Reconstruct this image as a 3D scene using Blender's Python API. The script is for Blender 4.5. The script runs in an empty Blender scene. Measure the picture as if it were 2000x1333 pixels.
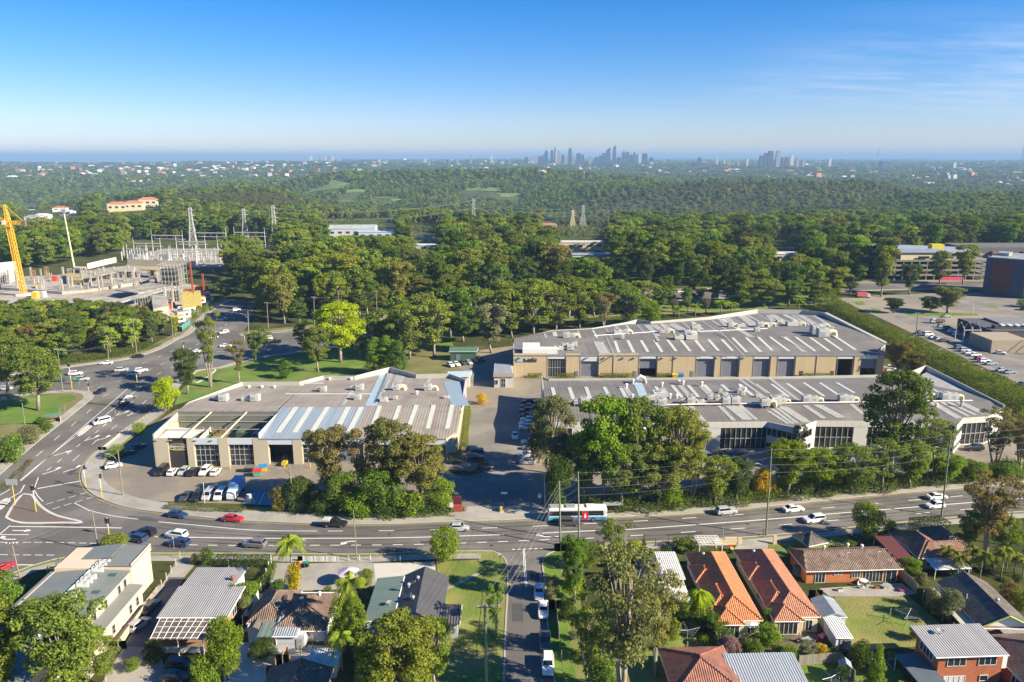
import bpy, bmesh, math, random
import numpy as np
from mathutils import Vector, Matrix, Euler
R = math.radians
random.seed(7)
rng = np.random.default_rng(7)
sc = bpy.context.scene
col = sc.collection

# ------------------------------------------------------------------ camera, sky, sun, exposure
FOC, CAM_H = 1500.0, 75.0
PITCH = math.atan((666.5 - 308.0) / FOC)
SP, CP = math.sin(PITCH), math.cos(PITCH)
cd = bpy.data.cameras.new('drone_camera')
cd.sensor_width = 36.0
cd.lens = 36.0 * FOC / 2000.0
cd.clip_start, cd.clip_end = 1.0, 120000.0
cam = bpy.data.objects.new('drone_camera', cd)
cam.location = (0, 0, CAM_H)
cam.rotation_euler = (math.pi / 2 - PITCH, 0, 0)
col.objects.link(cam)
sc.camera = cam

SUN_EL, SUN_AZ = R(29.0), R(-21.0)          # azimuth counted from +X (right of the view), negative = behind the viewer
sun_dir = Vector((math.cos(SUN_EL) * math.cos(SUN_AZ), math.cos(SUN_EL) * math.sin(SUN_AZ), math.sin(SUN_EL)))
sd = bpy.data.lights.new('sun', 'SUN')
sd.energy, sd.angle, sd.color = 4.5, R(0.53), (1.0, 0.89, 0.69)
so = bpy.data.objects.new('sun', sd)
so.rotation_euler = sun_dir.to_track_quat('Z', 'Y').to_euler()
so.location = (0, 0, 300)
col.objects.link(so)

world = bpy.data.worlds.new('World')
sc.world = world
world.use_nodes = True
wn, wl = world.node_tree.nodes, world.node_tree.links
bg = wn['Background']
sky = wn.new('ShaderNodeTexSky')
sky.sky_type = 'NISHITA'
sky.sun_disc = False
sky.sun_elevation = SUN_EL
sky.sun_rotation = math.pi / 2 - SUN_AZ
sky.altitude = 200
sky.air_density, sky.dust_density, sky.ozone_density = 1.0, 0.0, 5.0
hs = wn.new('ShaderNodeHueSaturation')
hs.inputs['Saturation'].default_value = 1.4
hs.inputs['Hue'].default_value = 0.5
wl.new(sky.outputs[0], hs.inputs['Color'])
# thin cirrus: stretched noise on the sky dome (seen as a plane of cloud far overhead)
tc = wn.new('ShaderNodeTexCoord')
sep = wn.new('ShaderNodeSeparateXYZ'); wl.new(tc.outputs['Generated'], sep.inputs[0])
def wmath(op, a, b=None, clamp=False):
    n = wn.new('ShaderNodeMath'); n.operation = op; n.use_clamp = clamp
    for i, v in enumerate((a, b)):
        if v is None: continue
        if isinstance(v, (int, float)): n.inputs[i].default_value = v
        else: wl.new(v, n.inputs[i])
    return n.outputs[0]
zc = wmath('ADD', wmath('MAXIMUM', sep.outputs[2], 0.0), 0.06)
comb = wn.new('ShaderNodeCombineXYZ')
wl.new(wmath('DIVIDE', sep.outputs[0], zc), comb.inputs[0])
wl.new(wmath('DIVIDE', sep.outputs[1], zc), comb.inputs[1])
def wnoise(scale, loc, rot, detail, sx=1.0, sy=1.0):
    mp = wn.new('ShaderNodeMapping'); mp.inputs['Location'].default_value = loc
    mp.inputs['Rotation'].default_value = (0, 0, rot); mp.inputs['Scale'].default_value = (sx, sy, 1)
    wl.new(comb.outputs[0], mp.inputs[0])
    nz = wn.new('ShaderNodeTexNoise'); nz.inputs['Scale'].default_value = scale
    nz.inputs['Detail'].default_value = detail; nz.inputs['Roughness'].default_value = 0.62
    wl.new(mp.outputs[0], nz.inputs['Vector'])
    return nz.outputs['Fac']
def wramp(v, lo, hi):
    n = wn.new('ShaderNodeMapRange'); n.interpolation_type = 'SMOOTHSTEP'
    n.inputs['From Min'].default_value = lo; n.inputs['From Max'].default_value = hi
    wl.new(v, n.inputs['Value']); return n.outputs[0]
CLOUD_LOC = (1.15, 0.6, 0.0)
sx_ = wn.new('ShaderNodeSeparateXYZ'); wl.new(comb.outputs[0], sx_.inputs[0])
bank = wmath('MULTIPLY',wramp(sx_.outputs[0],1.2,3.4),wmath('MULTIPLY',wramp(sx_.outputs[1],3.6,5.0),wmath('SUBTRACT',1.0,wramp(sx_.outputs[1],6.6,8.6))))      # a bank of thin cloud off to the right, about as far away as it is wide
patch = wmath('MAXIMUM', wmath('MULTIPLY', wramp(wnoise(0.16, CLOUD_LOC, 0.2, 2.0), 0.56, 0.7), 0.5), bank)
wisps = wramp(wnoise(1.6, (0.3, 1.7, 0), 0.15, 9.0, 0.6, 1.3), 0.34, 0.8)
cl = wmath('MULTIPLY', wmath('MULTIPLY', patch, wisps), 0.5, True)
mixc = wn.new('ShaderNodeMix'); mixc.data_type = 'RGBA'
tintn = wn.new('ShaderNodeVectorMath'); tintn.operation = 'MULTIPLY'; wl.new(hs.outputs[0],tintn.inputs[0]); tintn.inputs[1].default_value = (0.95,0.85,1.04)
wl.new(cl, mixc.inputs[0]); wl.new(tintn.outputs[0], mixc.inputs[6]); mixc.inputs[7].default_value = (6.2, 6.4, 6.9, 1)
wl.new(mixc.outputs[2], bg.inputs['Color'])
bg.inputs['Strength'].default_value = 0.058

sc.view_settings.view_transform = 'Standard'
sc.view_settings.look = 'None'
sc.view_settings.gamma = 1.0
sc.view_settings.use_curve_mapping = False
sc.view_settings.exposure = 1.42
sc.render.engine = 'CYCLES'
sc.cycles.max_bounces = 7
sc.cycles.diffuse_bounces = 4
sc.cycles.glossy_bounces = 2
sc.cycles.transmission_bounces = 3
sc.cycles.transparent_max_bounces = 6
sc.cycles.volume_bounces = 0
sc.cycles.use_denoising = True
sc.cycles.use_adaptive_sampling = True
sc.cycles.adaptive_threshold = 0.02
sc.cycles.sample_clamp_indirect = 4.0

# ------------------------------------------------------------------ terrain height
XN = [-110 + 5 * i for i in range(22)]
def _h(x):
    t = min(1.0, max(0.0, (x + 110.0) / 105.0))
    return -2.5 * (1 - t * t * (3 - 2 * t))
HN = np.array([_h(x) for x in XN])
def h0(x): return np.interp(x, XN, HN)
DN = [420, 700, 1000, 1300, 1600, 1900, 2300, 2600, 3200, 4000, 5500, 8000, 13000, 20000, 30000, 36000, 60000]
AN = [0, 350, 520, 700, 1000, 1200, 1400, 1650, 1850, 2000]
TZ = np.array([
 #0    350   520  700   1000  1200  1400  1650  1850  2000
 [0,   0,    0,    0,    0,    0,    0,    0,    0,    0],
 [-2,  -1,   -1,   -2,   -4,   -4,   -4,   -3,   -2,   -2],
 [-8,  -3,   -2,   -6,   -10,  -12,  -10,  -10,  -14,  -12],
 [-16, 4,    5,   -28,  -46,  -46,  -40,  -32,  -14,  -10],
 [-40, -2,   6,   -44,  -52,  -44,  -26,  -14,  -2,   -2],
 [-60, -40, -30,  -40,  -38,   0,   15,   10,  -28,  -30],
 [-60, -60, -45,  -10,  -8,    2,  -40,  -50,  -50,  -50],
 [-45, -45, -25,   20,  26,    4,  -45,  -46,  -46,  -46],
 [-22, -22, -22,  -30,  -40,  -30, -28,  -32,  -34,  -34],
 [-12, -14, -14,  -12,  -14,  -22, -22,  -26,  -28,  -28],
 [0,    0,   2,    4,    2,   -6,  -10,  -12,  -14,  -14],
 [2,    2,   6,   10,   12,    8,    4,    2,    2,    2],
 [-100,-100,-60,  14,   16,   12,    8,    6,    6,    6],
 [-100,-100,-100,  10,  22,   24,   22,   20,   18,   18],
 [-100,-100,-100,  20,  40,   60,   70,   40,   30,   30],
 [-100,-100,-100,  20,  50,   85,  110,   80,   60,   60],
 [-100,-100,-100,  10,  30,   60,   90,   60,   40,   40]], float)
def _noise(x, y, s, seed):
    return (np.sin(x / s + seed) * np.cos(y / (s * 1.3) + seed * 2.1) + 0.6 * np.sin((x + y) / (s * 0.57) + seed * 3.7)
            + 0.5 * np.cos((x - 0.7 * y) / (s * 0.41) + seed * 5.3))
def T(x, y):
    x = np.asarray(x, float); y = np.asarray(y, float)
    yy = np.maximum(y, 420.0)
    near = h0(x * 420.0 / yy) * np.clip(1 - (yy - 420.0) / 400.0, 0, 1)
    px = np.clip(1000 + FOC * x / yy / 1.02, 0, 1999.9)
    j = np.clip(np.searchsorted(AN, px, side='right') - 1, 0, len(AN) - 2)
    AN_ = np.array(AN, float); DN_ = np.array(DN, float)
    fx = (px - AN_[j]) / (AN_[j + 1] - AN_[j]); fx = fx * fx * (3 - 2 * fx)
    i = np.clip(np.searchsorted(DN, yy, side='right') - 1, 0, len(DN) - 2)
    fy = np.clip((yy - DN_[i]) / (DN_[i + 1] - DN_[i]), 0, 1); fy = fy * fy * (3 - 2 * fy)
    z = (TZ[i, j] * (1 - fx) + TZ[i, j + 1] * fx) * (1 - fy) + (TZ[i + 1, j] * (1 - fx) + TZ[i + 1, j + 1] * fx) * fy
    amp = np.clip((yy - 900) / 1500.0, 0, 1) * 5.0 + np.clip((yy - 3000) / 4000.0, 0, 1) * 9.0
    n = _noise(x, y, 170.0, 1.0) * 0.5 + _noise(x, y, 420.0, 2.0) * 0.6
    land = np.where(z < -70, 0.0, 1.0)
    return near + z + amp * n * land
def Ts(x, y): return float(T(x, y))

def at(px, py, z=0.0):
    """the place on the ground (or z metres above it) that the survey point px, py of the photograph shows"""
    u, v = (px - 1000.0) / FOC, (py - 666.5) / FOC
    d, f = v * CP + SP, CP - v * SP
    zz = z
    for _ in range(10):
        t = (CAM_H - zz) / max(d, 1e-4)
        X, Y = u * t, f * t
        zz = z + (float(h0(X)) if Y <= 420 else Ts(X, Y))
    return Vector((X, Y, zz))
WIN = {'Z1': (0, 250, 2.857), 'Z2': (650, 250, 2.857), 'Z3': (1300, 250, 2.857), 'Z4': (0, 650, 3.808), 'Z5': (280, 680, 3.808),
       'Z6': (700, 680, 3.808), 'Z7': (1000, 580, 3.808), 'Z8': (1500, 580, 3.808), 'B1': (0, 960, 3.574), 'B2': (450, 1030, 4.0),
       'B3': (800, 930, 3.308), 'B4': (1200, 1000, 4.0), 'B5': (1600, 1000, 4.0025), 'B6': (1050, 800, 4.0), 'B7': (1500, 800, 4.0),
       'K1': (0, 380, 4.4425), 'K2': (1700, 430, 4.9367)}
def px_(w, x, y):
    a, b, s = WIN[w]
    return (a + x / s, b + y / s)
def aw(w, x, y, z=0.0): return at(*px_(w, x, y), z)

# ------------------------------------------------------------------ materials
MATS = {}
def _nodes(name):
    m = bpy.data.materials.new(name); m.use_nodes = True
    nt = m.node_tree; return m, nt.nodes, nt.links, nt.nodes['Principled BSDF']
def N(nodes, typ, **kw):
    n = nodes.new(typ)
    for k, v in kw.items():
        if k.startswith('i_'): n.inputs[k[2:].replace('_', ' ')].default_value = v
        else: setattr(n, k, v)
    return n
def vmath(nodes, links, op, a, b=None, clamp=False):
    n = nodes.new('ShaderNodeMath'); n.operation = op; n.use_clamp = clamp
    for i, v in enumerate((a, b)):
        if v is None: continue
        if isinstance(v, (int, float)): n.inputs[i].default_value = v
        else: links.new(v, n.inputs[i])
    return n.outputs[0]
def mulcol(nodes, links, c, f):
    n = nodes.new('ShaderNodeVectorMath'); n.operation = 'SCALE'
    if isinstance(c, tuple): n.inputs[0].default_value = c[:3]
    else: links.new(c, n.inputs[0])
    links.new(f, n.inputs['Scale']); return n.outputs[0]
def mat(name, base, rough=0.85, var=0.18, scale=0.6, fine=9.0, bump=0.0, bscale=6.0, sheet=None, rib=None, course=None, metal=0.0,
        second=None, sscale=0.15, slo=0.45, shi=0.6, spec=0.3, tile=None, brick=None, objcol=False, coat=0.0):
    """base colour with two sizes of mottling; optional: sheet = (axis, width) tone per roof sheet, rib = (axis, period) ribs in relief,
    tile = (w, l) tone and relief per roof tile, brick = masonry courses, second = another colour in patches"""
    if name in MATS: return MATS[name]
    m, n, l, bs = _nodes(name)
    tcn = N(n, 'ShaderNodeTexCoord'); oc = tcn.outputs['Object']
    n1 = N(n, 'ShaderNodeTexNoise', i_Scale=scale, i_Detail=5.0); l.new(oc, n1.inputs['Vector'])
    n2 = N(n, 'ShaderNodeTexNoise', i_Scale=fine, i_Detail=3.0); l.new(oc, n2.inputs['Vector'])
    f = vmath(n, l, 'ADD', vmath(n, l, 'MULTIPLY', n1.outputs['Fac'], 2.4 * var), vmath(n, l, 'MULTIPLY', n2.outputs['Fac'], 1.0 * var))
    f = vmath(n, l, 'ADD', f, 1.0 - 1.7 * var)
    src = tuple(base)
    if objcol:
        oi = N(n, 'ShaderNodeObjectInfo'); src = oi.outputs['Color']
    if second is not None:
        n3 = N(n, 'ShaderNodeTexNoise', i_Scale=sscale, i_Detail=6.0, i_Roughness=0.65); l.new(oc, n3.inputs['Vector'])
        mr = N(n, 'ShaderNodeMapRange'); mr.inputs['From Min'].default_value = slo; mr.inputs['From Max'].default_value = shi
        l.new(n3.outputs['Fac'], mr.inputs['Value'])
        mx = N(n, 'ShaderNodeMix', data_type='RGBA'); l.new(mr.outputs[0], mx.inputs[0])
        if isinstance(src, tuple): mx.inputs[6].default_value = (*src[:3], 1)
        else: l.new(src, mx.inputs[6])
        mx.inputs[7].default_value = (*second, 1); src = mx.outputs[2]
    sepn = N(n, 'ShaderNodeSeparateXYZ'); l.new(oc, sepn.inputs[0])
    bumps = []
    if sheet:
        ax, wd, amt = sheet
        fl = vmath(n, l, 'FLOOR', vmath(n, l, 'DIVIDE', sepn.outputs[ax], wd))
        wh = N(n, 'ShaderNodeTexWhiteNoise', noise_dimensions='1D'); l.new(fl, wh.inputs['W'])
        f = vmath(n, l, 'MULTIPLY', f, vmath(n, l, 'ADD', vmath(n, l, 'MULTIPLY', wh.outputs['Value'], 2 * amt), 1 - amt))
    if tile:
        tw, tl, amt, axw, axl = tile
        a = vmath(n, l, 'FLOOR', vmath(n, l, 'DIVIDE', sepn.outputs[axw], tw)); b = vmath(n, l, 'FLOOR', vmath(n, l, 'DIVIDE', sepn.outputs[axl], tl))
        cb = N(n, 'ShaderNodeCombineXYZ'); l.new(a, cb.inputs[0]); l.new(b, cb.inputs[1])
        wh = N(n, 'ShaderNodeTexWhiteNoise', noise_dimensions='2D'); l.new(cb.outputs[0], wh.inputs['Vector'])
        f = vmath(n, l, 'MULTIPLY', f, vmath(n, l, 'ADD', vmath(n, l, 'MULTIPLY', wh.outputs['Value'], 2 * amt), 1 - amt))
        bumps.append((vmath(n, l, 'SINE', vmath(n, l, 'MULTIPLY', sepn.outputs[axw], 2 * math.pi / tw)), 0.05))
        bumps.append((vmath(n, l, 'FRACT', vmath(n, l, 'DIVIDE', sepn.outputs[axl], tl)), 0.05))
    if rib:
        ax, per, dep = rib
        bumps.append((vmath(n, l, 'SINE', vmath(n, l, 'MULTIPLY', sepn.outputs[ax], 2 * math.pi / per)), dep))
    if brick:
        bt = N(n, 'ShaderNodeTexBrick', i_Scale=1.0); bt.inputs['Brick Width'].default_value = 0.5; bt.inputs['Row Height'].default_value = 0.17
        bt.inputs['Mortar Size'].default_value = 0.02
        cb = N(n,'ShaderNodeCombineXYZ'); l.new(vmath(n,l,'ADD',sepn.outputs[0],sepn.outputs[1]),cb.inputs[0]); l.new(sepn.outputs[2],cb.inputs[1])
        l.new(cb.outputs[0], bt.inputs['Vector'])
        bt.inputs['Color1'].default_value = (0.86,) * 3 + (1,); bt.inputs['Color2'].default_value = (1.14,) * 3 + (1,); bt.inputs['Mortar'].default_value = (1.3,) * 3 + (1,)
        f = vmath(n, l, 'MULTIPLY', f, bt.outputs['Color'])
    l.new(mulcol(n, l, src, f), bs.inputs['Base Color'])
    bs.inputs['Roughness'].default_value = rough
    bs.inputs['Metallic'].default_value = metal
    bs.inputs['Specular IOR Level'].default_value = spec
    if coat: bs.inputs['Coat Weight'].default_value = coat; bs.inputs['Coat Roughness'].default_value = 0.06
    if bump:
        n4 = N(n, 'ShaderNodeTexNoise', i_Scale=bscale, i_Detail=4.0); l.new(oc, n4.inputs['Vector'])
        bumps.append((n4.outputs['Fac'], bump))
    prev = None
    for hgt, dep in bumps:
        b = N(n, 'ShaderNodeBump', i_Strength=1.0, i_Distance=dep); l.new(hgt, b.inputs['Height'])
        if prev is not None: l.new(prev, b.inputs['Normal'])
        prev = b.outputs[0]
    if prev is not None: l.new(prev, bs.inputs['Normal'])
    MATS[name] = m
    return m

ASPHALT = mat('asphalt', (0.122, 0.113, 0.101), 0.9, 0.24, 0.07, 2.0, second=(0.185, 0.170, 0.148), sscale=0.05, bump=0.01, bscale=20)
ASPHALT_OLD = mat('old_asphalt', (0.19, 0.175, 0.152), 0.95, 0.24, 0.12, 2.0, second=(0.26, 0.232, 0.195), sscale=0.09, bump=0.01, bscale=20)
LOT = mat('estate_paving', (0.27, 0.225, 0.165), 0.9, 0.16, 0.1, 2.0, second=(0.20, 0.175, 0.145), sscale=0.06)
LOT2 = mat('carpark_paving', (0.30, 0.25, 0.19), 0.9, 0.14, 0.06, 1.0, second=(0.22, 0.20, 0.17), sscale=0.03)
CONCRETE = mat('concrete', (0.36, 0.335, 0.285), 0.9, 0.14, 0.25, 3.0, second=(0.30, 0.275, 0.235), sscale=0.2)
PALECON = mat('pale_concrete', (0.52, 0.49, 0.43), 0.9, 0.12, 0.2, 3.0)
KERB = mat('kerb_concrete', (0.40, 0.37, 0.31), 0.9, 0.12, 0.5, 3.0)
GRASS = mat('lawn_grass',(0.14,0.19,0.032),0.95,0.42,0.12,2.2,second=(0.25,0.215,0.075),sscale=0.09,slo=0.42,shi=0.62,bump=0.12,bscale=2.5)
DRYGRASS = mat('dry_grass',(0.15,0.155,0.045),0.95,0.35,0.12,2.2,second=(0.21,0.175,0.085),sscale=0.14,slo=0.40,shi=0.65,bump=0.12,bscale=2.5)
LUSH = mat('lush_grass', (0.105, 0.19, 0.02), 0.95, 0.4, 0.15, 2.2, second=(0.18, 0.19, 0.045), sscale=0.1, slo=0.45, shi=0.65, bump=0.12, bscale=2.5)
MULCH = mat('mulch', (0.09, 0.07, 0.045), 0.95, 0.35, 0.5, 3.0, second=(0.07, 0.085, 0.03), sscale=0.3, bump=0.1, bscale=3)
PAINT = mat('road_paint', (0.72, 0.71, 0.66), 0.8, 0.16, 1.5, 8.0)
YPAINT = mat('yellow_paint', (0.55, 0.40, 0.07), 0.8, 0.16, 1.5, 8.0)

# ------------------------------------------------------------------ mesh builder
class MB:
    def __init__(self): self.v, self.f = [], []
    def add(self, vs, fs):
        o = len(self.v); self.v += [tuple(p) for p in vs]; self.f += [tuple(i + o for i in q) for q in fs]; return self
    def box(self, x, y, z, sx, sy, sz, rz=0.0, rx=0.0, ry=0.0):
        """box standing on z, centred on x, y"""
        M = Euler((rx, ry, rz)).to_matrix()
        vs = []
        for dz in (0, 1):
            for dx, dy in ((-.5, -.5), (.5, -.5), (.5, .5), (-.5, .5)):
                vs.append(M @ Vector((dx * sx, dy * sy, dz * sz)) + Vector((x, y, z)))
        return self.add(vs, [(3, 2, 1, 0), (4, 5, 6, 7), (0, 1, 5, 4), (1, 2, 6, 5), (2, 3, 7, 6), (3, 0, 4, 7)])
    def prism(self, pts, z0, z1):
        n = len(pts)
        a = sum(pts[i][0] * pts[(i + 1) % n][1] - pts[(i + 1) % n][0] * pts[i][1] for i in range(n))
        if a < 0: pts = list(pts)[::-1]
        vs = [(p[0], p[1], z0 if len(p) < 3 else p[2] + z0) for p in pts] + [(p[0], p[1], z1 if len(p) < 3 else p[2] + z1) for p in pts]
        return self.add(vs, [tuple(range(n))[::-1], tuple(range(n, 2 * n))] + [(i, (i + 1) % n, n + (i + 1) % n, n + i) for i in range(n)])
    def slab(self, pts, th):
        """thick sheet: top polygon given as 3D points, thickness downwards"""
        n = len(pts)
        vs = [tuple(p) for p in pts] + [(p[0], p[1], p[2] - th) for p in pts]
        a = sum(pts[i][0] * pts[(i + 1) % n][1] - pts[(i + 1) % n][0] * pts[i][1] for i in range(n))
        fs = [tuple(range(n)), tuple(range(n, 2 * n))[::-1]] + [(i, n + i, n + (i + 1) % n, (i + 1) % n) for i in range(n)]
        if a < 0: fs = [q[::-1] for q in fs]
        return self.add(vs, fs)
    def tube(self, pts, rad, sides=6, cap=True):
        pts = [Vector(p) for p in pts]; k = len(pts)
        rs = rad if isinstance(rad, (list, tuple)) else [rad] * k
        vs, fs = [], []
        for i, p in enumerate(pts):
            d = (pts[min(i + 1, k - 1)] - pts[max(i - 1, 0)]).normalized()
            a = Vector((0, 0, 1)) if abs(d.z) < 0.9 else Vector((1, 0, 0))
            u = d.cross(a).normalized(); w = d.cross(u)
            for s in range(sides):
                t = 2 * math.pi * s / sides
                vs.append(p + (u * math.cos(t) + w * math.sin(t)) * rs[i])
        for i in range(k - 1):
            for s in range(sides):
                s2 = (s + 1) % sides
                fs.append((i * sides + s, (i + 1) * sides + s, (i + 1) * sides + s2, i * sides + s2))
        if cap: fs += [tuple(range(sides)), tuple(range((k - 1) * sides, k * sides))[::-1]]
        return self.add(vs, fs)
    def lathe(self, x, y, prof, sides=10):
        vs, fs = [], []
        for r, z in prof:
            for s in range(sides):
                t = 2 * math.pi * s / sides
                vs.append((x + r * math.cos(t), y + r * math.sin(t), z))
        for i in range(len(prof) - 1):
            for s in range(sides):
                s2 = (s + 1) % sides
                fs.append((i * sides + s, i * sides + s2, (i + 1) * sides + s2, (i + 1) * sides + s))
        fs += [tuple(range(sides))[::-1], tuple(range((len(prof) - 1) * sides, len(prof) * sides))]
        return self.add(vs, fs)
    def mesh(self, name, m, smooth=False):
        me = bpy.data.meshes.new(name)
        me.from_pydata(self.v, [], self.f)
        me.materials.append(m)
        if smooth: me.polygons.foreach_set('use_smooth', [True] * len(me.polygons))
        me.update()
        return me
    def build(self, name, m, parent=None, smooth=False):
        return link(name, self.mesh(name, m, smooth), parent)
def link(name, me, parent=None):
    o = bpy.data.objects.new(name, me); col.objects.link(o)
    if parent is not None: o.parent = parent
    return o
def tag(o, label=None, cat=None, group=None, kind=None):
    if label: o['label'] = label
    if cat: o['category'] = cat
    if group: o['group'] = group
    if kind: o['kind'] = kind
    return o
def thing(name, label, cat, loc=(0, 0, 0), rz=0.0, group=None):
    o = bpy.data.objects.new(name, None); o.empty_display_size = 0.5
    col.objects.link(o); o.location = loc; o.rotation_euler = (0, 0, rz)
    return tag(o, label, cat, group)
def copy_tree(o, parent=None):
    c = o.copy(); col.objects.link(c); c.parent = parent
    for ch in o.children: copy_tree(ch, c)
    return c
def discard(o):
    for ch in list(o.children): discard(ch)
    bpy.data.objects.remove(o)

# ------------------------------------------------------------------ ground sheets
def drape(pts, off, grid=None):
    """flat polygon (x, y) cut along the terrain's fold lines and laid on the terrain"""
    bm = bmesh.new()
    vs = [bm.verts.new((p[0], p[1], 0)) for p in pts]
    f = bm.faces.new(vs); f.normal_update()
    if f.normal.z < 0: f.normal_flip()
    bmesh.ops.triangulate(bm, faces=bm.faces[:])
    xs = [p[0] for p in pts]; ys = [p[1] for p in pts]
    for x in XN:
        if min(xs) < x < max(xs):
            bmesh.ops.bisect_plane(bm, geom=bm.verts[:] + bm.edges[:] + bm.faces[:], plane_co=(x, 0, 0), plane_no=(1, 0, 0))
    if max(ys) > 420:
        y = 420
        while y < max(ys):
            if y > min(ys): bmesh.ops.bisect_plane(bm, geom=bm.verts[:] + bm.edges[:] + bm.faces[:], plane_co=(0, y, 0), plane_no=(0, 1, 0))
            y += 20
    for v in bm.verts:
        v.co.z = (float(h0(v.co.x)) if v.co.y <= 420 else Ts(v.co.x, v.co.y)) + off
    return bm
def sheet(name, pxs, off, m, parent=None, w=None, kind='structure', world=False):
    pts = pxs if world else [(at(*p) if w is None else aw(w, *p)) for p in pxs]
    bm = drape([(p[0], p[1]) for p in pts], off)
    me = bpy.data.meshes.new(name); bm.to_mesh(me); bm.free(); me.materials.append(m)
    o = link(name, me, parent)
    if parent is None and kind: o['kind'] = kind
    return o
def polyline(pxs, w=None, world=False, step=None):
    pts = [Vector((p[0], p[1], 0)) for p in (pxs if world else [(at(*p) if w is None else aw(w, *p)) for p in pxs])]
    return pts
def smooth_line(pts, step=2.0):
    """Catmull-Rom through the points"""
    out = []
    k = len(pts)
    for i in range(k - 1):
        p0, p1, p2, p3 = pts[max(i - 1, 0)], pts[i], pts[i + 1], pts[min(i + 2, k - 1)]
        m = max(1, int((p2 - p1).length / step))
        for s in range(m):
            t = s / m
            out.append(0.5 * ((2 * p1) + (p2 - p0) * t + (2 * p0 - 5 * p1 + 4 * p2 - p3) * t * t + (3 * p1 - p0 - 3 * p2 + p3) * t ** 3))
    out.append(pts[-1]); return out
def offset_line(pts, d):
    out = []
    for i, p in enumerate(pts):
        t = (pts[min(i + 1, len(pts) - 1)] - pts[max(i - 1, 0)]).normalized()
        out.append(p + Vector((-t.y, t.x, 0)) * d)
    return out
def gz(p): return float(h0(p[0])) if p[1] <= 420 else Ts(p[0], p[1])
def strip(name, pts, d0, d1, off, m, parent=None, thick=0.0, kind='structure'):
    """band between the offsets d0 and d1 of a line, thick > 0 = raised with side faces"""
    a, b = offset_line(pts, d0), offset_line(pts, d1)
    mb = MB(); n = len(pts)
    vs = [(p.x, p.y, gz(p) + off + thick) for p in a] + [(p.x, p.y, gz(p) + off + thick) for p in b]
    up = d1 > d0
    mb.add(vs, [((i, i + 1, n + i + 1, n + i) if up else (n + i, n + i + 1, i + 1, i)) for i in range(n - 1)])
    if thick:
        for line, sgn in ((a, 1), (b, -1)):
            vs = [(p.x, p.y, gz(p) + off + thick) for p in line] + [(p.x, p.y, gz(p) + off - 0.05) for p in line]
            mb.add(vs, [((i, n + i, n + i + 1, i + 1) if (sgn > 0) == up else (i + 1, n + i + 1, n + i, i)) for i in range(n - 1)])
    o = mb.build(name, m, parent)
    if parent is None and kind: o['kind'] = kind
    return o
def dashes(name, pts, width, dash, gap, off, m, parent):
    pos = 0.0; seg = []
    acc = [0.0]
    for i in range(len(pts) - 1): acc.append(acc[-1] + (pts[i + 1] - pts[i]).length)
    def pt(s):
        i = min(max(int(np.searchsorted(acc, s)) - 1, 0), len(pts) - 2)
        t = (s - acc[i]) / max(acc[i + 1] - acc[i], 1e-6); return pts[i].lerp(pts[i + 1], t)
    while pos + dash * 0.6 < acc[-1]:
        a, b = pt(pos), pt(min(pos + dash, acc[-1]))
        strip(name, [a, (a + b) / 2, b], -width / 2, width / 2, off, m, parent); pos += dash + gap
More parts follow.
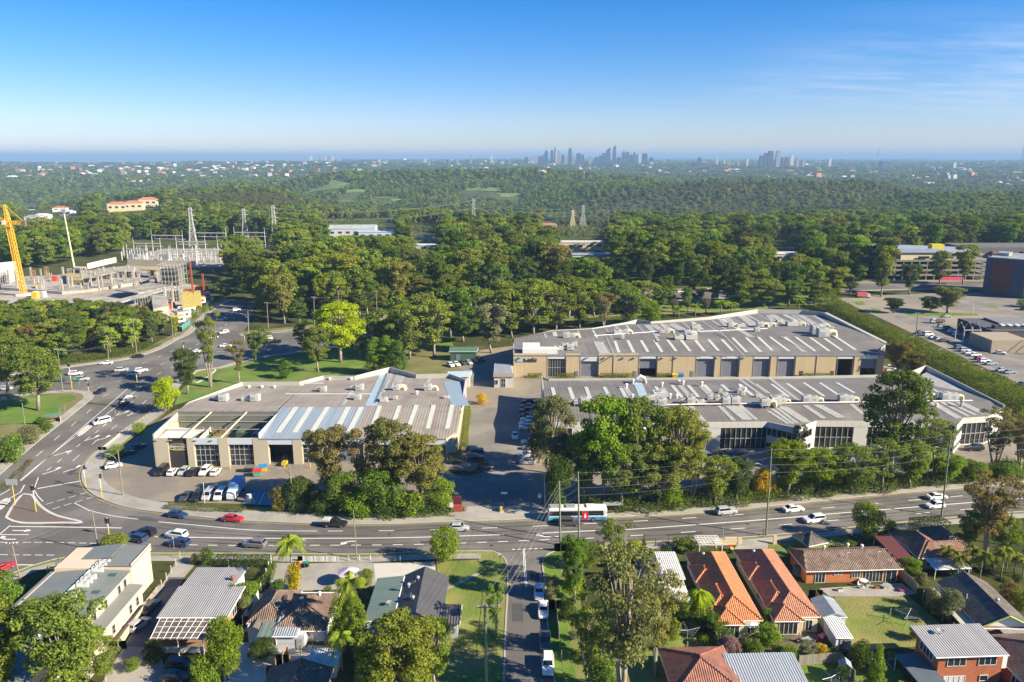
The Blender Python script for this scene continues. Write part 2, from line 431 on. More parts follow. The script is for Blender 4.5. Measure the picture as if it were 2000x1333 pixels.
# ------------------------------------------------------------------ setting: terrain, sea, roads
def terrain():
    xs = sorted(set([-700 + 20 * i for i in range(30)] + XN + [10 * i for i in range(-5, 16)] + [150 + 20 * i for i in range(1, 28)] + [-105, -5, 0]))
    ys = [20, 60, 100, 140, 180, 220, 260, 300, 340, 380, 420]
    y = 420.0
    while y < 62000: y *= 1.035; ys.append(y)
    X = np.array([[x if yy <= 420 else x * yy / 420.0 for x in xs] for yy in ys]); Y = np.array([[yy] * len(xs) for yy in ys])
    Z = T(X, Y)
    nr, nc = X.shape
    v = np.stack([X, Y, Z], -1).reshape(-1, 3)
    i = np.arange((nr - 1) * nc).reshape(nr - 1, nc)[:, :-1].ravel()
    f = np.stack([i, i + 1, i + nc + 1, i + nc], 1)
    me = bpy.data.meshes.new('terrain'); me.from_pydata(v.tolist(), [], f.tolist()); me.update()
    me.polygons.foreach_set('use_smooth', [True] * len(me.polygons))
    m, n, l, bs = _nodes('bushland_ground')
    g = N(n, 'ShaderNodeNewGeometry'); p = g.outputs['Position']
    def nz(s, d=6.0, r=0.6):
        t = N(n, 'ShaderNodeTexNoise', i_Scale=s, i_Detail=d, i_Roughness=r); l.new(p, t.inputs['Vector']); return t.outputs['Fac']
    def ramp(fac, stops):
        rp = N(n, 'ShaderNodeValToRGB'); e = rp.color_ramp.elements
        e[0].position, e[0].color = stops[0][0], (*stops[0][1], 1); e[1].position, e[1].color = stops[-1][0], (*stops[-1][1], 1)
        for pos, c in stops[1:-1]: q = e.new(pos); q.color = (*c, 1)
        l.new(fac, rp.inputs[0]); return rp.outputs[0]
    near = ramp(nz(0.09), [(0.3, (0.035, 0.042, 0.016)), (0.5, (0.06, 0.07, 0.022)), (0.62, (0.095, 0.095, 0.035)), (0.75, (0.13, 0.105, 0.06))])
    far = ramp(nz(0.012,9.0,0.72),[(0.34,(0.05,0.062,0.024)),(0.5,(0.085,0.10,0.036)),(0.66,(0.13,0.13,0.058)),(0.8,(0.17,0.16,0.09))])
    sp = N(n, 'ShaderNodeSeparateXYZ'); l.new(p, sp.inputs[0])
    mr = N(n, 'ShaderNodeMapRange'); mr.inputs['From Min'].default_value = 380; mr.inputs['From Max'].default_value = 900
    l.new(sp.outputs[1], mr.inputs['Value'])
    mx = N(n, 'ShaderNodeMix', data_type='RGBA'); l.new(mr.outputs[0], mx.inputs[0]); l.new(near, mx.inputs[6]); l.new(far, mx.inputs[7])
    l.new(mx.outputs[2], bs.inputs['Base Color']); bs.inputs['Roughness'].default_value = 1.0; bs.inputs['Specular IOR Level'].default_value = 0.05
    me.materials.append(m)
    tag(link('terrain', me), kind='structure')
terrain()
sea_m = mat('sea_water', (0.02, 0.07, 0.13), 0.35, 0.1, 0.001, 0.01)
sea = MB(); sea.add([(-70000, 7000, -82), (-1500, 7000, -82), (-6000, 38000, -82), (-70000, 38000, -82)], [(0, 1, 2, 3)])
tag(sea.build('sea', sea_m), kind='structure')

NK = smooth_line(polyline([(302,800),(276,818),(236,844),(200,873),(176,894),(162,915),(159,931),(164,949),(179,965),(207,979),(252,993),
     (325, 1003), (420, 1014), (500, 1019), (621, 1024), (750, 1025), (820, 1022), (909, 1019), (987, 1017), (1060, 1014), (1185, 1012), (1325, 1006),
     (1450, 995), (1550, 985), (1625, 977), (1750, 965), (1875, 955), (2000, 946), (2300, 922)]), 2.5)
SKW = smooth_line(polyline([(-160,1165),(0,1128),(60,1106),(110,1092),(180,1084),(260,1081),(330,1081),(450,1081),(700,1083),(800,1079),(940,1076)]),2.5)
SSL = smooth_line(polyline([(940,1076),(962,1077),(978,1083),(988,1093),(992,1105),(993,1152),(989,1232),(986,1333),(983,1480)]),2.0)
SSR = smooth_line(polyline([(1112,1068),(1090,1074),(1070,1082),(1060,1092),(1058,1105),(1063,1140),(1069,1232),(1081,1333),(1098,1480)]),2.0)
SKE = smooth_line(polyline([(1112,1068),(1200,1062),(1412,1052),(1500,1046),(1662,1030),(1775,1019),(1850,1012),(2000,999),(2300,974)]),2.5)
LK = smooth_line(polyline([(-160,1058),(0,928),(63,873),(126,823),(172,786),(183,776),(180,768),(165,763),(126,763),(60,768),(0,776),(-120,792)]),2.5)
FK = smooth_line(polyline([(-140,762),(0,738),(87,725),(189,711),(257,701),(315,682),(345,665),(375,650),(400,622),(423,602),(455,586)]),2.5)
HK = smooth_line(polyline([(470,657),(520,652),(577,647),(640,640),(706,631),(818,610),(1000,592),(1300,571),(1700,553),(2150,548)]),5)
GK = smooth_line(polyline([(302,800),(325,768),(348,742),(385,724),(427,718),(490,700),(560,690),(660,675),(740,655),(830,626),(1000,608),(1300,588),(1700,567),(2150,562)]),3)
def px_poly(lines): return [(p.x, p.y) for L in lines for p in L]
main_road = sheet('main_road', px_poly([[p for p in NK], SKE[::-1], SSR, SSL[::-1], SKW[::-1]]) + [tuple(at(-160, 1058)[:2])] +
                  px_poly([LK[:[i for i, p in enumerate(LK) if (p - at(172, 786).xy.to_3d()).length < 3][0] + 1]]) , 0.03, ASPHALT, world=True)
i0 = min(range(len(LK)), key=lambda i: (LK[i].xy - at(172, 786).xy).length)
cross_road = sheet('cross_road', px_poly([LK[i0:], FK, [at(500, 588).xy.to_3d(), at(488, 630).xy.to_3d()], HK, GK[::-1]]), 0.035, ASPHALT, world=True)
# kerbs and footpaths
def kerb(line, side, paths=(), m=KERB):
    s = 1 if side > 0 else -1
    strip('kerb', line, 0.0, 0.28 * s, 0.02, m, None, 0.13)
    for d0, d1, mm, z in paths: strip('footpath' if mm in (CONCRETE, PALECON) else 'verge', line, d0 * s, d1 * s, 0.045 + z, mm)
kerb(NK, 1, [(0.28, 4.6, CONCRETE, 0.06)])
kerb(SKW, -1, [(0.28, 1.2, GRASS, 0.05), (1.2, 3.2, CONCRETE, 0.06)])
kerb(SKE, -1, [(0.28, 1.0, DRYGRASS, 0.05), (1.0, 3.0, CONCRETE, 0.06)])
kerb(SSL, -1, [(0.28, 4.5, GRASS, 0.03)])
kerb(SSR, 1, [(0.28, 3.4, LUSH, 0.03)])
kerb(LK, 1, [(0.28, 3.0, CONCRETE, 0.06), (3.0, 5.5, DRYGRASS, 0.04)])
kerb(FK, 1, [(0.28, 3.2, CONCRETE, 0.06), (3.2, 7, DRYGRASS, 0.04)])
kerb(HK, 1, [(0.28, 2.5, DRYGRASS, 0.05), (2.5, 4.5, CONCRETE, 0.06), (4.5, 9.5, DRYGRASS, 0.04)])
kerb(GK, -1, [(0.28, 3.0, CONCRETE, 0.05)])
# painted lines
RP = 0.045
def solid(pts, w=0.22, m=PAINT, win=None, parent=None, name='lane_line'):
    strip(name, smooth_line(polyline(pts, win), 4), -w / 2, w / 2, RP, m, parent or main_road)
def dashed(pts, w=0.2, dash=3.0, gap=6.0, m=PAINT, win=None, parent=None):
    dashes('lane_dash', smooth_line(polyline(pts, win), 3), w, dash, gap, RP, m, parent or main_road)
solid([(302, 1049), (500, 1052), (700, 1052), (825, 1050), (984, 1045)], 0.28)
solid([(1059, 1042), (1155, 1037.5), (1225, 1035), (1487, 1016), (1675, 1000), (1812, 989), (2000, 974), (2300, 950)], 0.28)
solid([(310, 1020), (400, 1028), (500, 1036.5), (620, 1038)], 0.22)
dashed([(640,1038),(810,1036.5),(1008,1030),(1217,1020),(1320,1014),(1440,1006),(1622,992),(1721,983),(2000,959),(2300,936)],0.22,3.2,7.5)
dashed([(330, 1064), (450, 1066), (675, 1065.5), (820, 1064), (969, 1059), (1081, 1054)], 0.22, 2.0, 2.2)
dashed([(1130, 1053), (1237, 1047), (1342, 1040), (1450, 1032.5), (1652, 1015), (1765, 1006), (2000, 986)], 0.22, 3.2, 7.5)
solid([(41, 940), (147, 848), (249, 760)], 0.22); solid([(39, 939), (100, 889), (147, 853), (184, 829), (276, 755)], 0.22)
dashed([(26, 927), (71, 891.6), (110, 857), (146, 827), (192, 788)], 0.2, 4, 8)
dashed([(91, 920), (108, 907), (155, 869), (184, 848), (221, 817), (262, 783)], 0.2, 2.5, 3)
dashed([(142, 901), (184, 865), (223, 835), (259, 806), (300, 770)], 0.2, 4, 8)
solid([(73, 955), (158, 940)], 0.4); solid([(75, 933), (66, 957), (84, 980)], 0.2)
dashed([(89, 986), (171, 962)], 0.2, 1.6, 0.8); dashed([(102, 995), (186, 970)], 0.2, 1.6, 0.8)
solid([(145, 983), (175, 998), (230, 1010), (270, 1015)], 0.2)
solid([(21, 1029), (120, 1030), (238, 1032)], 0.3); solid([(0, 1045), (56, 1045)], 0.25)
dashed([(0, 1060), (90, 1060), (190, 1062)], 0.2, 1.6, 0.8); dashed([(0, 1084), (112, 1085)], 0.2, 1.6, 0.8)
solid([(22, 1104), (112, 1104)], 0.3); solid([(0, 1044), (20, 1027)], 0.25)
solid([(0, 968), (20, 956)], 0.25); solid([(0, 985), (40, 962), (48, 948)], 0.25)
dashed([(150, 772), (260, 735), (340, 700), (420, 650), (470, 610)], 0.2, 3, 5, parent=cross_road)
dashed([(200, 775), (300, 735), (390, 695), (470, 682), (560, 670), (700, 645)], 0.2, 3, 6, parent=cross_road)
dashed([(-40, 765), (120, 742), (260, 716), (350, 680)], 0.2, 3, 6, parent=cross_road)
strip('side_street_line', smooth_line(polyline([(1023, 1073), (1025, 1110), (1028, 1148)]), 3), -0.2, -0.06, RP, PAINT, main_road)
strip('side_street_line', smooth_line(polyline([(1023, 1073), (1025, 1110), (1028, 1148)]), 3), 0.06, 0.2, RP, PAINT, main_road)
strip('no_stopping_line', smooth_line(polyline([(992.5, 1120), (993.5, 1150)]), 3), 0.3, 0.45, RP, YPAINT, main_road)
yl = [p for p in NK if p.y < at(700, 1026).y + 60]
strip('no_stopping_line', offset_line(NK, -0.45), -0.06, 0.06, RP, YPAINT, main_road)
dashed([(1000, 1074), (1060, 1072)], 0.25, 0.6, 0.5)
WORN = bpy.data.materials.new('tyre_worn_lane'); WORN.use_nodes = True; wN,wL = WORN.node_tree.nodes,WORN.node_tree.links; wB = wN['Principled BSDF']; wB.inputs['Base Color'].default_value = (.055,.05,.046,1); wB.inputs['Roughness'].default_value = .8
w1 = N(wN,'ShaderNodeTexNoise',i_Scale=.35,i_Detail=6.0); wt = N(wN,'ShaderNodeTexCoord'); wm = N(wN,'ShaderNodeMapping'); wm.inputs['Scale'].default_value = (.25,1.6,1); wL.new(wt.outputs['Object'],wm.inputs[0]); wL.new(wm.outputs[0],w1.inputs['Vector']); wr = N(wN,'ShaderNodeMapRange'); wr.inputs['From Min'].default_value = .35; wr.inputs['From Max'].default_value = .75; wr.inputs['To Max'].default_value = .5; wL.new(w1.outputs['Fac'],wr.inputs['Value']); wL.new(wr.outputs[0],wB.inputs['Alpha'])
for off_ in (-1.6, -2.9, -5.0, -6.3, -8.6, -9.9, -12.0, -13.2):
    L_ = [p for p in NK if at(300, 1010).y - 60 < p.y and p.x > at(330, 1010).x]
    strip('tyre_track', offset_line(L_, off_), -.3, .3, .041, WORN, main_road)
# kerbside turn arrows: shaft, head and a bent neck, flat paint
def arrow(p, ang, turn=0, L=4.5):
    mb = MB(); w = 0.16; z = 0.0
    mb.add([(-w, -L / 2, z), (w, -L / 2, z), (w, L * 0.1, z), (-w, L * 0.1, z)], [(0, 1, 2, 3)])
    if turn == 0: mb.add([(-0.6, L * 0.1, z), (0.6, L * 0.1, z), (0, L / 2, z)], [(0, 1, 2)])
    else:
        s = turn
        q = [(-w, L * .1, z), (w, L * .1, z), (s * 0.75, L * .32, z), (s * 0.55, L * .45, z)]
        mb.add(q if s > 0 else [q[1], q[0], q[2], q[3]][::-1], [(0, 1, 2, 3)])
        q = [(s * 0.35, L * .5, z), (s * 0.95, L * .16, z), (s * 1.5, L * .45, z)]
        mb.add(q if s > 0 else q[::-1], [(0, 1, 2)])
    o = mb.build('turn_arrow', PAINT, main_road); q = at(*p)
    o.location = (q.x, q.y, q.z + RP); o.rotation_euler = (0, 0, ang)
for (x,y,t) in [(103,921,-1),(143,917,-1),(125,885,0),(181,857,-1),(203,857,-1),(241,808,-1),(263,808,-1)]: arrow((x,y),R(-35),t,5)
arrow((15, 1054), R(90), 1); arrow((45, 1037), R(-90), 0); arrow((497, 1056), R(90), 0); arrow((688, 1058), R(90), -1); arrow((1069, 1049), R(90), 1)
# traffic islands with brick paving
BRICKPAVE = mat('island_paving', (0.15, 0.12, 0.10), 0.9, 0.2, 0.8, 5.0)
def island(pts, m=BRICKPAVE, rim=PALECON):
    L = polyline(pts); L = smooth_line(L + [L[0]], 1.5)
    sheet('traffic_island', [(p.x, p.y) for p in L[:-1]], 0.14, m, world=True)
    strip('kerb', L, -0.3, 0.3, 0.03, rim, None, 0.15)
island([(12, 1012), (28, 985), (46, 966), (62, 968), (80, 990), (110, 1008), (160, 1021), (120, 1022), (40, 1022)])
island([(150, 853), (160, 848), (178, 833), (172, 832), (155, 846)], PALECON)
island([(-60, 1000), (-20, 990), (14, 975), (18, 978), (-10, 1000)], PALECON)
island([(372, 742), (385, 726), (420, 722), (408, 735), (384, 748)], GRASS)
# estate paving and car parks
estate = sheet('estate_driveway',[(196,925),(215,893),(255,862),(310,822),(345,800),(912,728),(880,708),(892,690),(1002,676),(1008,735),(1740,732),(1800,770),
       (1905,840),(2080,900),(2080,925),(1850,925),(1600,935),(1400,950),(1200,975),(1062,985),(1060,1006),(985,1009),(912,1012),(900,975),(880,960),
       (560, 985), (480, 985), (250, 977), (215, 962), (199, 946)], 0.02, LOT)
shade_lot = sheet('shaded_driveway',[(915,800),(1015,792),(1020,900),(1058,950),(1060,985),(912,985),(900,930),(905,900)],0.035,ASPHALT_OLD)  # greyer sheet over the paving; the tree shade is put into its colour
sheet('driveway_apron', [(907, 1017), (912, 990), (1058, 988), (1062, 1013), (985, 1016)], 0.05, CONCRETE)
sheet('charging_bay', [(475, 985), (492, 960), (548, 962), (540, 988)], 0.04, mat('blue_bay_paint', (0.03, 0.19, 0.27), 0.8, 0.25, 0.8, 4))
for a in ((498, 962, 482, 984), (517, 962, 506, 986)):
    strip('bay_line', polyline([a[:2], a[2:]]), -.08, .08, 0.05, PAINT, estate)
carpark = sheet('east_carpark',[(1634,583),(1700,578),(1860,572),(2150,575),(2300,700),(2150,790),(1995,752),(1900,708),(1800,660),(1720,622)],0.02,LOT2)
sheet('east_carpark_drive', [(1745, 618), (1770, 612), (1880, 640), (2080, 700), (2080, 770), (1990, 742), (1880, 690)], 0.035, ASPHALT_OLD)
sheet('upper_carpark_bitumen', [(1760, 580), (1850, 576), (1990, 578), (2080, 600), (2080, 632), (1950, 612), (1850, 606)], 0.035, ASPHALT_OLD)
for pts in ([(1665,590),(1685,589),(1690,596),(1675,597)],[(1700,602),(1718,604),(1722,609),(1705,609)],[(1760,612),(1850,611),(1905,612),(1912,617),(1780,618)],[(1925,598),(1950,599),(1945,602)]):
    sheet('planting_bed', pts, 0.06, LUSH)
for i in range(8):
    a = at(1790 + i * 26,655 + i * 13); strip('bay_line',[a.xy.to_3d(),at(1775 + i * 26,661 + i * 13).xy.to_3d()],-.07,.07,0.05,PAINT,carpark)
# lawns and verges
def lawn(pts, m=GRASS, off=0.012, w=None): return sheet('lawn', pts, off, m, w=w)
lawn([(340,792),(352,764),(392,728),(430,722),(495,703),(560,694),(662,680),(735,662),(730,720),(700,726),(600,745),(460,752),(380,780)],LUSH)
lawn([(0, 782), (126, 768), (158, 768), (166, 778), (118, 822), (90, 830), (0, 828)], LUSH)
lawn([(0, 830), (118, 824), (60, 868), (0, 922), (-60, 970), (-120, 850)], DRYGRASS)
lawn([(700, 726), (735, 690), (800, 680), (880, 690), (880, 708), (912, 728), (800, 735)], DRYGRASS)
lawn([(880,660),(1010,620),(1400,600),(1630,595),(1634,583),(1610,566),(1300,592),(1000,612),(840,630),(800,680),(890,688)],LUSH)
lawn([(1000, 640), (1160, 620), (1400, 610), (1500, 604), (1500, 590), (1100, 612), (1000, 630)], GRASS, 0.03)
lawn([(852,1098),(965,1092),(982,1105),(984,1150),(982,1232),(980,1333),(978,1480),(700,1480),(690,1333),(700,1240),(860,1180),(856,1130)],GRASS)
lawn([(1085, 1090), (1110, 1085), (1140, 1200), (1160, 1480), (1110, 1480), (1092, 1333), (1080, 1232), (1070, 1120)], GRASS)
lawn([(1270, 1230), (1400, 1235), (1440, 1300), (1400, 1480), (1130, 1480), (1160, 1280)], GRASS)
lawn([(1630, 1166), (1770, 1160), (1850, 1230), (1800, 1262), (1700, 1270), (1660, 1262)], GRASS)
lawn([(1560, 1270), (1680, 1290), (1760, 1310), (1800, 1480), (1560, 1480)], LUSH)
lawn([(1460, 1062), (1640, 1040), (1660, 1050), (1660, 1070), (1480, 1090)], GRASS)
lawn([(250, 985), (350, 992), (520, 1000), (900, 1012), (905, 985), (860, 965), (560, 990), (480, 992), (330, 985)], DRYGRASS, 0.03)
lawn([(1065,1008),(1200,1004),(1320,1000),(1450,988),(1560,976),(1700,963),(1850,950),(2080,932),(2080,925),(1850,928),(1600,938),(1400,953),(1200,978),(1066,990)],MULCH,0.03)
lawn([(175, 900), (200, 878), (240, 850), (300, 808), (330, 800), (300, 830), (250, 862), (212, 895), (196, 925)], DRYGRASS, 0.03)
# south block: drives and paving
sheet('paved_yard', [(585, 1102), (700, 1098), (735, 1100), (850, 1100), (852, 1130), (735, 1160), (720, 1150), (580, 1155)], 0.03, CONCRETE)
sheet('concrete_drive', [(730, 1102), (848, 1098), (852, 1120), (820, 1150), (735, 1150)], 0.045, PALECON)
sheet('shared_driveway',[(345,1095),(390,1093),(350,1140),(300,1230),(320,1300),(310,1480),(100,1480),(200,1333),(250,1250),(295,1180),(330,1120)],0.03,CONCRETE)
sheet('sealed_drive', [(330, 1128), (360, 1128), (320, 1210), (310, 1268), (245, 1262), (280, 1200)], 0.045, ASPHALT)
sheet('side_drive', [(535, 1100), (572, 1100), (568, 1155), (525, 1150)], 0.045, CONCRETE)
sheet('rear_yard', [(470, 1255), (640, 1262), (640, 1290), (520, 1300), (515, 1480), (420, 1480), (440, 1300)], 0.04, PALECON)
sheet('patio', [(1600, 1150), (1760, 1140), (1790, 1160), (1760, 1166), (1620, 1166)], 0.05, CONCRETE)
sheet('garden_path', [(868, 1150), (905, 1132), (940, 1116), (944, 1119), (908, 1137), (872, 1154)], 0.03, CONCRETE)
sheet('crossover', [(1452, 1050), (1500, 1047), (1500, 1072), (1430, 1078)], 0.06, CONCRETE)
sheet('crossover', [(1635, 1034), (1665, 1031), (1720, 1045), (1700, 1052)], 0.06, CONCRETE)
sheet('garden_soil',[(1395,1225),(1480,1225),(1590,1220),(1600,1280),(1440,1300)],0.015,mat('garden_soil',(0.15,0.11,0.075),0.95,0.3,0.6,4,second=(0.06,0.08,0.025),sscale=0.5))
# ------------------------------------------------------------------ building kit
class MBM(MB):
    """mesh builder that remembers a material per face"""
    def __init__(self): super().__init__(); self.mi = []; self.cur = 0
    def add(self, vs, fs):
        super().add(vs, fs); self.mi += [self.cur] * len(fs); return self
    def build2(self, name, ms, parent):
        me = self.mesh(name, ms[0])
        for m in ms[1:]: me.materials.append(m)
        me.polygons.foreach_set('material_index', self.mi); me.update()
        return link(name, me, parent)
def tilemat(name, c, amt=0.16, w=0.33, l=0.36, second=None):
    kw = dict(second=second, sscale=0.5) if second else {}
    return [mat(name + '_ns',c,0.8,0.2,0.7,5,tile=(w,l,amt,0,1),**kw),mat(name + '_ew',c,0.8,0.2,0.7,5,tile=(w,l,amt,1,0),**kw)]
def ribmat(name, c, per=0.38, dep=0.035, var=0.1, rough=0.45, amt=0.06, second=None):
    kw = dict(second=second, sscale=0.25) if second else {}
    return [mat(name + '_ns', c, rough, var, 0.5, 4, rib=(0, per, dep), sheet=(0, per * 2, amt), **kw),
            mat(name + '_ew', c, rough, var, 0.5, 4, rib=(1, per, dep), sheet=(1, per * 2, amt), **kw)]
TERRA = tilemat('terracotta_tiles', (0.55, 0.20, 0.085)); TERRA2 = tilemat('faded_terracotta_tiles', (0.42, 0.19, 0.11))
BROWNT = tilemat('brown_tiles',(0.17,0.115,0.085),second=(0.24,0.17,0.125)); DARKT = tilemat('charcoal_tiles',(0.13,0.115,0.10),second=(0.2,0.165,0.135))
REDT = tilemat('red_tiles',(0.33,0.135,0.09),second=(0.22,0.11,0.085)); RUSTT = tilemat('rust_tiles',(0.24,0.12,0.075),second=(0.30,0.19,0.14))
GREYRIB = ribmat('grey_corrugated',(0.33,0.32,0.31)); BLUERIB = ribmat('bluegrey_corrugated',(0.30,0.33,0.36)); WHITERIB = ribmat('white_corrugated',(0.62,0.61,0.58))
BLACKRIB = ribmat('charcoal_corrugated',(0.085,0.083,0.09),0.45,0.04); GREENFLAT = ribmat('green_roof_sheet',(0.15,0.20,0.17),0.9,0.015); SAGE = ribmat('sage_roof_sheet',(0.19,0.205,0.185),0.6,0.01,amt=0.03)
BRICKR = mat('red_brick',(0.34,0.11,0.05),0.9,0.14,0.6,4,brick=True); BRICKO = mat('orange_brick',(0.42,0.15,0.055),0.9,0.14,0.6,4,brick=True)
CREAM = mat('cream_render',(0.60,0.51,0.33),0.9,0.07,0.5,4); PINK = mat('peach_render',(0.62,0.48,0.36),0.9,0.06,0.4,4); WHITEW = mat('white_paint',(0.72,0.71,0.68),0.7,0.06,0.5,4)
GREYW = mat('pale_grey_weatherboard',(0.52,0.53,0.56),0.7,0.06,0.5,4,rib=(2,0.22,0.02)); DARKG = mat('dark_recess',(0.02,0.02,0.022),0.8,0.1)
GREYM = mat('grey_metal',(0.35,0.36,0.36),0.5,0.08,1.0,5,metal=0.2); CREAMM = mat('cream_metal',(0.62,0.55,0.36),0.55,0.08,1.0,5); WHITEM = mat('white_metal',(0.68,0.67,0.63),0.5,0.07,1.0,5)
TIMBER = mat('timber',(0.24,0.16,0.095),0.85,0.25,0.8,6); FENCEW = mat('weathered_timber',(0.25,0.22,0.17),0.9,0.22,0.6,5,sheet=(0,0.14,0.2)); STEELG = mat('galvanised_steel',(0.42,0.43,0.43),0.5,0.1,1.0,5,metal=0.3)
def glassmat(name, c, rough=0.06):
    if name in MATS: return MATS[name]
    m, n, l, bs = _nodes(name)
    bs.inputs['Base Color'].default_value = (*c, 1); bs.inputs['Roughness'].default_value = rough; bs.inputs['Specular IOR Level'].default_value = 0.7
    MATS[name] = m; return m
GLASS = glassmat('window_glass',(0.022,0.028,0.032)); SKYLIGHT = mat('skylight_sheet',(0.55,0.56,0.47),0.35,0.1,0.6,4); SKYBLUE = mat('blue_skylight_sheet',(0.36,0.47,0.52),0.35,0.1,0.6,4)
WHITESHEET = mat('pale_roof_sheet',(0.38,0.37,0.34),0.65,0.2,0.6,4,rib=(0,0.4,0.02)); REVEAL = mat('aluminium',(0.55,0.55,0.53),0.4,0.05,metal=0.3)

class Bld:
    def __init__(s, name, label, cat, x, y, rz=0.0, group=None, z=None):
        s.o = Vector((x, y, float(gz((x, y))) if z is None else z)); s.root = thing(name, label, cat, s.o, rz, group)
    def part(s, mb, name, m, parent=None): return mb.build(name, m, parent or s.root)
    def wall(s, x0, x1, y0, y1, z1, m, z0=-0.6, name='wall'):
        return s.part(MB().box((x0 + x1) / 2, (y0 + y1) / 2, z0, x1 - x0, y1 - y0, z1 - z0), name, m)
    def hip(s, x0, x1, y0, y1, ze, rise, ms, ov=0.5, name='roof', hx=None, parent=None):
        """hip roof; the ridge runs along the longer side; hx = length of the hip (0 = gable)"""
        x0 -= ov; x1 += ov; y0 -= ov; y1 += ov; w, d = x1 - x0, y1 - y0; th = 0.16; mb = MBM()
        zr = ze + rise
        if d >= w:
            hh = w / 2 if hx is None else hx; a, b = ((x0 + x1) / 2, y0 + hh, zr), ((x0 + x1) / 2, y1 - hh, zr)
            mb.cur = 1; mb.slab([(x0, y0, ze), a, b, (x0, y1, ze)][::-1], th); mb.slab([(x1, y0, ze), (x1, y1, ze), b, a], th)
            mb.cur = 0
            if hh > 0.01: mb.slab([(x0, y0, ze), (x1, y0, ze), a], th); mb.slab([(x1, y1, ze), (x0, y1, ze), b], th)
        else:
            hh = d / 2 if hx is None else hx; a, b = (x0 + hh, (y0 + y1) / 2, zr), (x1 - hh, (y0 + y1) / 2, zr)
            mb.cur = 0; mb.slab([(x0, y0, ze), (x1, y0, ze), b, a], th); mb.slab([(x1, y1, ze), (x0, y1, ze), a, b], th)
            mb.cur = 1
            if hh > 0.01: mb.slab([(x0, y1, ze), (x0, y0, ze), a], th); mb.slab([(x1, y0, ze), (x1, y1, ze), b], th)
        r = mb.build2(name, ms, parent or s.root)
        cap = MB(); cs = [(x0, y0, ze), (x1, y0, ze), (x1, y1, ze), (x0, y1, ze)]
        L = [(a, b)]
        if hh > 0.01:
            ends = ((0, 1, a), (2, 3, b)) if d >= w else ((0, 3, a), (1, 2, b))
            for i, j, q in ends: L += [(cs[i], q), (cs[j], q)]
        for p, q in L: cap.tube([Vector(p) + Vector((0, 0, .03)), Vector(q) + Vector((0, 0, .03))], 0.13, 5)
        if ms[0].name.endswith('tiles_ns'): cap.build('ridge_cap', ms[0], r)
        if hh <= 0.01:
            g = MB()
            ends = ([(x0 + ov,y0 + ov,ze - .1),(x1 - ov,y0 + ov,ze - .1),(a[0],y0 + ov,zr - .2)],[(x1 - ov,y1 - ov,ze - .1),(x0 + ov,y1 - ov,ze - .1),(a[0],y1 - ov,zr - .2)]) if d >= w else \
                   ([(x0 + ov,y0 + ov,ze - .1),(x0 + ov,y1 - ov,ze - .1),(x0 + ov,a[1],zr - .2)],[(x1 - ov,y1 - ov,ze - .1),(x1 - ov,y0 + ov,ze - .1),(x1 - ov,a[1],zr - .2)])
            for e in ends: MB().add(e, [(0, 1, 2)]).build('gable_end', WHITEW, s.root)
        gut = MB()
        for i in range(4):
            p, q = Vector(cs[i]), Vector(cs[(i + 1) % 4]); gut.tube([p - Vector((0, 0, .12)), q - Vector((0, 0, .12))], 0.09, 4)
        gut.build('gutter', WHITEM, r)
        return r
    def flat(s, pts, m, th=0.18, name='roof', parent=None, fascia=None):
        r = s.part(MB().slab(pts, th), name, m, parent)
        if fascia:
            f = MB(); n = len(pts)
            for i in range(n): f.tube([Vector(pts[i]) - Vector((0, 0, th * .6)), Vector(pts[(i + 1) % n]) - Vector((0, 0, th * .6))], 0.1, 4)
            f.build('fascia', fascia, r)
        return r
    def window(s, x, y, z, w, h, face='S', cols=2, rows=1, fm=None, gm=None, name='window'):
        fm = fm or WHITEM; g = MB(); f = MB(); t = 0.06
        def put(mb, cx, cz, sw, sh, d, off):
            if face in 'SN':
                sg = -1 if face == 'S' else 1; mb.box(x + cx, y + sg * off, z + cz - sh / 2, sw, d, sh)
            else:
                sg = 1 if face == 'E' else -1; mb.box(x + sg * off, y + cx, z + cz - sh / 2, d, sw, sh)
        put(g, 0, h / 2, w, h, 0.04, 0.03)
        p = s.part(g, name, gm or GLASS)
        for i in range(cols + 1): put(f, -w / 2 + w * i / cols, h / 2, t, h + t, 0.1, 0.05)
        for j in range(rows + 1): put(f, 0, h * j / rows, w, t, 0.09, 0.05)
        f.build('frame', fm, p); return p
    def door(s, x, y, z, w, h, face='S', m=None):
        mb = MB()
        if face in 'SN': mb.box(x, y + (-0.04 if face == 'S' else 0.04), z, w, 0.08, h)
        else: mb.box(x + (0.04 if face == 'E' else -0.04), y, z, 0.08, w, h)
        return s.part(mb, 'door', m or WHITEW)
    def vent(s, x, y, z, m=None, parent=None):
        mb = MB().lathe(x, y, [(0.16, z), (0.16, z + 0.35), (0.3, z + 0.4), (0.33, z + 0.6), (0.2, z + 0.78), (0.02, z + 0.8)], 8)
        return mb.build('roof_vent', m or WHITEM, parent or s.root)

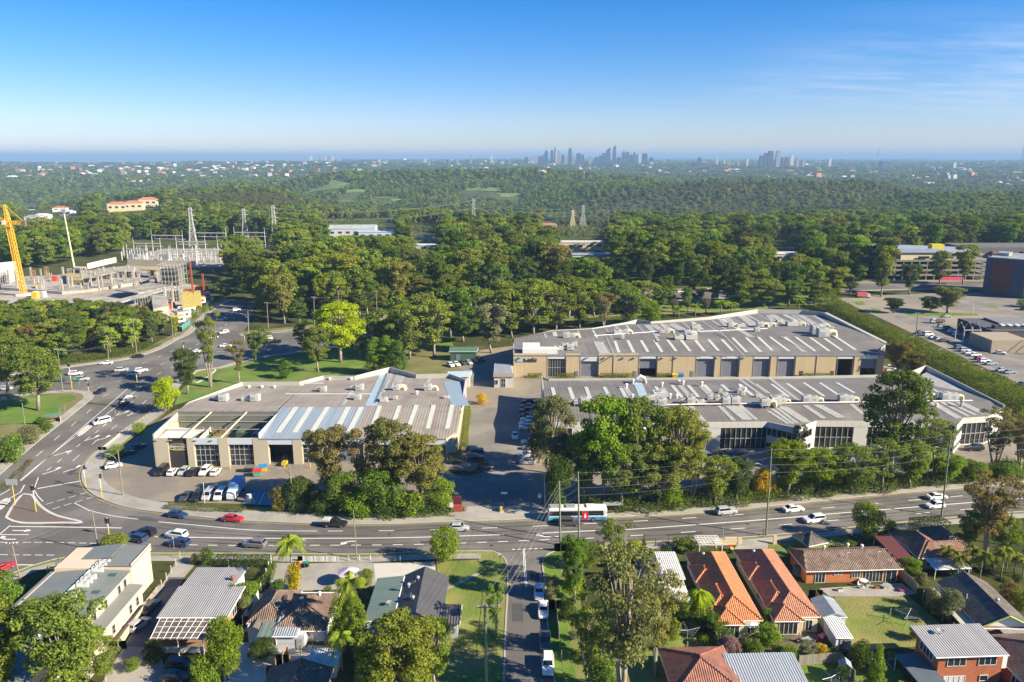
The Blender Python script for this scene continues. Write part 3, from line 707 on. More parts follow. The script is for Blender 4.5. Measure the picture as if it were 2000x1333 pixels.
# ------------------------------------------------------------------ the three warehouses
TAN = mat('tan_precast',(0.46,0.36,0.215),0.9,0.10,0.25,2.5,sheet=(0,0.5,0.05)); TANP = mat('warm_grey_precast',(0.46,0.40,0.29),0.9,0.08,0.25,2.5)
ROOFBR = mat('brown_grey_roof_sheet',(0.30,0.262,0.22),0.75,0.2,0.12,1.5,second=(.22,.185,.15),sscale=.11,slo=.48,shi=.7,sheet=(0,0.76,0.07),rib=(0,0.76,0.018)); ROOFDK = mat('charcoal_roof_sheet',(0.165,0.152,0.137),0.75,0.22,0.12,1.5,second=(.23,.21,.185),sscale=.09,slo=.48,shi=.72,sheet=(0,0.76,0.06),rib=(0,0.76,0.018))
ROOFBL = mat('blue_grey_roof_sheet',(0.27,0.315,0.36),0.4,0.08,0.1,2.0,sheet=(0,0.76,0.07),rib=(0,0.76,0.018)); ROLLER = mat('roller_door',(0.17,0.185,0.225),0.6,0.06,0.5,4,rib=(2,0.16,0.02)); BLUEROLL = mat('blue_roller_door',(0.10,0.15,0.23),0.6,0.06,0.5,4,rib=(2,0.16,0.02))
FASCIA = mat('fascia_panel',(0.58,0.575,0.53),0.6,0.06,0.3,3); FASCIAB = mat('pale_blue_fascia',(0.52,0.55,0.57),0.6,0.06,0.3,3); BLACKCLAD = mat('black_board_cladding',(0.05,0.045,0.043),0.7,0.25,0.5,6,rib=(2,0.2,0.03))
WHITEP = mat('white_wall_panel', (0.56, 0.545, 0.49), 0.75, 0.10, 0.25, 2.5)
def xat(px, Y, z): return (px - 1000.0) / FOC * (Y * CP + (CAM_H - z) * SP)
def onslope(px, py, pl):
    """where the sight line through px, py meets a roof plane z = z0 + k (Y - Y0)"""
    z0, k, Y0 = pl
    u, v = (px - 1000.0) / FOC, (py - 666.5) / FOC; d, f = v * CP + SP, CP - v * SP
    t = (CAM_H - z0 + k * Y0) / (d + k * f)
    return Vector((u * t, f * t, CAM_H - t * d))
class Ware(Bld):
    def L(s, p): return (p[0] - s.o.x, p[1] - s.o.y, p[2] - s.o.z) if len(p) > 2 else (p[0] - s.o.x, p[1] - s.o.y)
    def poly_roof(s, pts, pl, m, name='roof', th=0.25, parent=None):
        z0, k, Y0 = pl
        return s.part(MB().slab([s.L((x, y, z0 + k * (y - Y0))) for x, y in pts], th), name, m, parent)
    def wall_line(s, pts, z1, m, th=0.25, z0=-3.0, name='wall', closed=False):
        n = len(pts)
        for i in range(n if closed else n - 1):
            p, q = pts[i], pts[(i + 1) % n]; a = math.atan2(q[1] - p[1], q[0] - p[0]); d = math.hypot(q[0] - p[0], q[1] - p[1])
            c = s.L(((p[0] + q[0]) / 2, (p[1] + q[1]) / 2)); s.part(MB().box(c[0], c[1], z0 - s.o.z, d + th * 0.9, th, z1 - z0, a), name, m)
    def parapet(s, pts, z0, z1, m, th=0.3):
        for p, q in zip(pts, pts[1:]):
            a = math.atan2(q[1] - p[1], q[0] - p[0]); d = math.hypot(q[0] - p[0], q[1] - p[1]); c = s.L(((p[0] + q[0]) / 2, (p[1] + q[1]) / 2))
            s.part(MB().box(c[0], c[1], z0 - s.o.z, d + th * 0.8, th, z1 - z0, a), 'parapet', m)
    def strip_on(s, w, a, b, width, pl, m, parent, name='skylight', lift=0.08):
        p, q = onslope(*px_(w, *a), pl), onslope(*px_(w, *b), pl)
        h = width / 2; x = [(p.x - h, p.y), (p.x + h, p.y), (q.x + h, q.y), (q.x - h, q.y)]
        z0, k, Y0 = pl
        s.part(MB().slab([s.L((X, Y, z0 + k * (Y - Y0) + lift)) for X, Y in x], 0.07), name, m, parent)
    def unit(s, w, x, y, pl, kind=0, sc_=1.0, flip=1):
        p = s.L(onslope(*px_(w, x, y), pl)); b = s.root
        u = MB()
        if kind in (0,1,2): u.box(p[0],p[1],p[2] + 0.25,2.0 * sc_,1.7 * sc_,1.5 * sc_); u.box(p[0] - .7 * sc_,p[1],p[2] - .25,.15,1.5 * sc_,.55); u.box(p[0] + .7 * sc_,p[1],p[2] - .25,.15,1.5 * sc_,.55)
        else: u.box(p[0], p[1], p[2] + 0.2, 2.6 * sc_, 2.0 * sc_, 1.0 * sc_); u.box(p[0] + .3, p[1], p[2] - .3, 2.0 * sc_, 1.6 * sc_, .55)
        o = u.build('rooftop_unit', mat('unit_casing', (.50, .485, .44), .6, .14, .8, 4), b)
        f = MB().lathe(p[0],p[1],[(0.55 * sc_,p[2] + .25 + 1.5 * sc_),(0.6 * sc_,p[2] + .4 + 1.5 * sc_),(0.5 * sc_,p[2] + .42 + 1.5 * sc_)],10) if kind < 3 else MB().lathe(p[0],p[1],[(0.6 * sc_,p[2] + 1.2 * sc_),(0.6 * sc_,p[2] + 1.4 * sc_)],10)
        f.build('fan_cowl', GREYM, o)
        g = MB().box(p[0] - 0.3 * sc_, p[1] - 0.86 * sc_, p[2] + 0.55, 1.0 * sc_, 0.05, 0.8 * sc_); g.build('grille', GREYM, o)
        if kind in (1, 2):
            e = flip; zz = p[2] + .9 * sc_
            d = MB().tube([(p[0] + e * .9 * sc_,p[1],zz),(p[0] + e * 1.6 * sc_,p[1],zz + .25),(p[0] + e * 2.3 * sc_,p[1],zz),(p[0] + e * 2.45 * sc_,p[1],p[2] - .3)],0.45 * sc_,8)
            d.build('duct', CREAMM, o)
            if kind == 2:
                d = MB().tube([(p[0] + e * .8,p[1] + .9,zz),(p[0] + e * 1.5,p[1] + 1.8,zz + .2),(p[0] + e * 2.4,p[1] + 1.9,zz - .1),(p[0] + e * 2.6,p[1] + 1.9,p[2] - .3)],0.4,8); d.build('duct',CREAMM,o)
    def stack(s, w, x, y, pl, h=0.9, m=None):
        p = s.L(onslope(*px_(w, x, y), pl))
        MB().lathe(p[0],p[1],[(0.3,p[2] - .2),(0.3,p[2] + h),(0.5,p[2] + h + .1),(0.52,p[2] + h + .45),(0.2,p[2] + h + .6)],9).build('roof_vent',m or WHITEM,s.root)
    def bay(s, x0, x1, Y, z0, z1, kind, fascia=FASCIA, fh=1.7):
        """a recessed bay in the front wall between x0 and x1"""
        xc, w = (x0 + x1) / 2 - s.o.x, x1 - x0; y = Y - s.o.y; a, b = z0 - s.o.z, z1 - s.o.z
        if kind == 'tan': s.part(MB().box(xc, y, a - 2.5, w - 0.02, 0.3, b - a + 2.5), 'wall_panel', s.tan); return
        if kind == 'white': s.part(MB().box(xc, y, a - 1, w - 0.02, 0.3, b - a + 1), 'wall_panel', WHITEP); return
        s.part(MB().box(xc, y + 0.05, b - fh, w, 0.25, fh), 'fascia_panel', fascia)
        yr = y + 0.75; zt = b - fh
        s.part(MB().box(x0 - s.o.x + .03,y + .5,a - .5,.06,.8,b - a + .4),'reveal',s.tan); s.part(MB().box(x1 - s.o.x - .03,y + .5,a - .5,.06,.8,b - a + .4),'reveal',s.tan)
        if kind == 'dark': s.part(MB().box(xc, y + .3, a - .5, w - .1, .2, zt - a + .5), 'cladding', BLACKCLAD); return
        if kind == 'roller': s.part(MB().box(xc, yr, a - .5, w - .12, .12, zt - a + .5), 'roller_door', ROLLER); return
        if kind == 'blueroller': s.part(MB().box(xc, yr, a - .5, w - .12, .12, zt - a + .5), 'roller_door', BLUEROLL); return
        if kind == 'half': s.part(MB().box(xc, yr, a + (zt - a) * .45, w - .12, .12, (zt - a) * .55), 'roller_door', ROLLER)
        if kind in ('open', 'half'):
            s.part(MB().box(xc,yr + 7,a - .5,w + 3,.2,zt - a + .5).box(xc - w / 2 - 1.5,yr + 3.5,a - .5,.2,7,zt - a + .5).box(xc + w / 2 + 1.5,yr + 3.5,a - .5,.2,7,zt - a + .5).box(xc,yr + 3.7,zt,w + 3,6.6,.15),'interior',mat('warehouse_interior',(0.10,0.09,0.08),0.9)); return
        if kind == 'hiroller':
            s.part(MB().box(xc,y + .08,zt - .9,w,.2,.9),'fascia_panel',fascia); s.grid_glass(xc,y + .35,zt,w - .3,0,6,1); s.part(MB().box(xc,yr,a - .5,w - .12,.12,zt - .9 - a + .5),'roller_door',ROLLER); return
        cols, rows = (5, 4) if kind == 'glass' else (7, 2)
        s.grid_glass(xc, yr - .2, a, w - .2, zt - a, cols, rows)
    def grid_glass(s, xc, y, a, w, h, cols, rows, gm=None, fm=None):
        if h == 0: a, h = a - 2.0 + 0.0, 1.7; a += 1.4
        g = s.part(MB().box(xc, y, a - .3, w, .08, h + .3), 'window', gm or GLASS); f = MB()
        for i in range(cols + 1): f.box(xc - w / 2 + w * i / cols, y - .07, a, .09, .1, h)
        for j in range(rows + 1): f.box(xc, y - .065, a + h * j / rows - .045, w, .09, .09)
        f.build('mullion_grid', fm or REVEAL, g)

# --- west warehouse with the roofless play courtyard
W1 = Ware('warehouse', 'tan warehouse at the corner with a roofless play courtyard and blue grey roof bays', 'warehouse', -52, 184, z=-1.0)
W1.tan = TANP
YF, ZE = 183.4, 5.9
PF = (ZE, 0.0875, YF); PB = (ZE + 0.0875 * 19.6, -0.055, 203.0)
def wx(zx): return xat(280 + zx / 3.808, YF, 0.5)
segs = [(95,195,'tan'),(195,335,'dark'),(335,385,'tan'),(385,570,'glass'),(570,640,'tan'),(640,825,'glass'),(825,935,'tan'),(935,1118,'open'),(1118,1185,'tan'),
        (1185,1370,'glass'),(1370,1450,'tan'),(1450,1640,'roller'),(1640,1710,'tan'),(1710,1890,'glass'),(1890,1980,'tan'),(1980,2075,'roller'),(2075,2082,'tan'),(2082,2255,'blueroller')]
for a,b,k in segs: W1.bay(wx(a),wx(b),YF,float(h0(wx((a + b) / 2))),ZE - .02,k,FASCIAB if k != 'dark' else BLACKCLAD,1.7 if k != 'dark' else .3)
xL, xR = wx(95), wx(2255)
W1.wall_line([(xR,YF),(-14.2,187.3),(-14.6,232.5),(-20.1,239),(-30.9,238.3),(-40.8,247),(-50.4,236.2),(-60.5,236.6),(-66.3,229.8),(-84.1,229.6),(-92.4,209.5),(xL - .1,YF)],ZE - .1,TANP)
rf = W1.poly_roof([(-64, YF - .25), (-40.5, YF - .25), (-40.5, 203), (-64, 203)], PF, ROOFBL)
rf2 = W1.poly_roof([(-40.45, YF - .25), (xR, YF - .25), (-14.3, 187.2), (-14.3, 203), (-40.45, 203)], PF, ROOFBR)
rb = W1.poly_roof([(-64,203.05),(-14.3,203.05),(-14.5,232.2),(-20.1,238.8),(-30.9,238.1),(-40.8,246.8),(-50.4,236),(-60.5,236.4),(-64,232.2)],PB,ROOFBR)
rl = W1.poly_roof([(-92, 200.5), (-64.05, 200.5), (-64.05, 232), (-66.3, 229.7), (-84.1, 229.5), (-92.2, 209.5)], (7.3, -.05, 200.5), ROOFBR)
PARAP = mat('weathered_parapet', (.42, .405, .365), .85, .12, .3, 3)
W1.parapet([(xL,YF),(-92.4,209.5),(-84.1,229.7),(-66.3,229.9),(-60.5,236.8),(-50.4,236.4),(-40.8,247.2),(-30.9,238.4),(-20.1,239.1),(-14.6,232.5),(-14.2,203)],ZE - .3,7.0,PARAP)
W1.parapet([(-64.02, YF), (-64.02, 203)], ZE - 1.5, 7.2, FASCIAB, .25)
for a,b in (((1000,630),(1135,440)),((1125,628),(1245,440)),((1255,625),(1370,440)),((1435,610),(1525,440)),((1530,620),(1620,440))): W1.strip_on('Z5',a,b,1.3,PF,SKYLIGHT,rf)
for a,b in (((100,595),(160,430)),((250,590),(305,430)),((370,600),(432,425)),((515,600),(560,425)),((660,600),(697,425))): W1.strip_on('Z6',a,b,1.2,PF,SKYLIGHT,rf2)
W1.strip_on('Z5', (1690, 430), (1800, 185), 3.2, PB, SKYBLUE, rb, 'roof_sheet_strip')
for a, b in (((1720, 410), (1815, 180)), ((1480, 425), (1570, 290))): W1.strip_on('Z5', a, b, .9, PB, WHITESHEET, rb, 'roof_sheet_strip')
for a,b,w in (((180,330),(250,175),1.2),((240,320),(300,180),1.0),((290,265),(340,180),2.0),((505,320),(530,210),1.2)): W1.strip_on('Z6',a,b,w,PB,WHITESHEET,rb,'roof_sheet_strip')
for a,b in (((690,250),(760,430)),): W1.strip_on('Z6',b,a,5.0,PB,mat('pale_blue_sheet',(0.28,0.36,0.42),0.4,0.08),rb,'roof_sheet_strip',.05)
for zx,zy,k,s_ in ((600,395,0,1.2),(560,385,3,.9),(770,390,3,1.0),(835,395,0,1.2),(1340,325,1,.9),(1610,315,1,1.1),(1595,385,0,.9),(1790,400,3,.8)): W1.unit('Z5',zx,zy,PB if zx > 1000 else (7.3,-.05,200.5),k,s_,-1)
for zx,zy,k,s_ in ((285,315,2,1.0),(520,315,1,1.1),(655,375,3,.6),(190,390,3,.7),(275,385,0,.6)): W1.unit('Z6',zx,zy,PB,k,s_,1)
for zx,zy in ((785,297),(882,297),(975,297),(1250,245),(1385,238),(1545,238),(605,320)): W1.stack('Z5',zx,zy,PB if zx > 1000 else (7.3,-.05,200.5),.2)
W1.stack('Z6', 435, 345, PB, .5)
# gutters / flashing lines on the roof
for w, a, b in (('Z5', (1060, 345), (1700, 345)), ('Z5', (1110, 265), (1340, 265))):
    p,q = onslope(*px_(w,*a),PB),onslope(*px_(w,*b),PB); W1.part(MB().tube([W1.L(p + Vector((0,0,.1))),W1.L(q + Vector((0,0,.1)))],.12,4),'conduit',WHITEM,rb)
# courtyard: deck, screens, beams, shade sail, playhouse
W1.part(MB().slab([W1.L((x,y,1.5)) for x,y in ((xL + .3,184.2),(-64.2,184.2),(-64.2,200.4),(-91.8,200.4))],.3),'courtyard_floor',mat('artificial_turf',(0.13,0.17,0.03),0.9,0.2,0.3,3,second=(0.25,0.22,0.13),sscale=.16,slo=.5,shi=.55))
W1.wall_line([(-91.5, 200.3), (-64.2, 200.3)], 7.0, mat('olive_grey_wall', (0.17, 0.17, 0.14), 0.9, 0.15, 0.4, 2), .2, 1.5, 'courtyard_wall')
W1.wall_line([(-83.0,200.2),(-82.8,192)],2.9,WHITEP,.15,1.5,'play_screen'); W1.wall_line([(-74.5,200),(-74.0,194.5),(-67,194.5)],3.3,mat('dark_green_panel',(0.05,0.09,0.07),0.6),.12,1.5,'play_screen')
for x in (-83.5, -73.8): W1.part(MB().tube([W1.L((x, YF + .3, 5.8)), W1.L((x + 1.0, 200.4, 7.0))], .22, 4), 'roof_beam', CREAMM)
for y, z in ((189, 6.2), (194, 6.5), (198.5, 6.8)): W1.part(MB().tube([W1.L((-90.8, y, z)), W1.L((-64.2, y, z))], .11, 4), 'roof_beam', GREYM)
W1.part(MB().slab([W1.L(p) for p in ((-90.3, 185, 5.4), (-82.5, 185.2, 5.0), (-80.5, 190.5, 5.6), (-89.8, 191.5, 6.0))], .04), 'shade_sail', WHITEP)
for i, x in enumerate((-88, -85, -81, -79)): W1.part(MB().box(*W1.L((x, 198.2, 1.5)), 1.8, .6, 1.5 + .4 * (i % 2)), 'timber_play_bench', TIMBER)
W1.part(MB().box(*W1.L((-67.0,190.5,1.5)),2.4,2.2,2.6).slab([W1.L(p) for p in ((-68.4,189.2,4.1),(-67,189.2,5.2),(-67,191.9,5.2),(-68.4,191.9,4.1))],.1).slab([W1.L(p) for p in ((-65.6,191.9,4.1),(-67,191.9,5.2),(-67,189.2,5.2),(-65.6,189.2,4.1))],.1),'playhouse',BLUERIB[1])
for x in (-90, -86.5, -80, -76): W1.part(MB().box(*W1.L((x, YF - .25, 5.3)), .8, .35, .15), 'flood_lamp', GREYM)
# sign on the dark cladding: gold rounded frame and white words
def text(body, size, loc, rot, m, parent, name='lettering', align='CENTER', ext=0.02):
    cu = bpy.data.curves.new(name,'FONT'); cu.body = body; cu.size = size; cu.align_x = align; cu.align_y = 'CENTER'; cu.extrude = ext; cu.materials.append(m)
    tmp = bpy.data.objects.new(name + '_curve', cu); col.objects.link(tmp); bpy.context.view_layer.update()
    me = bpy.data.meshes.new_from_object(tmp.evaluated_get(bpy.context.evaluated_depsgraph_get())); me.name = name
    bpy.data.objects.remove(tmp); bpy.data.curves.remove(cu)
    if not me.materials: me.materials.append(m)
    o = link(name, me, parent); o.location = loc; o.rotation_euler = rot
    return o
xs = (wx(195) + wx(335)) / 2
GOLD = mat('gold_sign', (0.42, 0.33, 0.04), 0.6); WHITET = mat('white_lettering', (0.75, 0.75, 0.72), 0.6, .03)
ring = MB(); pts = [(W1.L((xs,0,0))[0] + 2.4 * math.cos(t) * (abs(math.cos(t)) ** -.3 if abs(math.cos(t)) > .05 else 1),YF - W1.o.y + .16,3.4 - W1.o.z + .85 * math.sin(t)) for t in [2 * math.pi * i / 24 for i in range(25)]]
ring.tube(pts, .1, 4); ring.build('sign_frame', GOLD, W1.root)
text('GREENWOOD', .75, (W1.L((xs, 0, 0))[0], YF - W1.o.y + .15, 3.5 - W1.o.z), (R(90), 0, 0), WHITET, W1.root)
text('EARLY LEARNING', .34, (W1.L((xs, 0, 0))[0], YF - W1.o.y + .15, 2.9 - W1.o.z), (R(90), 0, 0), WHITET, W1.root)

# --- north-east warehouse with the tan front
W2 = Ware('warehouse', 'long tan warehouse at the back with charcoal roof, roller doors and a blue sign', 'warehouse', 66, 262, z=0.0)
W2.tan = TAN
YF2, ZE2 = 259.6, 8.0
P2 = (ZE2, 0.075, YF2); P2B = (ZE2 + .075 * 18.4, -.04, 278.0)
def wx7(z): return xat(1000 + z / 3.808, YF2, 3)
def wx8(z): return xat(1500 + z / 3.808, YF2, 3)
segs = [(wx7(15),wx7(262),'tan'),(wx7(262),wx7(398),'hiwin'),(wx7(398),wx7(505),'tan'),(wx7(505),wx7(640),'hiroller'),(wx7(640),wx7(940),'tan'),(wx7(940),wx7(1075),'half'),(wx7(1075),wx7(1365),'tan'),
        (wx7(1365),wx7(1500),'roller'),(wx7(1500),wx7(1552),'tan'),(wx7(1552),wx7(1685),'roller'),(wx7(1685),wx7(1790),'tan'),(wx7(1790),wx8(10),'roller'),(wx8(10),wx8(65),'tan'),(wx8(65),wx8(195),'roller'),
        (wx8(195),wx8(505),'tan'),(wx8(505),wx8(630),'open'),(wx8(630),wx8(685),'tan'),(wx8(685),wx8(805),'half'),(wx8(805),wx8(855),'tan')]
for a, b, k in segs: W2.bay(a, b, YF2, 0, ZE2 - .02 if k != 'tan' or a > 36 or a < 0 else ZE2 + .5, k, FASCIA, 1.4)
back2 = [(135.5,271),(136.6,331),(129.3,336),(110,338),(84,321),(57.5,311.2),(47.2,310),(31.6,298.4),(16,294.8),(.6,279.5),(.6,YF2)]
W2.wall_line([(wx8(855), YF2)] + back2, ZE2 - .6, TAN)
r2 = W2.poly_roof([(.8, YF2 - .2), (wx8(855), YF2 - .2), (135.3, 271), (135.4, 278), (.8, 278)], P2, ROOFDK)
r2b = W2.poly_roof([(.8,278.05),(135.4,278.05),(136.4,331),(129.2,335.8),(110,337.8),(84,320.8),(57.5,311),(47.2,309.8),(31.6,298.2),(16,294.6),(.8,279.6)],P2B,ROOFDK)
W2.parapet([(129,262),(135.5,271),(136.6,331),(129.3,336),(110,338),(84,321),(57.5,311.2),(52.5,315.5),(47.2,310),(31.6,298.4),(16,294.8),(.6,279.5),(.6,YF2)],ZE2 - .9,8.9,PARAP)
W2.part(MB().box(*W2.L((136.9, 300, 8.9)), 1.6, 58, .25), 'parapet_capping', PARAP)
for a,b in (((765,330),(795,415)),((860,325),(905,415)),((960,325),(1010,410)),((1060,325),(1115,410)),((1155,320),(1220,405)),((1255,320),(1325,405)),((1360,320),(1430,405)),((1460,318),(1535,402)),((1560,318),(1640,402)),
             ((1640, 305), (1745, 412)), ((1740, 305), (1850, 410)), ((1830, 300), (1935, 400))): W2.strip_on('Z7', b, a, 1.1, P2, SKYLIGHT, r2)
for a,b in (((15,300),(155,405)),((125,300),(265,408)),((205,300),(350,405)),((315,305),(455,405)),((420,310),(550,400)),((490,290),(650,395))): W2.strip_on('Z8',b,a,1.1,P2,SKYLIGHT,r2)
W2.strip_on('Z7',(690,425),(640,335),3.6,P2,WHITESHEET,r2,'roof_sheet_strip'); W2.strip_on('Z7',(765,450),(700,300),.5,P2,GREYM,r2,'roof_flashing')
W2.strip_on('Z7', (1728, 440), (1540, 250), .4, P2, WHITESHEET, r2, 'roof_flashing')
W2.strip_on('Z8', (285, 412), (95, 295), .6, P2, WHITESHEET, r2, 'roof_sheet_strip')
for a,b,w in (((1090,330),(1020,210),1.2),((1120,255),(1050,210),3),((1190,255),(1130,205),2),((1280,255),(1190,205),4),((1780,300),(1690,245),2.5),((1590,220),(1530,150),1.5),((1660,220),(1590,150),3),((1800,215),(1700,135),4)): W2.strip_on('Z7',a,b,w,P2B,WHITESHEET,r2b,'roof_sheet_strip')
for a,b,w in (((150,210),(30,135),3.5),((60,205),(0,140),2),((320,215),(180,140),1.5),((365,215),(240,140),3),((490,235),(340,140),1.5)): W2.strip_on('Z8',a,b,w,P2B,WHITESHEET,r2b,'roof_sheet_strip')
gb_ = np.random.default_rng(5); bx_, by_ = [.8, 16, 31.6, 47.2, 57.5, 84, 110, 129], [279.6, 294.6, 298.2, 309.8, 311, 320.8, 337.8, 335.8]
for i in range(24):
    x = 12 + i * 4.9 + gb_.uniform(-1,1); y1 = float(np.interp(x,bx_,by_)) - 2.5; y0 = max(280,y1 - gb_.uniform(14,30)); h_ = gb_.choice((.4,.4,.8,1.1))
    W2.poly_roof([(x - h_,y0),(x + h_,y0),(x + h_,y1),(x - h_,y1)],(P2B[0] + .07,P2B[1],P2B[2]),(WHITESHEET,SKYLIGHT,GREYM)[i % 3],'roof_sheet_strip',.06,r2b)
p = W2.L(onslope(*px_('Z7',208,425),P2)); W2.part(MB().box(p[0],p[1] + 1.5,p[2],12.2,3.5,1.8).box(p[0] - 3,p[1] + 2.5,p[2] + 1.8,6,1.6,1.5),'plant_enclosure',WHITEM)
for zx,zy,k,s_,pl in ((350,395,3,1.2,P2),(400,390,0,1.3,P2),(435,395,0,1.3,P2),(465,370,0,1,P2),(405,305,0,1.2,P2B),(450,305,2,1,P2B),(790,275,3,1.3,P2B),(845,275,2,1,P2B),(1150,270,2,1.1,P2B),(1110,272,1,.9,P2B),(1305,290,2,1.3,P2B),(1365,262,0,1.7,P2B),
                           (1330,315,3,1.6,P2B),(1240,315,3,1.3,P2B),(1625,225,1,1.1,P2B),(1700,225,3,1.2,P2B),(1845,225,2,1.3,P2B),(1820,260,0,1,P2B),(820,315,0,.7,P2B)): W2.unit('Z7',zx,zy,pl,k,s_,1)
for zx,zy,k,s_,pl in ((175,215,3,1.6,P2B),(230,215,1,1,P2B),(85,190,3,.9,P2B),(360,275,0,2.2,P2B),(405,295,2,2.0,P2B),(410,225,1,.9,P2B),(10,220,2,1,P2B)): W2.unit('Z8',zx,zy,pl,k,s_,1)
for a, b in (((610, 293), (1080, 262)), ((1400, 262), (1900, 240))):
    p,q = onslope(*px_('Z7',*a),P2B),onslope(*px_('Z7',*b),P2B); W2.part(MB().tube([W2.L(p + Vector((0,0,.15))),W2.L(q + Vector((0,0,.15)))],.18,4),'conduit',WHITEM,r2b)
for zx in (262,398,505,640,748,940,1075,1190,1365,1500,1552,1685,1790): W2.part(MB().tube([W2.L((wx7(zx) + .25,YF2 - .26,-.1)),W2.L((wx7(zx) + .25,YF2 - .26,ZE2 - .3))],.09,5),'downpipe',GREYM)
for zx in (10,65,195,350,505,630): W2.part(MB().tube([W2.L((wx8(zx) + .25,YF2 - .26,-.1)),W2.L((wx8(zx) + .25,YF2 - .26,ZE2 - .3))],.09,5),'downpipe',GREYM)
for zx, w_ in ((1008, 4.5), (1432, 3.5), (1620, 3.0)): W2.part(MB().box(*W2.L((wx7(zx), YF2 - .12, ZE2 - 1.15)), w_, .06, .8), 'tenant_sign', WHITEM)
W2.part(MB().slab([W2.L((x,YF2 - .42,z)) for x,z in ((.6,ZE2 + .02),(130,ZE2 + .02))] + [W2.L((x,YF2 - .2,z)) for x,z in ((130,ZE2 + .02),(.6,ZE2 + .02))],.2),'gutter',GREYM)
SIGNB = mat('sign_blue', (0.25, 0.45, 0.55), 0.5, .04); SIGNK = mat('sign_navy', (0.035, 0.03, 0.05), 0.5, .04)
W2.part(MB().box(*W2.L((xat(1015.5, YF2, 5), YF2 - .3, 5.6)), 2.1, .2, 1.0), 'sign_plate', SIGNB)
text('Roland', 1.75, W2.L((xat(1035, YF2, 5), YF2 - .3, 6.05)), (R(90), 0, 0), SIGNK, W2.root, ext=.08)
for zx in (60, 170, 560, 690, 830, 910, 1120, 1220, 1520, 1720): W2.part(MB().box(*W2.L((wx7(zx), YF2 - .5, 7.0)), 1.1, .7, .18), 'wall_lamp', GREYM)
for zx in (480, 915, 1340): W2.door(W2.L((wx7(zx), 0, 0))[0], YF2 - .2 - W2.o.y, 0, 1.1, 2.2, 'S', ROLLER)
for zx in (250, 480): W2.door(W2.L((wx8(zx), 0, 0))[0], YF2 - .2 - W2.o.y, 0, 1.1, 2.2, 'S', mat('maroon_door', (.12, .04, .05)))

# --- south-east warehouse with the glazed office front
W3 = Ware('warehouse', 'long dark roofed warehouse with glazed white office front and pointed bays', 'warehouse', 70, 191, z=0.0)
W3.tan = WHITEP
ZE3 = 7.6
P3 = (ZE3, 0.08, 190.5); P3B = (ZE3 + .08 * 14.5, -.05, 205.0)
front = [(9.0,190.3),(24,190.3),(30.5,186),(37,190.5),(47.5,190.3),(67,190.8),(73.1,186.0),(79.9,191.6),(110.4,190.8),(114.6,187.6),(119.9,193.8),(127.1,195),(134.6,200.2)]
r3 = W3.poly_roof([(9.2, 190.4)] + [(x, y + .1) for x, y in front[1:]] + [(134.4, 205), (9.2, 205)], P3, ROOFDK)
r3b = W3.poly_roof([(9.2, 205.05), (134.4, 205.05), (134.6, 241), (127, 234.2), (80, 231.2), (11.6, 229), (9.2, 231)], P3B, ROOFDK)
W3.wall_line([(134.6, 200.2), (134.8, 241.4), (126.9, 234.4), (80, 231.4), (11.6, 229.2), (9.4, 232.6), (9, 190.3)], ZE3 - .6, WHITEP)
W3.parapet([(134.6,200.2),(134.8,241.4),(126.9,234.5)],ZE3 - .8,9.2,PARAP); W3.parapet([(126.9,234.6),(80,231.5),(11.6,229.3),(9.4,232.6),(9,190.3)],ZE3 - .8,8.1,PARAP,.35)
W3.part(MB().slab([W3.L(p) for p in ((128.5,199,8.2),(133.4,203,8.3),(133.9,238,8.1),(127.5,232.5,7.75))],.1),'roof_sheet_strip',WHITESHEET,r3b)
def face(p, q, kinds, z1=ZE3, fas=1.5):
    d = Vector((q[0] - p[0], q[1] - p[1], 0)); L = d.length; a = math.atan2(d.y, d.x); u = d / L; nrm = Vector((u.y, -u.x, 0))
    def bx(name, s0, s1, z0, zz1, m, off=0, th=.25, parent=None):
        c = Vector((p[0], p[1], 0)) + u * (s0 + s1) / 2 + nrm * off; c = W3.L((c.x, c.y, z0))
        return W3.part(MB().box(c[0], c[1], c[2], s1 - s0, th, zz1 - z0, a), name, m, parent)
    n = max(1, round(L / 1.9))
    for i in range(n): bx('fascia_panel', L * i / n + .02, L * (i + 1) / n - .02, z1 - fas, z1 + .12, WHITEP, .12, .2)
    s = 0.0
    for k, frac in kinds:
        e = s + L * frac
        if k == 'w': bx('wall_panel', s, e, -.5, z1 - fas, WHITEP, 0, .3)
        elif k == 'g':
            g = bx('window', s, e, .2, z1 - fas, GLASS, -.25, .1); m = max(2, round((e - s) / 1.35))
            for i in range(m + 1): bx('mullion', s + (e - s) * i / m - .05, s + (e - s) * i / m + .05, .2, z1 - fas, REVEAL, -.1, .22, g)
            bx('transom', s, e, 3.0, 3.12, REVEAL, -.15, .12, g); bx('sill_wall', s, e, -.5, .2, WHITEP, 0, .3)
        elif k == 'h':
            bx('wall_panel', s, e, 2.0, 4.0, WHITEP, 0, .3); bx('wall_panel', s, e, -.5, .6, WHITEP, 0, .3)
            for z0, zz in ((.6, 2.0), (4.0, z1 - fas)):
                g = bx('window', s, e, z0, zz, GLASS, -.2, .1); m = max(2, round((e - s) / 1.3))
                for i in range(m + 1): bx('mullion', s + (e - s) * i / m - .05, s + (e - s) * i / m + .05, z0, zz, REVEAL, -.08, .2, g)
        s = e
pats = [[('g',.45),('w',.25),('g',.3)],[('h',1)],[('h',1)],[('w',.3),('g',.7)],[('w',.37),('g',.63)],[('h',1)],[('h',.8),('w',.2)],[('g',.33),('w',.12),('g',.3),('w',.1),('g',.15)],[('h',1)],[('h',1)],[('g',1)],[('g',.3),('w',.7)]]
for (p, q), k in zip(zip(front, front[1:]), pats): face(p, q, k)
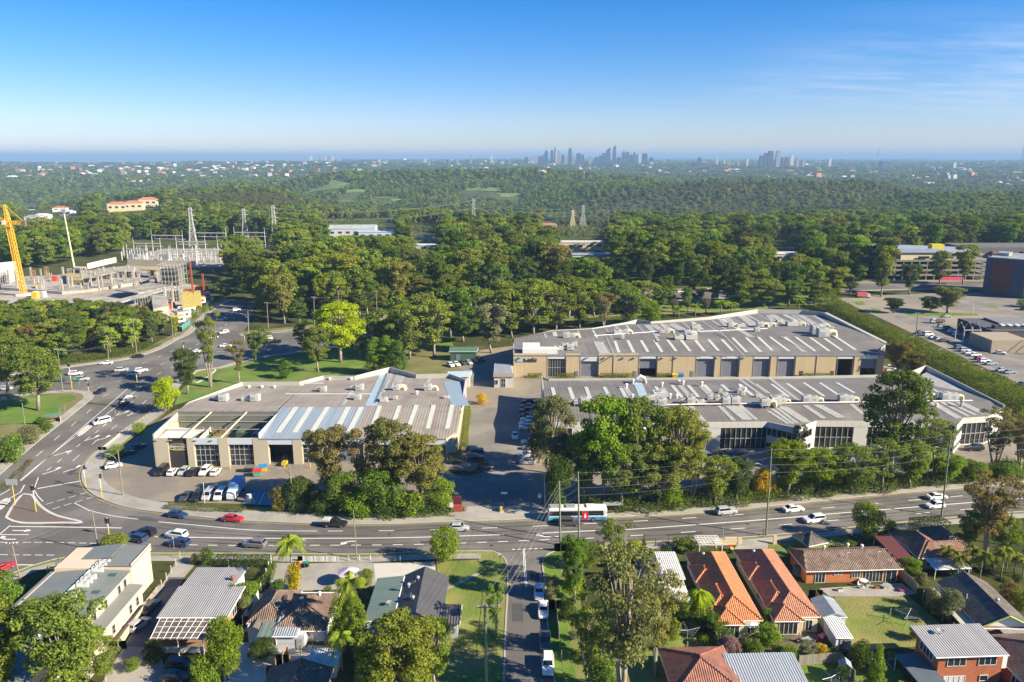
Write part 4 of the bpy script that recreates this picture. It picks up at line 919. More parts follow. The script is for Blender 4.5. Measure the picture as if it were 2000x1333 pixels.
SL3 = [((320,750),(300,675)),((455,760),(425,675)),((580,755),(550,672)),((725,745),(685,672)),((850,755),(805,670)),((1105,720),(1065,665)),((1265,750),(1190,660)),((1385,745),(1310,660)),((1490,720),(1430,655)),((1610,700),(1560,655)),((1800,745),(1690,650)),((1910,720),(1810,650))]
for a, b in SL3: W3.strip_on('Z7', a, b, 1.1, P3B, SKYLIGHT, r3b)
for a,b in (((155,745),(25,650)),((260,730),(140,645)),((415,740),(265,640)),((520,730),(385,640)),((640,715),(510,640)),((1280,715),(1100,630)),((1240,755),(1080,680))): W3.strip_on('Z8',a,b,1.0,P3B,SKYLIGHT,r3b)
for a,b,w in (((890,745),(840,670),1.5),((1170,750),(1120,680),1.6),((1330,750),(1250,660),1.6),((1480,740),(1400,660),1.6),((1890,760),(1680,605),1.0),((1900,720),(1740,610),1.0)): W3.strip_on('Z7',a,b,w,P3B,WHITESHEET,r3b,'roof_sheet_strip')
W3.strip_on('Z7',(985,760),(935,640),2.6,P3B,SKYBLUE,r3b,'roof_sheet_strip'); W3.strip_on('Z8',(245,785),(0,600),1.2,P3B,WHITESHEET,r3b,'roof_sheet_strip')
for a,b,w in (((1390,925),(1275,820),2),((1425,925),(1330,815),1.4),((1650,920),(1540,812),1.2),((1760,915),(1620,805),3.4),((1810,915),(1690,805),1.4),((1070,880),(1010,815),2)): W3.strip_on('Z7',a,b,w,P3,WHITESHEET,r3,'roof_sheet_strip')
for a,b,w in (((150,945),(0,850),1.1),((185,945),(30,835),1.1),((215,940),(70,830),1.0),((290,935),(110,820),2.6),((415,905),(275,810),1.5),((545,900),(370,805),2.6),((700,870),(620,800),1.2),((1420,905),(1220,785),2.2),((1490,890),(1290,785),1.3),((1540,880),(1340,785),1.3),((1620,875),(1420,785),2.4),((1240,905),(1130,850),1.4)): W3.strip_on('Z8',a,b,w,P3,WHITESHEET,r3,'roof_sheet_strip')
for zx,zy,k,s_ in ((480,800,1,.8),(545,800,0,1.2),(1020,790,1,1.3),(1090,775,0,1.7),(1115,810,0,1.2),(1330,795,1,1.1),(1400,795,3,.9),(1590,795,1,1.1),(1660,795,0,1.2),(1525,765,0,.7),(1470,765,0,.8),(1585,735,3,.6),(1545,715,0,.6),(1690,715,0,.7),(1715,735,0,.7),(1830,745,3,.6),(1330,750,0,.5),(1880,810,1,1.2),(2010,740,3,.5)): W3.unit('Z7',zx,zy,P3B,k,s_,-1 if zx in (1020,1330,1590,480) else 1)
for zx,zy,k,s_ in ((55,800,0,1.4),(110,790,1,.8),(285,785,0,1.2),(340,785,1,1),(555,780,0,1.2),(605,780,1,1),(1090,760,0,1.2),(1165,760,1,1.2),(1315,765,0,1.3),(1375,765,1,1.1)): W3.unit('Z8',zx,zy,P3B,k,s_,1)
for zx,zy,h_ in ((850,680,.9),(893,760,.9),(1115,670,.9),(1175,755,.9),(1240,650,.8),(1272,655,.8),(1410,665,.9),(1225,755,.7),(1690,690,1),(1730,710,1),(900,650,1)): W3.stack('Z7',zx,zy,P3B,h_)
W3.stack('Z8', 1435, 820, P3, 1.4, GREYM); W3.stack('Z8', 1250, 820, P3, .6, CREAMM)
p,q = onslope(*px_('Z7',1110,806),P3B),onslope(*px_('Z8',1520,775),P3B); W3.part(MB().tube([W3.L(p + Vector((0,0,.1))),W3.L(q + Vector((0,0,.1)))],.2,4),'ridge_flashing',WHITEM,r3b)
pc = onslope(*px_('Z7',945,640),P3B); W3.part(MB().tube([W3.L(pc + Vector((-1.2,-1,-.1))),W3.L(pc + Vector((-1.1,-1,1.6))),W3.L(pc + Vector((0,-.6,2.4))),W3.L(pc + Vector((1.4,-.2,1.6))),W3.L(pc + Vector((2,0,-.1)))],.6,8),'duct',STEELG)
# dark sign band with pale word on the pointed bay
d = Vector((114.6 - 110.4, 187.6 - 190.8, 0)); a = math.atan2(d.y, d.x); nrm = Vector((d.y, -d.x, 0)).normalized()
c = Vector((112.9,188.9,0)) + nrm * .26; cl_ = W3.L((c.x,c.y,ZE3 - 1.15)); W3.part(MB().box(cl_[0],cl_[1],cl_[2],3.6,.08,1.2,a),'sign_plate',SIGNK)
c2 = c + nrm * .06; t_ = W3.L((c2.x, c2.y, ZE3 - .55)); text('enquire', .92, t_, (R(90), 0, a), WHITET, W3.root)
# ------------------------------------------------------------------ houses of the south block
def cond(b, x, y, z, rz=0):
    u = MB().box(x, y, z, .95, .42, .85, rz).build('condenser_unit', WHITEM, b.root)
    MB().lathe(x, y, [(.3, z + .86), (.3, z + .89)], 8).build('fan', GREYM, u)
A = Bld('apartment_block', 'two storey peach apartment block with sage metal roof and rows of white condensers', 'apartment block', -74, 112, z=-1.7)
A.wall(-6.2,7.0,-24,9.4,6.2,PINK); A.wall(-6.0,7.3,9.3,16.6,6.9,PINK,name='rear_wall'); A.wall(7.1,9.2,-9,8.6,4.0,PINK,name='annexe_wall'); A.wall(9.2,10.4,-22,14.5,.55,CONCRETE,name='plinth')
ra = A.flat([(-6.9,-24.6,6.1),(.6,-24.6,6.8),(.6,12.2,6.8),(-6.9,12.2,6.1)],SAGE[1]); A.flat([(.75,-24.6,6.75),(7.3,-24.6,6.45),(7.3,9.4,6.45),(.75,9.4,6.75)],SAGE[1])
A.flat([(2.6,9.5,7.25),(7.5,9.5,7.25),(7.5,16.9,7.25),(2.6,16.9,7.25)],SAGE[1]); A.flat([(-6.7,12.25,6.5),(2.55,12.25,7.5),(2.55,17.0,7.5),(-6.7,17.0,6.5)],SAGE[1]); A.flat([(7.0,-9.2,4.3),(9.5,-9.2,4.1),(9.5,8.7,4.1),(7.0,8.7,4.3)],SAGE[1])
A.part(MB().box(.68,-6.2,6.4,.14,36.6,.75),'roof_step',mat('pale_flashing',(.55,.58,.54),.6)); A.part(MB().box(7.35,13.2,6.2,.12,7.4,1.35),'parapet',PINK)
for gy in (10.2, 5.4, .4, -4.6, -9.6):
    for i in range(6): cond(A, 1.5 + (i % 2) * .95, gy - 1.6 + (i // 2) * 1.25, 6.62)
for gy in (7.6, 2.2, -2.6): A.part(MB().box(5.0, gy, 6.5, 1.3, .9, .16), 'roof_window', mat('green_glass', (.06, .12, .10), .15))
for yy in (-4.5, -1.5, 4.2, 6.6): A.window(9.25, yy, 1.4, .8, 1.5, 'E', 1, 2, GREYM)
for yy in (-12, -7, -2.5, 1.0, 5.4, 7.4): A.window(7.05, yy, 4.4, .8, 1.4, 'E', 1, 1, GREYM)
A.part(MB().tube([(7.38, 12.8, .5), (7.38, 12.8, 6.6)], .07, 5), 'downpipe', WHITEM)
Gh = Bld('house', 'grey corrugated roofed house with a slatted brown pergola over its balcony', 'house', -52, 117, z=-.9)
Gh.wall(-4.8, 5.2, -6.0, 2.0, 3.4, mat('orange_render', (.45, .24, .10), .9)); Gh.wall(-4.8, 3.4, 2.0, 8.6, 3.3, WHITEW)
Gh.flat([(-5.5,-6.5,3.5),(5.9,-6.5,3.5),(5.9,2.2,3.9),(-5.5,2.2,3.9)],GREYRIB[0],fascia=WHITEM); Gh.flat([(-5.2,2.25,3.7),(3.8,2.25,3.7),(4.0,9.3,3.4),(-5.2,9.3,3.4)],GREYRIB[0],fascia=WHITEM)
PERG = mat('bronze_polycarbonate',(.13,.105,.095),.35,.1,1,4,sheet=(0,.7,.2)); Gh.flat([(-4.4,-11.6,3.0),(4.0,-11.6,3.0),(4.8,-6.6,3.4),(-5.0,-6.6,3.4)],PERG,.08,'pergola_roof')
for i in range(9): Gh.part(MB().tube([(-4.3 + i * 1.03, -11.6, 3.05), (-4.9 + i * 1.18, -6.6, 3.45)], .06, 4), 'rafter', WHITEM)
for i in range(4): Gh.part(MB().tube([(-4.4, -11.3 + i * 1.3, 3.06 + i * .1), (4.1, -11.3 + i * 1.3, 3.06 + i * .1)], .05, 4), 'batten', WHITEM)
for x, y in ((-4.2, -11.3), (-.2, -11.3), (3.7, -11.3), (-4.7, -7.2)): Gh.part(MB().tube([(x, y, -.8), (x, y, 3.0)], .09, 5), 'post', WHITEM)
Gh.flat([(-4.3,-11.3,.5),(3.8,-11.3,.5),(3.8,-6.1,.5),(-4.3,-6.1,.5)],TIMBER,.2,'balcony_floor'); Gh.part(MB().box(-.2,-11.35,.5,8.2,.07,1.0),'balcony_rail',mat('slat_rail',(.5,.49,.45),.7,.1,1,4,sheet=(0,.12,.35)))
Gh.part(MB().lathe(3.0,4.6,[(.35,3.7),(.35,4.2),(.5,4.3),(.1,4.6)],8),'roof_cowl',mat('rust_cowl',(.3,.1,.05),.7)); Gh.window(5.25,-2,1,1.8,1.4,'E'); Gh.window(5.25,1,1,1.2,1.4,'E')
Bh = Bld('house', 'brown tiled hip roofed house with pale grey weatherboard rear wing', 'house', -36, 113, z=-.4)
Bh.wall(-6.2, 6.0, -4.5, 5.6, 2.6, WHITEW); Bh.wall(-3.6, 3.4, -6.6, -4.4, 2.5, GREYW, name='rear_wall')
Bh.hip(-6.2, -.8, -3.0, 5.6, 2.6, 1.9, BROWNT, name='roof'); Bh.hip(-1.6, 6.0, -5.0, 4.8, 2.6, 2.1, BROWNT, name='roof')
Bh.flat([(-1.6,-6.9,2.55),(2.3,-6.9,2.55),(2.3,-2.4,3.3),(-1.6,-2.4,3.3)],BLUERIB[0],fascia=WHITEM); Bh.flat([(-3.9,-6.9,2.5),(-1.65,-6.9,2.5),(-1.65,-3.6,2.95),(-3.9,-3.6,2.95)],GREENFLAT[0])
Bh.window(-1.6, -6.62, .8, 1.1, 1.2, 'S'); Bh.door(2.6, -6.62, -.2, 1.0, 2.1, 'S', GREYM); Bh.door(-3.0, -6.62, -.2, .9, 2.1, 'S', DARKG)
Bh.part(MB().slab([(-6.7,-5.3,2.2),(-5,-5.3,3.2),(-5,-2.8,3.2),(-6.7,-2.8,2.2)],.1).slab([(-3.3,-2.8,2.2),(-5,-2.8,3.2),(-5,-5.3,3.2),(-3.3,-5.3,2.2)],.1),'porch_roof',DARKT[1])
for x, y in ((1.2, .8), (-3.2, .2)): Bh.part(MB().box(x, y, 3.9, .9, 1.1, .5), 'roof_window', mat('roof_window_glass', (.1, .13, .15), .2))
Bh.vent(3.8, 2.2, 4.0); Bh.part(MB().tube([(1.4, 3.5, 4.2), (1.4, 3.5, 5.6), (2.2, 3.9, 5.8)], .04, 4), 'antenna', STEELG)
Dh = Bld('house', 'long house with green sheet roof beside a steep charcoal ribbed gable', 'house', -17, 115, z=0)
Dh.wall(-6.2,-2.0,-6.0,6.3,3.0,WHITEW); Dh.wall(-2.0,5.4,-7.0,6.6,2.9,mat('grey_render',(.4,.39,.38),.9)); Dh.wall(1.5,8.3,-6.3,-1.8,2.8,mat('grey_render',(.4,.39,.38),.9),name='wing_wall')
Dh.flat([(-6.6, -6.4, 3.1), (-1.9, -6.4, 3.6), (-1.9, 6.6, 3.6), (-6.6, 6.6, 3.1)], GREENFLAT[1], fascia=WHITEM)
Dh.flat([(-2.2,-7.4,3.3),(1.75,-7.4,5.2),(1.75,7.0,5.2),(-2.2,7.0,3.3)],BLACKRIB[1]); Dh.flat([(5.9,7.0,3.1),(1.78,7.0,5.2),(1.78,-7.4,5.2),(5.9,-7.4,3.1)],BLACKRIB[1])
Dh.flat([(2.5,-6.8,3.0),(8.7,-6.8,3.0),(8.7,-4.0,3.9),(2.5,-4.0,3.9)],BLACKRIB[0]); Dh.flat([(8.7,-1.3,3.0),(2.5,-1.3,3.0),(2.5,-3.98,3.9),(8.7,-3.98,3.9)],BLACKRIB[0]); Dh.part(MB().box(8.72,-4.0,2.7,.1,5.6,.25),'bargeboard',WHITEM)
Dh.part(MB().add([(-2.0, -7.0, 2.9), (5.4, -7.0, 2.9), (1.75, -7.0, 5.0)], [(0, 1, 2)]), 'gable_end', WHITEW)
for x,y in ((0,3.2),(-.2,-1.4)): Dh.part(MB().box(x,y,4.4,1.2,1.3,.18,0,0,-.44),'roof_window',mat('roof_window_glass',(.1,.13,.15),.2))
for x, y in ((.9, 3.4), (.8, -2.6), (-.4, 1.2)): Dh.vent(x, y, 4.6, GREYM)
Dh.part(MB().lathe(-3.1, -2.4, [(.08, 3.5), (.08, 3.9), (.5, 4.1), (.05, 4.0)], 10), 'satellite_dish', STEELG)
for i in range(6): Dh.part(MB().tube([(-6.5 + i * .85, -9.4, 2.7), (-6.4 + i * .85, -6.4, 2.95)], .06, 4), 'pergola_rafter', WHITEM)
for z_, y_ in ((2.7, -9.4), (2.85, -7.8)): Dh.part(MB().tube([(-6.7, y_, z_), (-2.1, y_, z_)], .07, 4), 'pergola_beam', WHITEM)
for x in (-6.5, -2.2): Dh.part(MB().tube([(x, -9.3, -.1), (x, -9.3, 2.7)], .07, 4), 'pergola_post', WHITEM)
Eh = Bld('house', 'brown tiled gable at the bottom edge with a red terracotta ridge vent', 'house', -30.6, 94, z=-.3)
Eh.wall(-4.1,4.2,-6,3.4,3.0,WHITEW); Eh.hip(-4.1,4.2,-6,3.4,3.0,1.6,BROWNT,hx=0,ov=.4); Eh.vent(.3,2.2,4.0,mat('terracotta_vent',(.42,.1,.05),.7))
C1 = Bld('garden_shed','small cream flat roofed shed beside the timber screen yard','shed',-28.2,101,z=-.3); C1.wall(-1.9,2.1,-1.6,1.7,2.3,CREAM); C1.flat([(-2.2,-1.9,2.5),(2.3,-1.9,2.5),(2.3,2.0,2.6),(-2.2,2.0,2.6)],WHITERIB[0],fascia=WHITEM)
def twin(x, y, label, ms, seed):
    b = Bld('house', label, 'house', x, y, R(1.0 if seed else 0.5))
    b.wall(-3.3, 3.4, -10.4, 10.9, 2.75, CREAM); b.wall(-3.75, .6, -11.2, -9.0, 2.7, CREAM, name='front_wall')
    r_ = b.hip(-3.3,3.4,-10.0,10.9,2.8,2.15,ms,.45); b.hip(-3.8,-.2,1.5,6.2,2.8,1.25,ms,.35,name='side_roof'); b.hip(-3.8,.4,-11.3,-6.5,2.8,1.35,ms,.3,name='front_roof')
    b.hip(-3.6, .2, -7.5, -.5, 2.82, 1.7, ms, .35, name='side_roof')
    b.window(-1.6,-11.22,.2,2.9,2.1,'S',4,1); b.window(2.0,-10.42,.4,1.1,1.8,'S',2,1); b.window(-3.35,6,1,1.4,1.2,'W'); b.window(-3.35,-2,1,1.4,1.2,'W'); b.door(3.0,-10.42,0,.8,2.1,'S',CREAM)
    b.vent(-1.2, 8.0, 3.9, GREYM); b.part(MB().tube([(2.2, 6, 3.3), (2.2, 6, 4.6)], .03, 4), 'antenna', STEELG)
    return b
twin(36.3,119.8,'narrow cream house with bright orange terracotta hip roof',TERRA,0); twin(45.9,120.8,'narrow cream house with faded terracotta hip roof beside the brick bungalow',TERRA2,1)
Fh = Bld('house', 'long orange brick bungalow with brown tiled roof and white bifold doors', 'house', 61.8, 129, R(3.0))
Fh.wall(-8.8, 8.2, -3.5, 3.6, 2.8, BRICKO); Fh.hip(-8.8, 8.2, -3.7, 3.6, 2.8, 1.7, BROWNT, .5, hx=1.2)
Fh.window(-6.3,-3.52,.1,1.8,2.0,'S',3); Fh.window(-3.0,-3.52,1.6,1.4,.5,'S',2); Fh.window(.3,-3.52,.9,1.5,1.3,'S',3); Fh.window(3.4,-3.52,.0,3.8,2.2,'S',6); Fh.window(6.9,-3.52,.0,2.0,2.1,'S',2)
for x in (-3.8, 3.4, 1.0): Fh.vent(x, 1.0 if x != 1 else 1.6, 4.2)
for x in (-.8, 5.0): Fh.part(MB().tube([(x, -1.8, 3.5), (x, -1.8, 5.0), (x + .5, -1.8, 5.0)], .06, 4), 'flue', WHITEM)
Gz = Bld('gazebo', 'brown pyramid roofed gazebo on the front lawn beside the brick bungalow', 'gazebo', 58.8, 138.2, R(20))
Gz.hip(-2.0, 2.0, -2.0, 2.0, 1.9, 1.3, DARKT, .4)
for x, y in ((-1.8, -1.8), (1.8, -1.8), (1.8, 1.8), (-1.8, 1.8)): Gz.part(MB().tube([(x, y, -.1), (x, y, 1.9)], .1, 5), 'post', TIMBER)
Rh = Bld('house', 'red tiled house with pale verandah roof behind the clipped box hedge', 'house', 81, 134, R(4))
Rh.wall(-5.4,5.8,-3.8,5.4,2.7,mat('teal_grey_wall',(.30,.36,.34),.9)); Rh.hip(-5.4,.6,-3.8,5.4,2.7,1.9,RUSTT); Rh.hip(-4.8,5.8,-4.0,.8,2.72,1.7,RUSTT); Rh.hip(1.5,5.8,-1,6.5,2.7,1.8,DARKT)
Rh.flat([(-4.6,-7.6,2.2),(2.2,-7.6,2.2),(2.2,-4.2,2.75),(-4.6,-4.2,2.75)],WHITERIB[0],fascia=WHITEM); Rh.flat([(-9.6,-5.5,2.4),(-5.9,-5.5,2.4),(-5.9,5.0,2.6),(-9.6,5.0,2.6)],mat('maroon_roof_sheet',(.14,.045,.045),.6,.1,.5,4,rib=(0,.4,.03)),name='carport_roof')
for x,y in ((-9.3,-5.2),(-6.1,-5.2),(-9.3,4.8),(-4.4,-7.4),(2.0,-7.4)): Rh.part(MB().tube([(x,y,-.1),(x,y,2.3)],.09,5),'post',WHITEM)
for y in (-2, 1, 3.6): Rh.window(-5.42, y, 1, 1.2, 1.3, 'W')
Rh.window(-3, -3.82, .8, 1.6, 1.4, 'S')
Kh = Bld('house', 'dark tiled gable house with lime green bargeboard beside the palm grove', 'house', 78.2, 114, R(-2))
Kh.wall(-3.7,4.0,-6.4,6.2,2.9,mat('salmon_brick',(.42,.26,.17),.9,brick=True)); Kh.hip(-3.7,4.0,-6.4,6.2,2.9,2.1,DARKT,.5,hx=0); Kh.part(MB().tube([(-4.2,-6.95,2.9),(.15,-6.95,5.05)],.12,4),'bargeboard',mat('lime_paint',(.35,.5,.08),.7)); Kh.part(MB().tube([(.15,-6.95,5.05),(4.5,-6.95,2.9)],.12,4),'bargeboard',mat('lime_paint',(.35,.5,.08),.7))
Kh.flat([(-1.0,-9.4,2.5),(6.5,-9.4,2.5),(6.5,-6.3,2.7),(-1.0,-6.3,2.7)],GREYRIB[0],fascia=WHITEM); Kh.wall(-.5,6.2,-9,-6.4,2.4,mat('salmon_brick',(.42,.26,.17),.9,brick=True),name='front_wall'); Kh.flat([(-6.0,-5.2,2.2),(-4.0,-5.2,2.4),(-4.0,-1.2,2.4),(-6.0,-1.2,2.2)],mat('cream_awning',(.55,.53,.40),.7)); Kh.flat([(-5.8,3.2,2.3),(-4.0,3.2,2.5),(-4.0,5.6,2.5),(-5.8,5.6,2.3)],mat('cream_awning',(.55,.53,.40),.7))
Kh.vent(1.0,-2,4.4,GREYM); Kh.part(MB().tube([(-2.6,.2,3.4),(-2.6,.2,4.5)],.08,5),'flue',WHITEM); Kh.window(-3.72,-3,1,1.4,1.2,'W'); Kh.window(3,-9.02,.8,1.6,1.1,'S')
Ts_ = Bld('house', 'two storey red brick house with grey corrugated skillion roof and satellite dish', 'house', 66, 99.3, R(3))
Ts_.wall(-4.7,4.9,-2.2,3.4,5.5,BRICKR); Ts_.flat([(-5.6,-2.9,5.6),(5.2,-2.9,5.6),(5.2,3.9,6.2),(-5.6,3.9,6.2)],GREYRIB[0],fascia=WHITEM)
Ts_.window(-2.0,-2.22,3.6,2.7,1.3,'S',3); Ts_.window(2.6,-2.22,3.6,2.6,1.3,'S',3); Ts_.window(-2.0,-2.22,-.2,3.2,2.1,'S',4,1,WHITEM,mat('curtained_glass',(.5,.5,.5),.3)); Ts_.window(2.4,-2.22,1.0,1.2,.9,'S',1); Ts_.window(-4.72,.6,3.5,3.2,1.3,'W',4)
Ts_.door(5.2,-2.0,2.8,1.0,2.4,'S',WHITEW); Ts_.part(MB().lathe(-2.2,1.8,[(.08,6.0),(.08,6.5),(.55,6.75),(.05,6.6)],10),'satellite_dish',STEELG)
Ts_.flat([(-8.6,-4.4,2.6),(-4.8,-4.4,2.8),(-4.8,2.2,2.8),(-8.6,2.2,2.6)],mat('slate_sheet',(.12,.14,.16),.6),name='carport_roof'); Ts_.wall(-6.2,-4.8,-4.2,-2.8,2.5,WHITEW,name='store_wall')
for x, y in ((-8.4, -4.2), (-6.5, -4.2), (-8.4, 2.0)): Ts_.part(MB().tube([(x, y, -.1), (x, y, 2.6)], .08, 4), 'post', WHITEM)
Vh = Bld('house','brown tiled house at the right edge beside the brick two storey house','house',76.6,100,R(3)); Vh.wall(-4.2,6,-8,5.0,3.0,BRICKR); Vh.hip(-4.2,6,-8,5.0,3.0,2.3,BROWNT); Vh.window(-4.22,1,1,2.0,1.3,'W',3); Vh.window(-4.22,-4,.2,2.4,2.0,'W',3)
Qh = Bld('house','rust tiled hip roof at the bottom edge adjoining a grey ribbed extension','house',27.3,97.3,R(2)); Qh.wall(-4.6,4.4,-5,4.6,2.9,BRICKR); Qh.hip(-4.6,4.4,-5.0,4.6,2.9,2.2,REDT); Qh.wall(4.4,14.0,-3.2,1.9,2.6,WHITEW,name='extension_wall'); Qh.flat([(4.0,-3.7,2.7),(14.5,-3.7,2.7),(14.5,2.5,3.5),(4.0,2.5,3.5)],BLUERIB[0],fascia=WHITEM)
def shed(x, y, sx, sy, h, label, rm, wm, slope=.25, gable=False, rz=0):
    b = Bld('garden_shed', label, 'shed', x, y, rz); b.wall(-sx / 2 + .15, sx / 2 - .15, -sy / 2 + .15, sy / 2 - .15, h - .1, wm)
    if gable: b.hip(-sx / 2 + .2, sx / 2 - .2, -sy / 2 + .2, sy / 2 - .2, h, .7, rm, .2, hx=0)
    else: b.flat([(-sx / 2, -sy / 2, h), (sx / 2, -sy / 2, h), (sx / 2, sy / 2, h + slope), (-sx / 2, sy / 2, h + slope)], rm[0], fascia=WHITEM)
    b.door(0, -sy / 2 + .14, 0, 1.2, 1.9, 'S', GREYM); return b
shed(28.7,127,3.9,9.2,2.5,'white ribbed roof garage beside the orange tiled house',WHITERIB,WHITEW); shed(27.8,118,4.4,6.2,2.7,'pale flat roofed granny flat below the white garage',[WHITEP],WHITEW,.1)
shed(52.6,113.8,3.9,5.4,2.3,'small grey gabled garden shed beside the big back lawn',BLUERIB,GREYW,gable=True); shed(51.9,108.4,2.7,5.2,2.1,'narrow white lean to shed behind the grey garden shed',WHITERIB,WHITEW)
def pergola(x, y, sx, sy, h, label, rz=0, n=8, m_=None):
    t = thing('pergola', label, 'pergola', (x, y, gz((x, y))), rz)
    for i in range(n): MB().box(-sx / 2 + sx * i / (n - 1), 0, h, .1, sy, .14).build('slat', WHITEM, t)
    for i in range(6): MB().box(0, -sy / 2 + .1 + (sy - .2) * i / 5, h + .15, sx, .1, .12).build('slat', WHITEM, t)
    for a in (-1, 1):
        for b_ in (-1, 1): MB().box(a * (sx / 2 - .1), b_ * (sy / 2 - .1), -.2, .14, .14, h + .2).build('post', WHITEM, t)
pergola(38.2, 136.2, 4.6, 3.6, 2.5, 'white slatted pergola at the front of the orange tiled house', R(3))
gf = Bld('front_wall', 'cream rendered front wall with stepped panels beside the pergola', 'wall', 43.2, 139.3);
for i,(dx,w_,hh) in enumerate(((-1.9,2.0,1.3),(.3,2.4,1.8),(2.2,.7,1.5),(9.2,.7,2.0))): gf.part(MB().box(dx,.1 * i,-.2,w_,.3,hh),'wall_panel',CREAM)
# gatehouse, awning, green hut
O = Bld('site_office','small white site office with blue grey roof by the estate driveway','office',-2.8,252,z=0); O.wall(-3.2,3.2,-5.5,10,4.0,mat('pale_office_wall',(.50,.48,.43),.9)); O.flat([(-3.5,-2,4.1),(2.9,-2,4.1),(2.3,10.3,4.3),(-3.5,10.3,4.3)],BLUERIB[0]); O.flat([(-3.5,-5.9,4.0),(3.5,-5.9,4.0),(3.5,-2.05,4.1),(-3.5,-2.05,4.1)],mat('brown_roof_membrane',(.28,.23,.18),.8))
O.window(-.1, -5.53, .2, 1.4, 3.0, 'S', 2, 2); O.window(-2.4, -5.53, 1.2, 1.0, 1.5, 'S', 1)
Aw = Bld('loading_awning','white flat awning on posts behind the corner of the west warehouse','awning',-17.5,249.5,z=0); Aw.flat([(-4.6,-3,3.9),(3.6,-3.4,4.1),(3.9,2.6,4.3),(-4.3,2.6,4.1)],mat('pale_blue_awning',(.45,.55,.58),.5),fascia=WHITEM); Aw.wall(-4.2,3.2,-2.4,2.2,3.6,WHITEP)
Hh = Bld('green_hut','dark green gabled hut beside the trees behind the warehouses','hut',-18.5,285,z=0); Hh.wall(-5,5,-3,3,3.6,mat('green_board',(.06,.12,.08),.8,rib=(2,.3,.02))); Hh.hip(-5,5,-3,3,3.6,1.0,ribmat('green_sheet',(.10,.18,.13)),.4,hx=0); Hh.door(-2,-3.02,0,1.6,2.4,'S',GREENFLAT[0])
# ------------------------------------------------------------------ buildings to the east
Ob = Bld('office_building', 'low dark and tan office with white portal frames in the east car park', 'office', 200, 312, z=0)
Ob.wall(-11,4,-18,-3,5.0,mat('tan_block',(.34,.28,.20),.9,.1)); Ob.wall(-2,34,-3,22,5.4,mat('charcoal_wall',(.05,.05,.055),.7)); Ob.wall(4,34,-16,-3,4.6,mat('charcoal_wall',(.05,.05,.055),.7))
Ob.flat([(-1.8,-2.8,5.6),(33.8,-2.8,5.6),(33.8,21.8,5.6),(-1.8,21.8,5.6)],mat('dark_membrane',(.10,.10,.105),.8),.2); Ob.flat([(-10.8,-17.8,4.6),(3.8,-17.8,4.6),(3.8,-3.2,4.6),(-10.8,-3.2,4.6)],mat('membrane',(.16,.15,.15),.8),.2,parent=None); Ob.flat([(8,6,6.3),(34,6,6.3),(34,20,6.5),(8,20,6.5)],mat('grey_membrane',(.2,.2,.2),.8),.5)
Ob.part(MB().box(16, .5, 5.6, 30, 3.0, 1.4, -.06), 'plant_screen', mat('dark_screen', (.07, .08, .08), .7))
for i in range(9): Ob.part(MB().box(4 + i * 3, .6 - i * .2, 7.0, 1.6, 2.2, .5), 'air_unit', WHITEM)
for bx_, by_ in ((-12.5, 1.5), (6, -20)):
    for k in range(3):
        x = bx_ + k * 3.4; y = by_
        Ob.part(MB().tube([(x, y - 3, -.2), (x, y - 3, 5.4), (x, y, 8.2), (x, y + 3, 5.4), (x, y + 3, -.2)], .22, 4), 'portal_frame', PALECON)
    Ob.part(MB().tube([(bx_, by_ - 3, 5.4), (bx_ + 6.8, by_ - 3, 5.4)], .16, 4), 'portal_beam', PALECON)
Bt = Bld('office_tower', 'tall navy clad building with dull red panel beyond the east car park', 'office building', 275, 424, R(-42), z=0)
Bt.wall(-9.5,9.5,-6,26,21,mat('navy_cladding',(.035,.055,.09),.5,.08,.3,2,rib=(0,.6,.01))); Bt.part(MB().box(-1.5,-6.1,7,10.0,.25,12),'red_panel',mat('dull_red_cladding',(.13,.035,.03),.6)); Bt.part(MB().box(-1.5,-6.1,2.5,8.0,.25,4),'red_panel',mat('dull_red_cladding',(.13,.035,.03),.6))
Bt.part(MB().box(12.5,6,-1,6,22,20.5),'side_block',mat('grey_cladding',(.28,.25,.23),.7)); Bt.part(MB().box(0,10,21,17,30,.3).box(-4,10,21.3,6,10,1.6),'roof',GREYRIB[0])
for i in range(12): Bt.part(MB().tube([(-8.8 + i * 1.6, -5.4, 21), (-8.8 + i * 1.6, -5.4, 22.4)], .08, 4), 'rail_post', WHITEM)
DC = Bld('parking_deck', 'concrete multi deck car park with cream plant room and a yellow box on top', 'car park', 262, 490, z=0)
for k in range(4): DC.part(MB().box(6, 8, 2.4 + k * 3.0, 66, 36, 1.2), 'deck_slab', mat('deck_concrete', (.22, .21, .185), .9, .15))
for i in range(14): DC.part(MB().box(-26 + i * 5, -9.5, -.5, .6, .6, 13), 'column', mat('deck_concrete', (.22, .21, .185), .9, .15))
DC.wall(-24,36,4,24,11.0,DARKG,name='core_wall'); DC.wall(-18,14,-9,8,16.8,CREAM,12.6,'plant_room'); DC.flat([(-19,-10,17.2),(15,-10,17.2),(15,10,17.4),(-19,10,17.4)],BLUERIB[0]); DC.flat([(-28,10,16.4),(46,10,13.6),(46,34,15.6),(-28,34,18.4)],BLUERIB[1]); DC.part(MB().box(16,14,16.5,8,5,3.4),'yellow_box',mat('yellow_panel',(.6,.47,.04),.6))
DC.part(MB().box(-4,-9.85,13.2,7,.2,1.6).box(5,-9.85,13.2,5,.2,1.6),'window_band',GLASS); DC.part(MB().box(14,-12,-.3,13,.6,2.4),'pink_hoarding',mat('pink_hoarding',(.55,.06,.14),.7))
AB = Bld('arched_building','dark concrete building with tall arched openings on the far right edge','building',352,545,z=0); AB.wall(-30,40,0,30,13,mat('arched_concrete',(.13,.13,.115),.9))
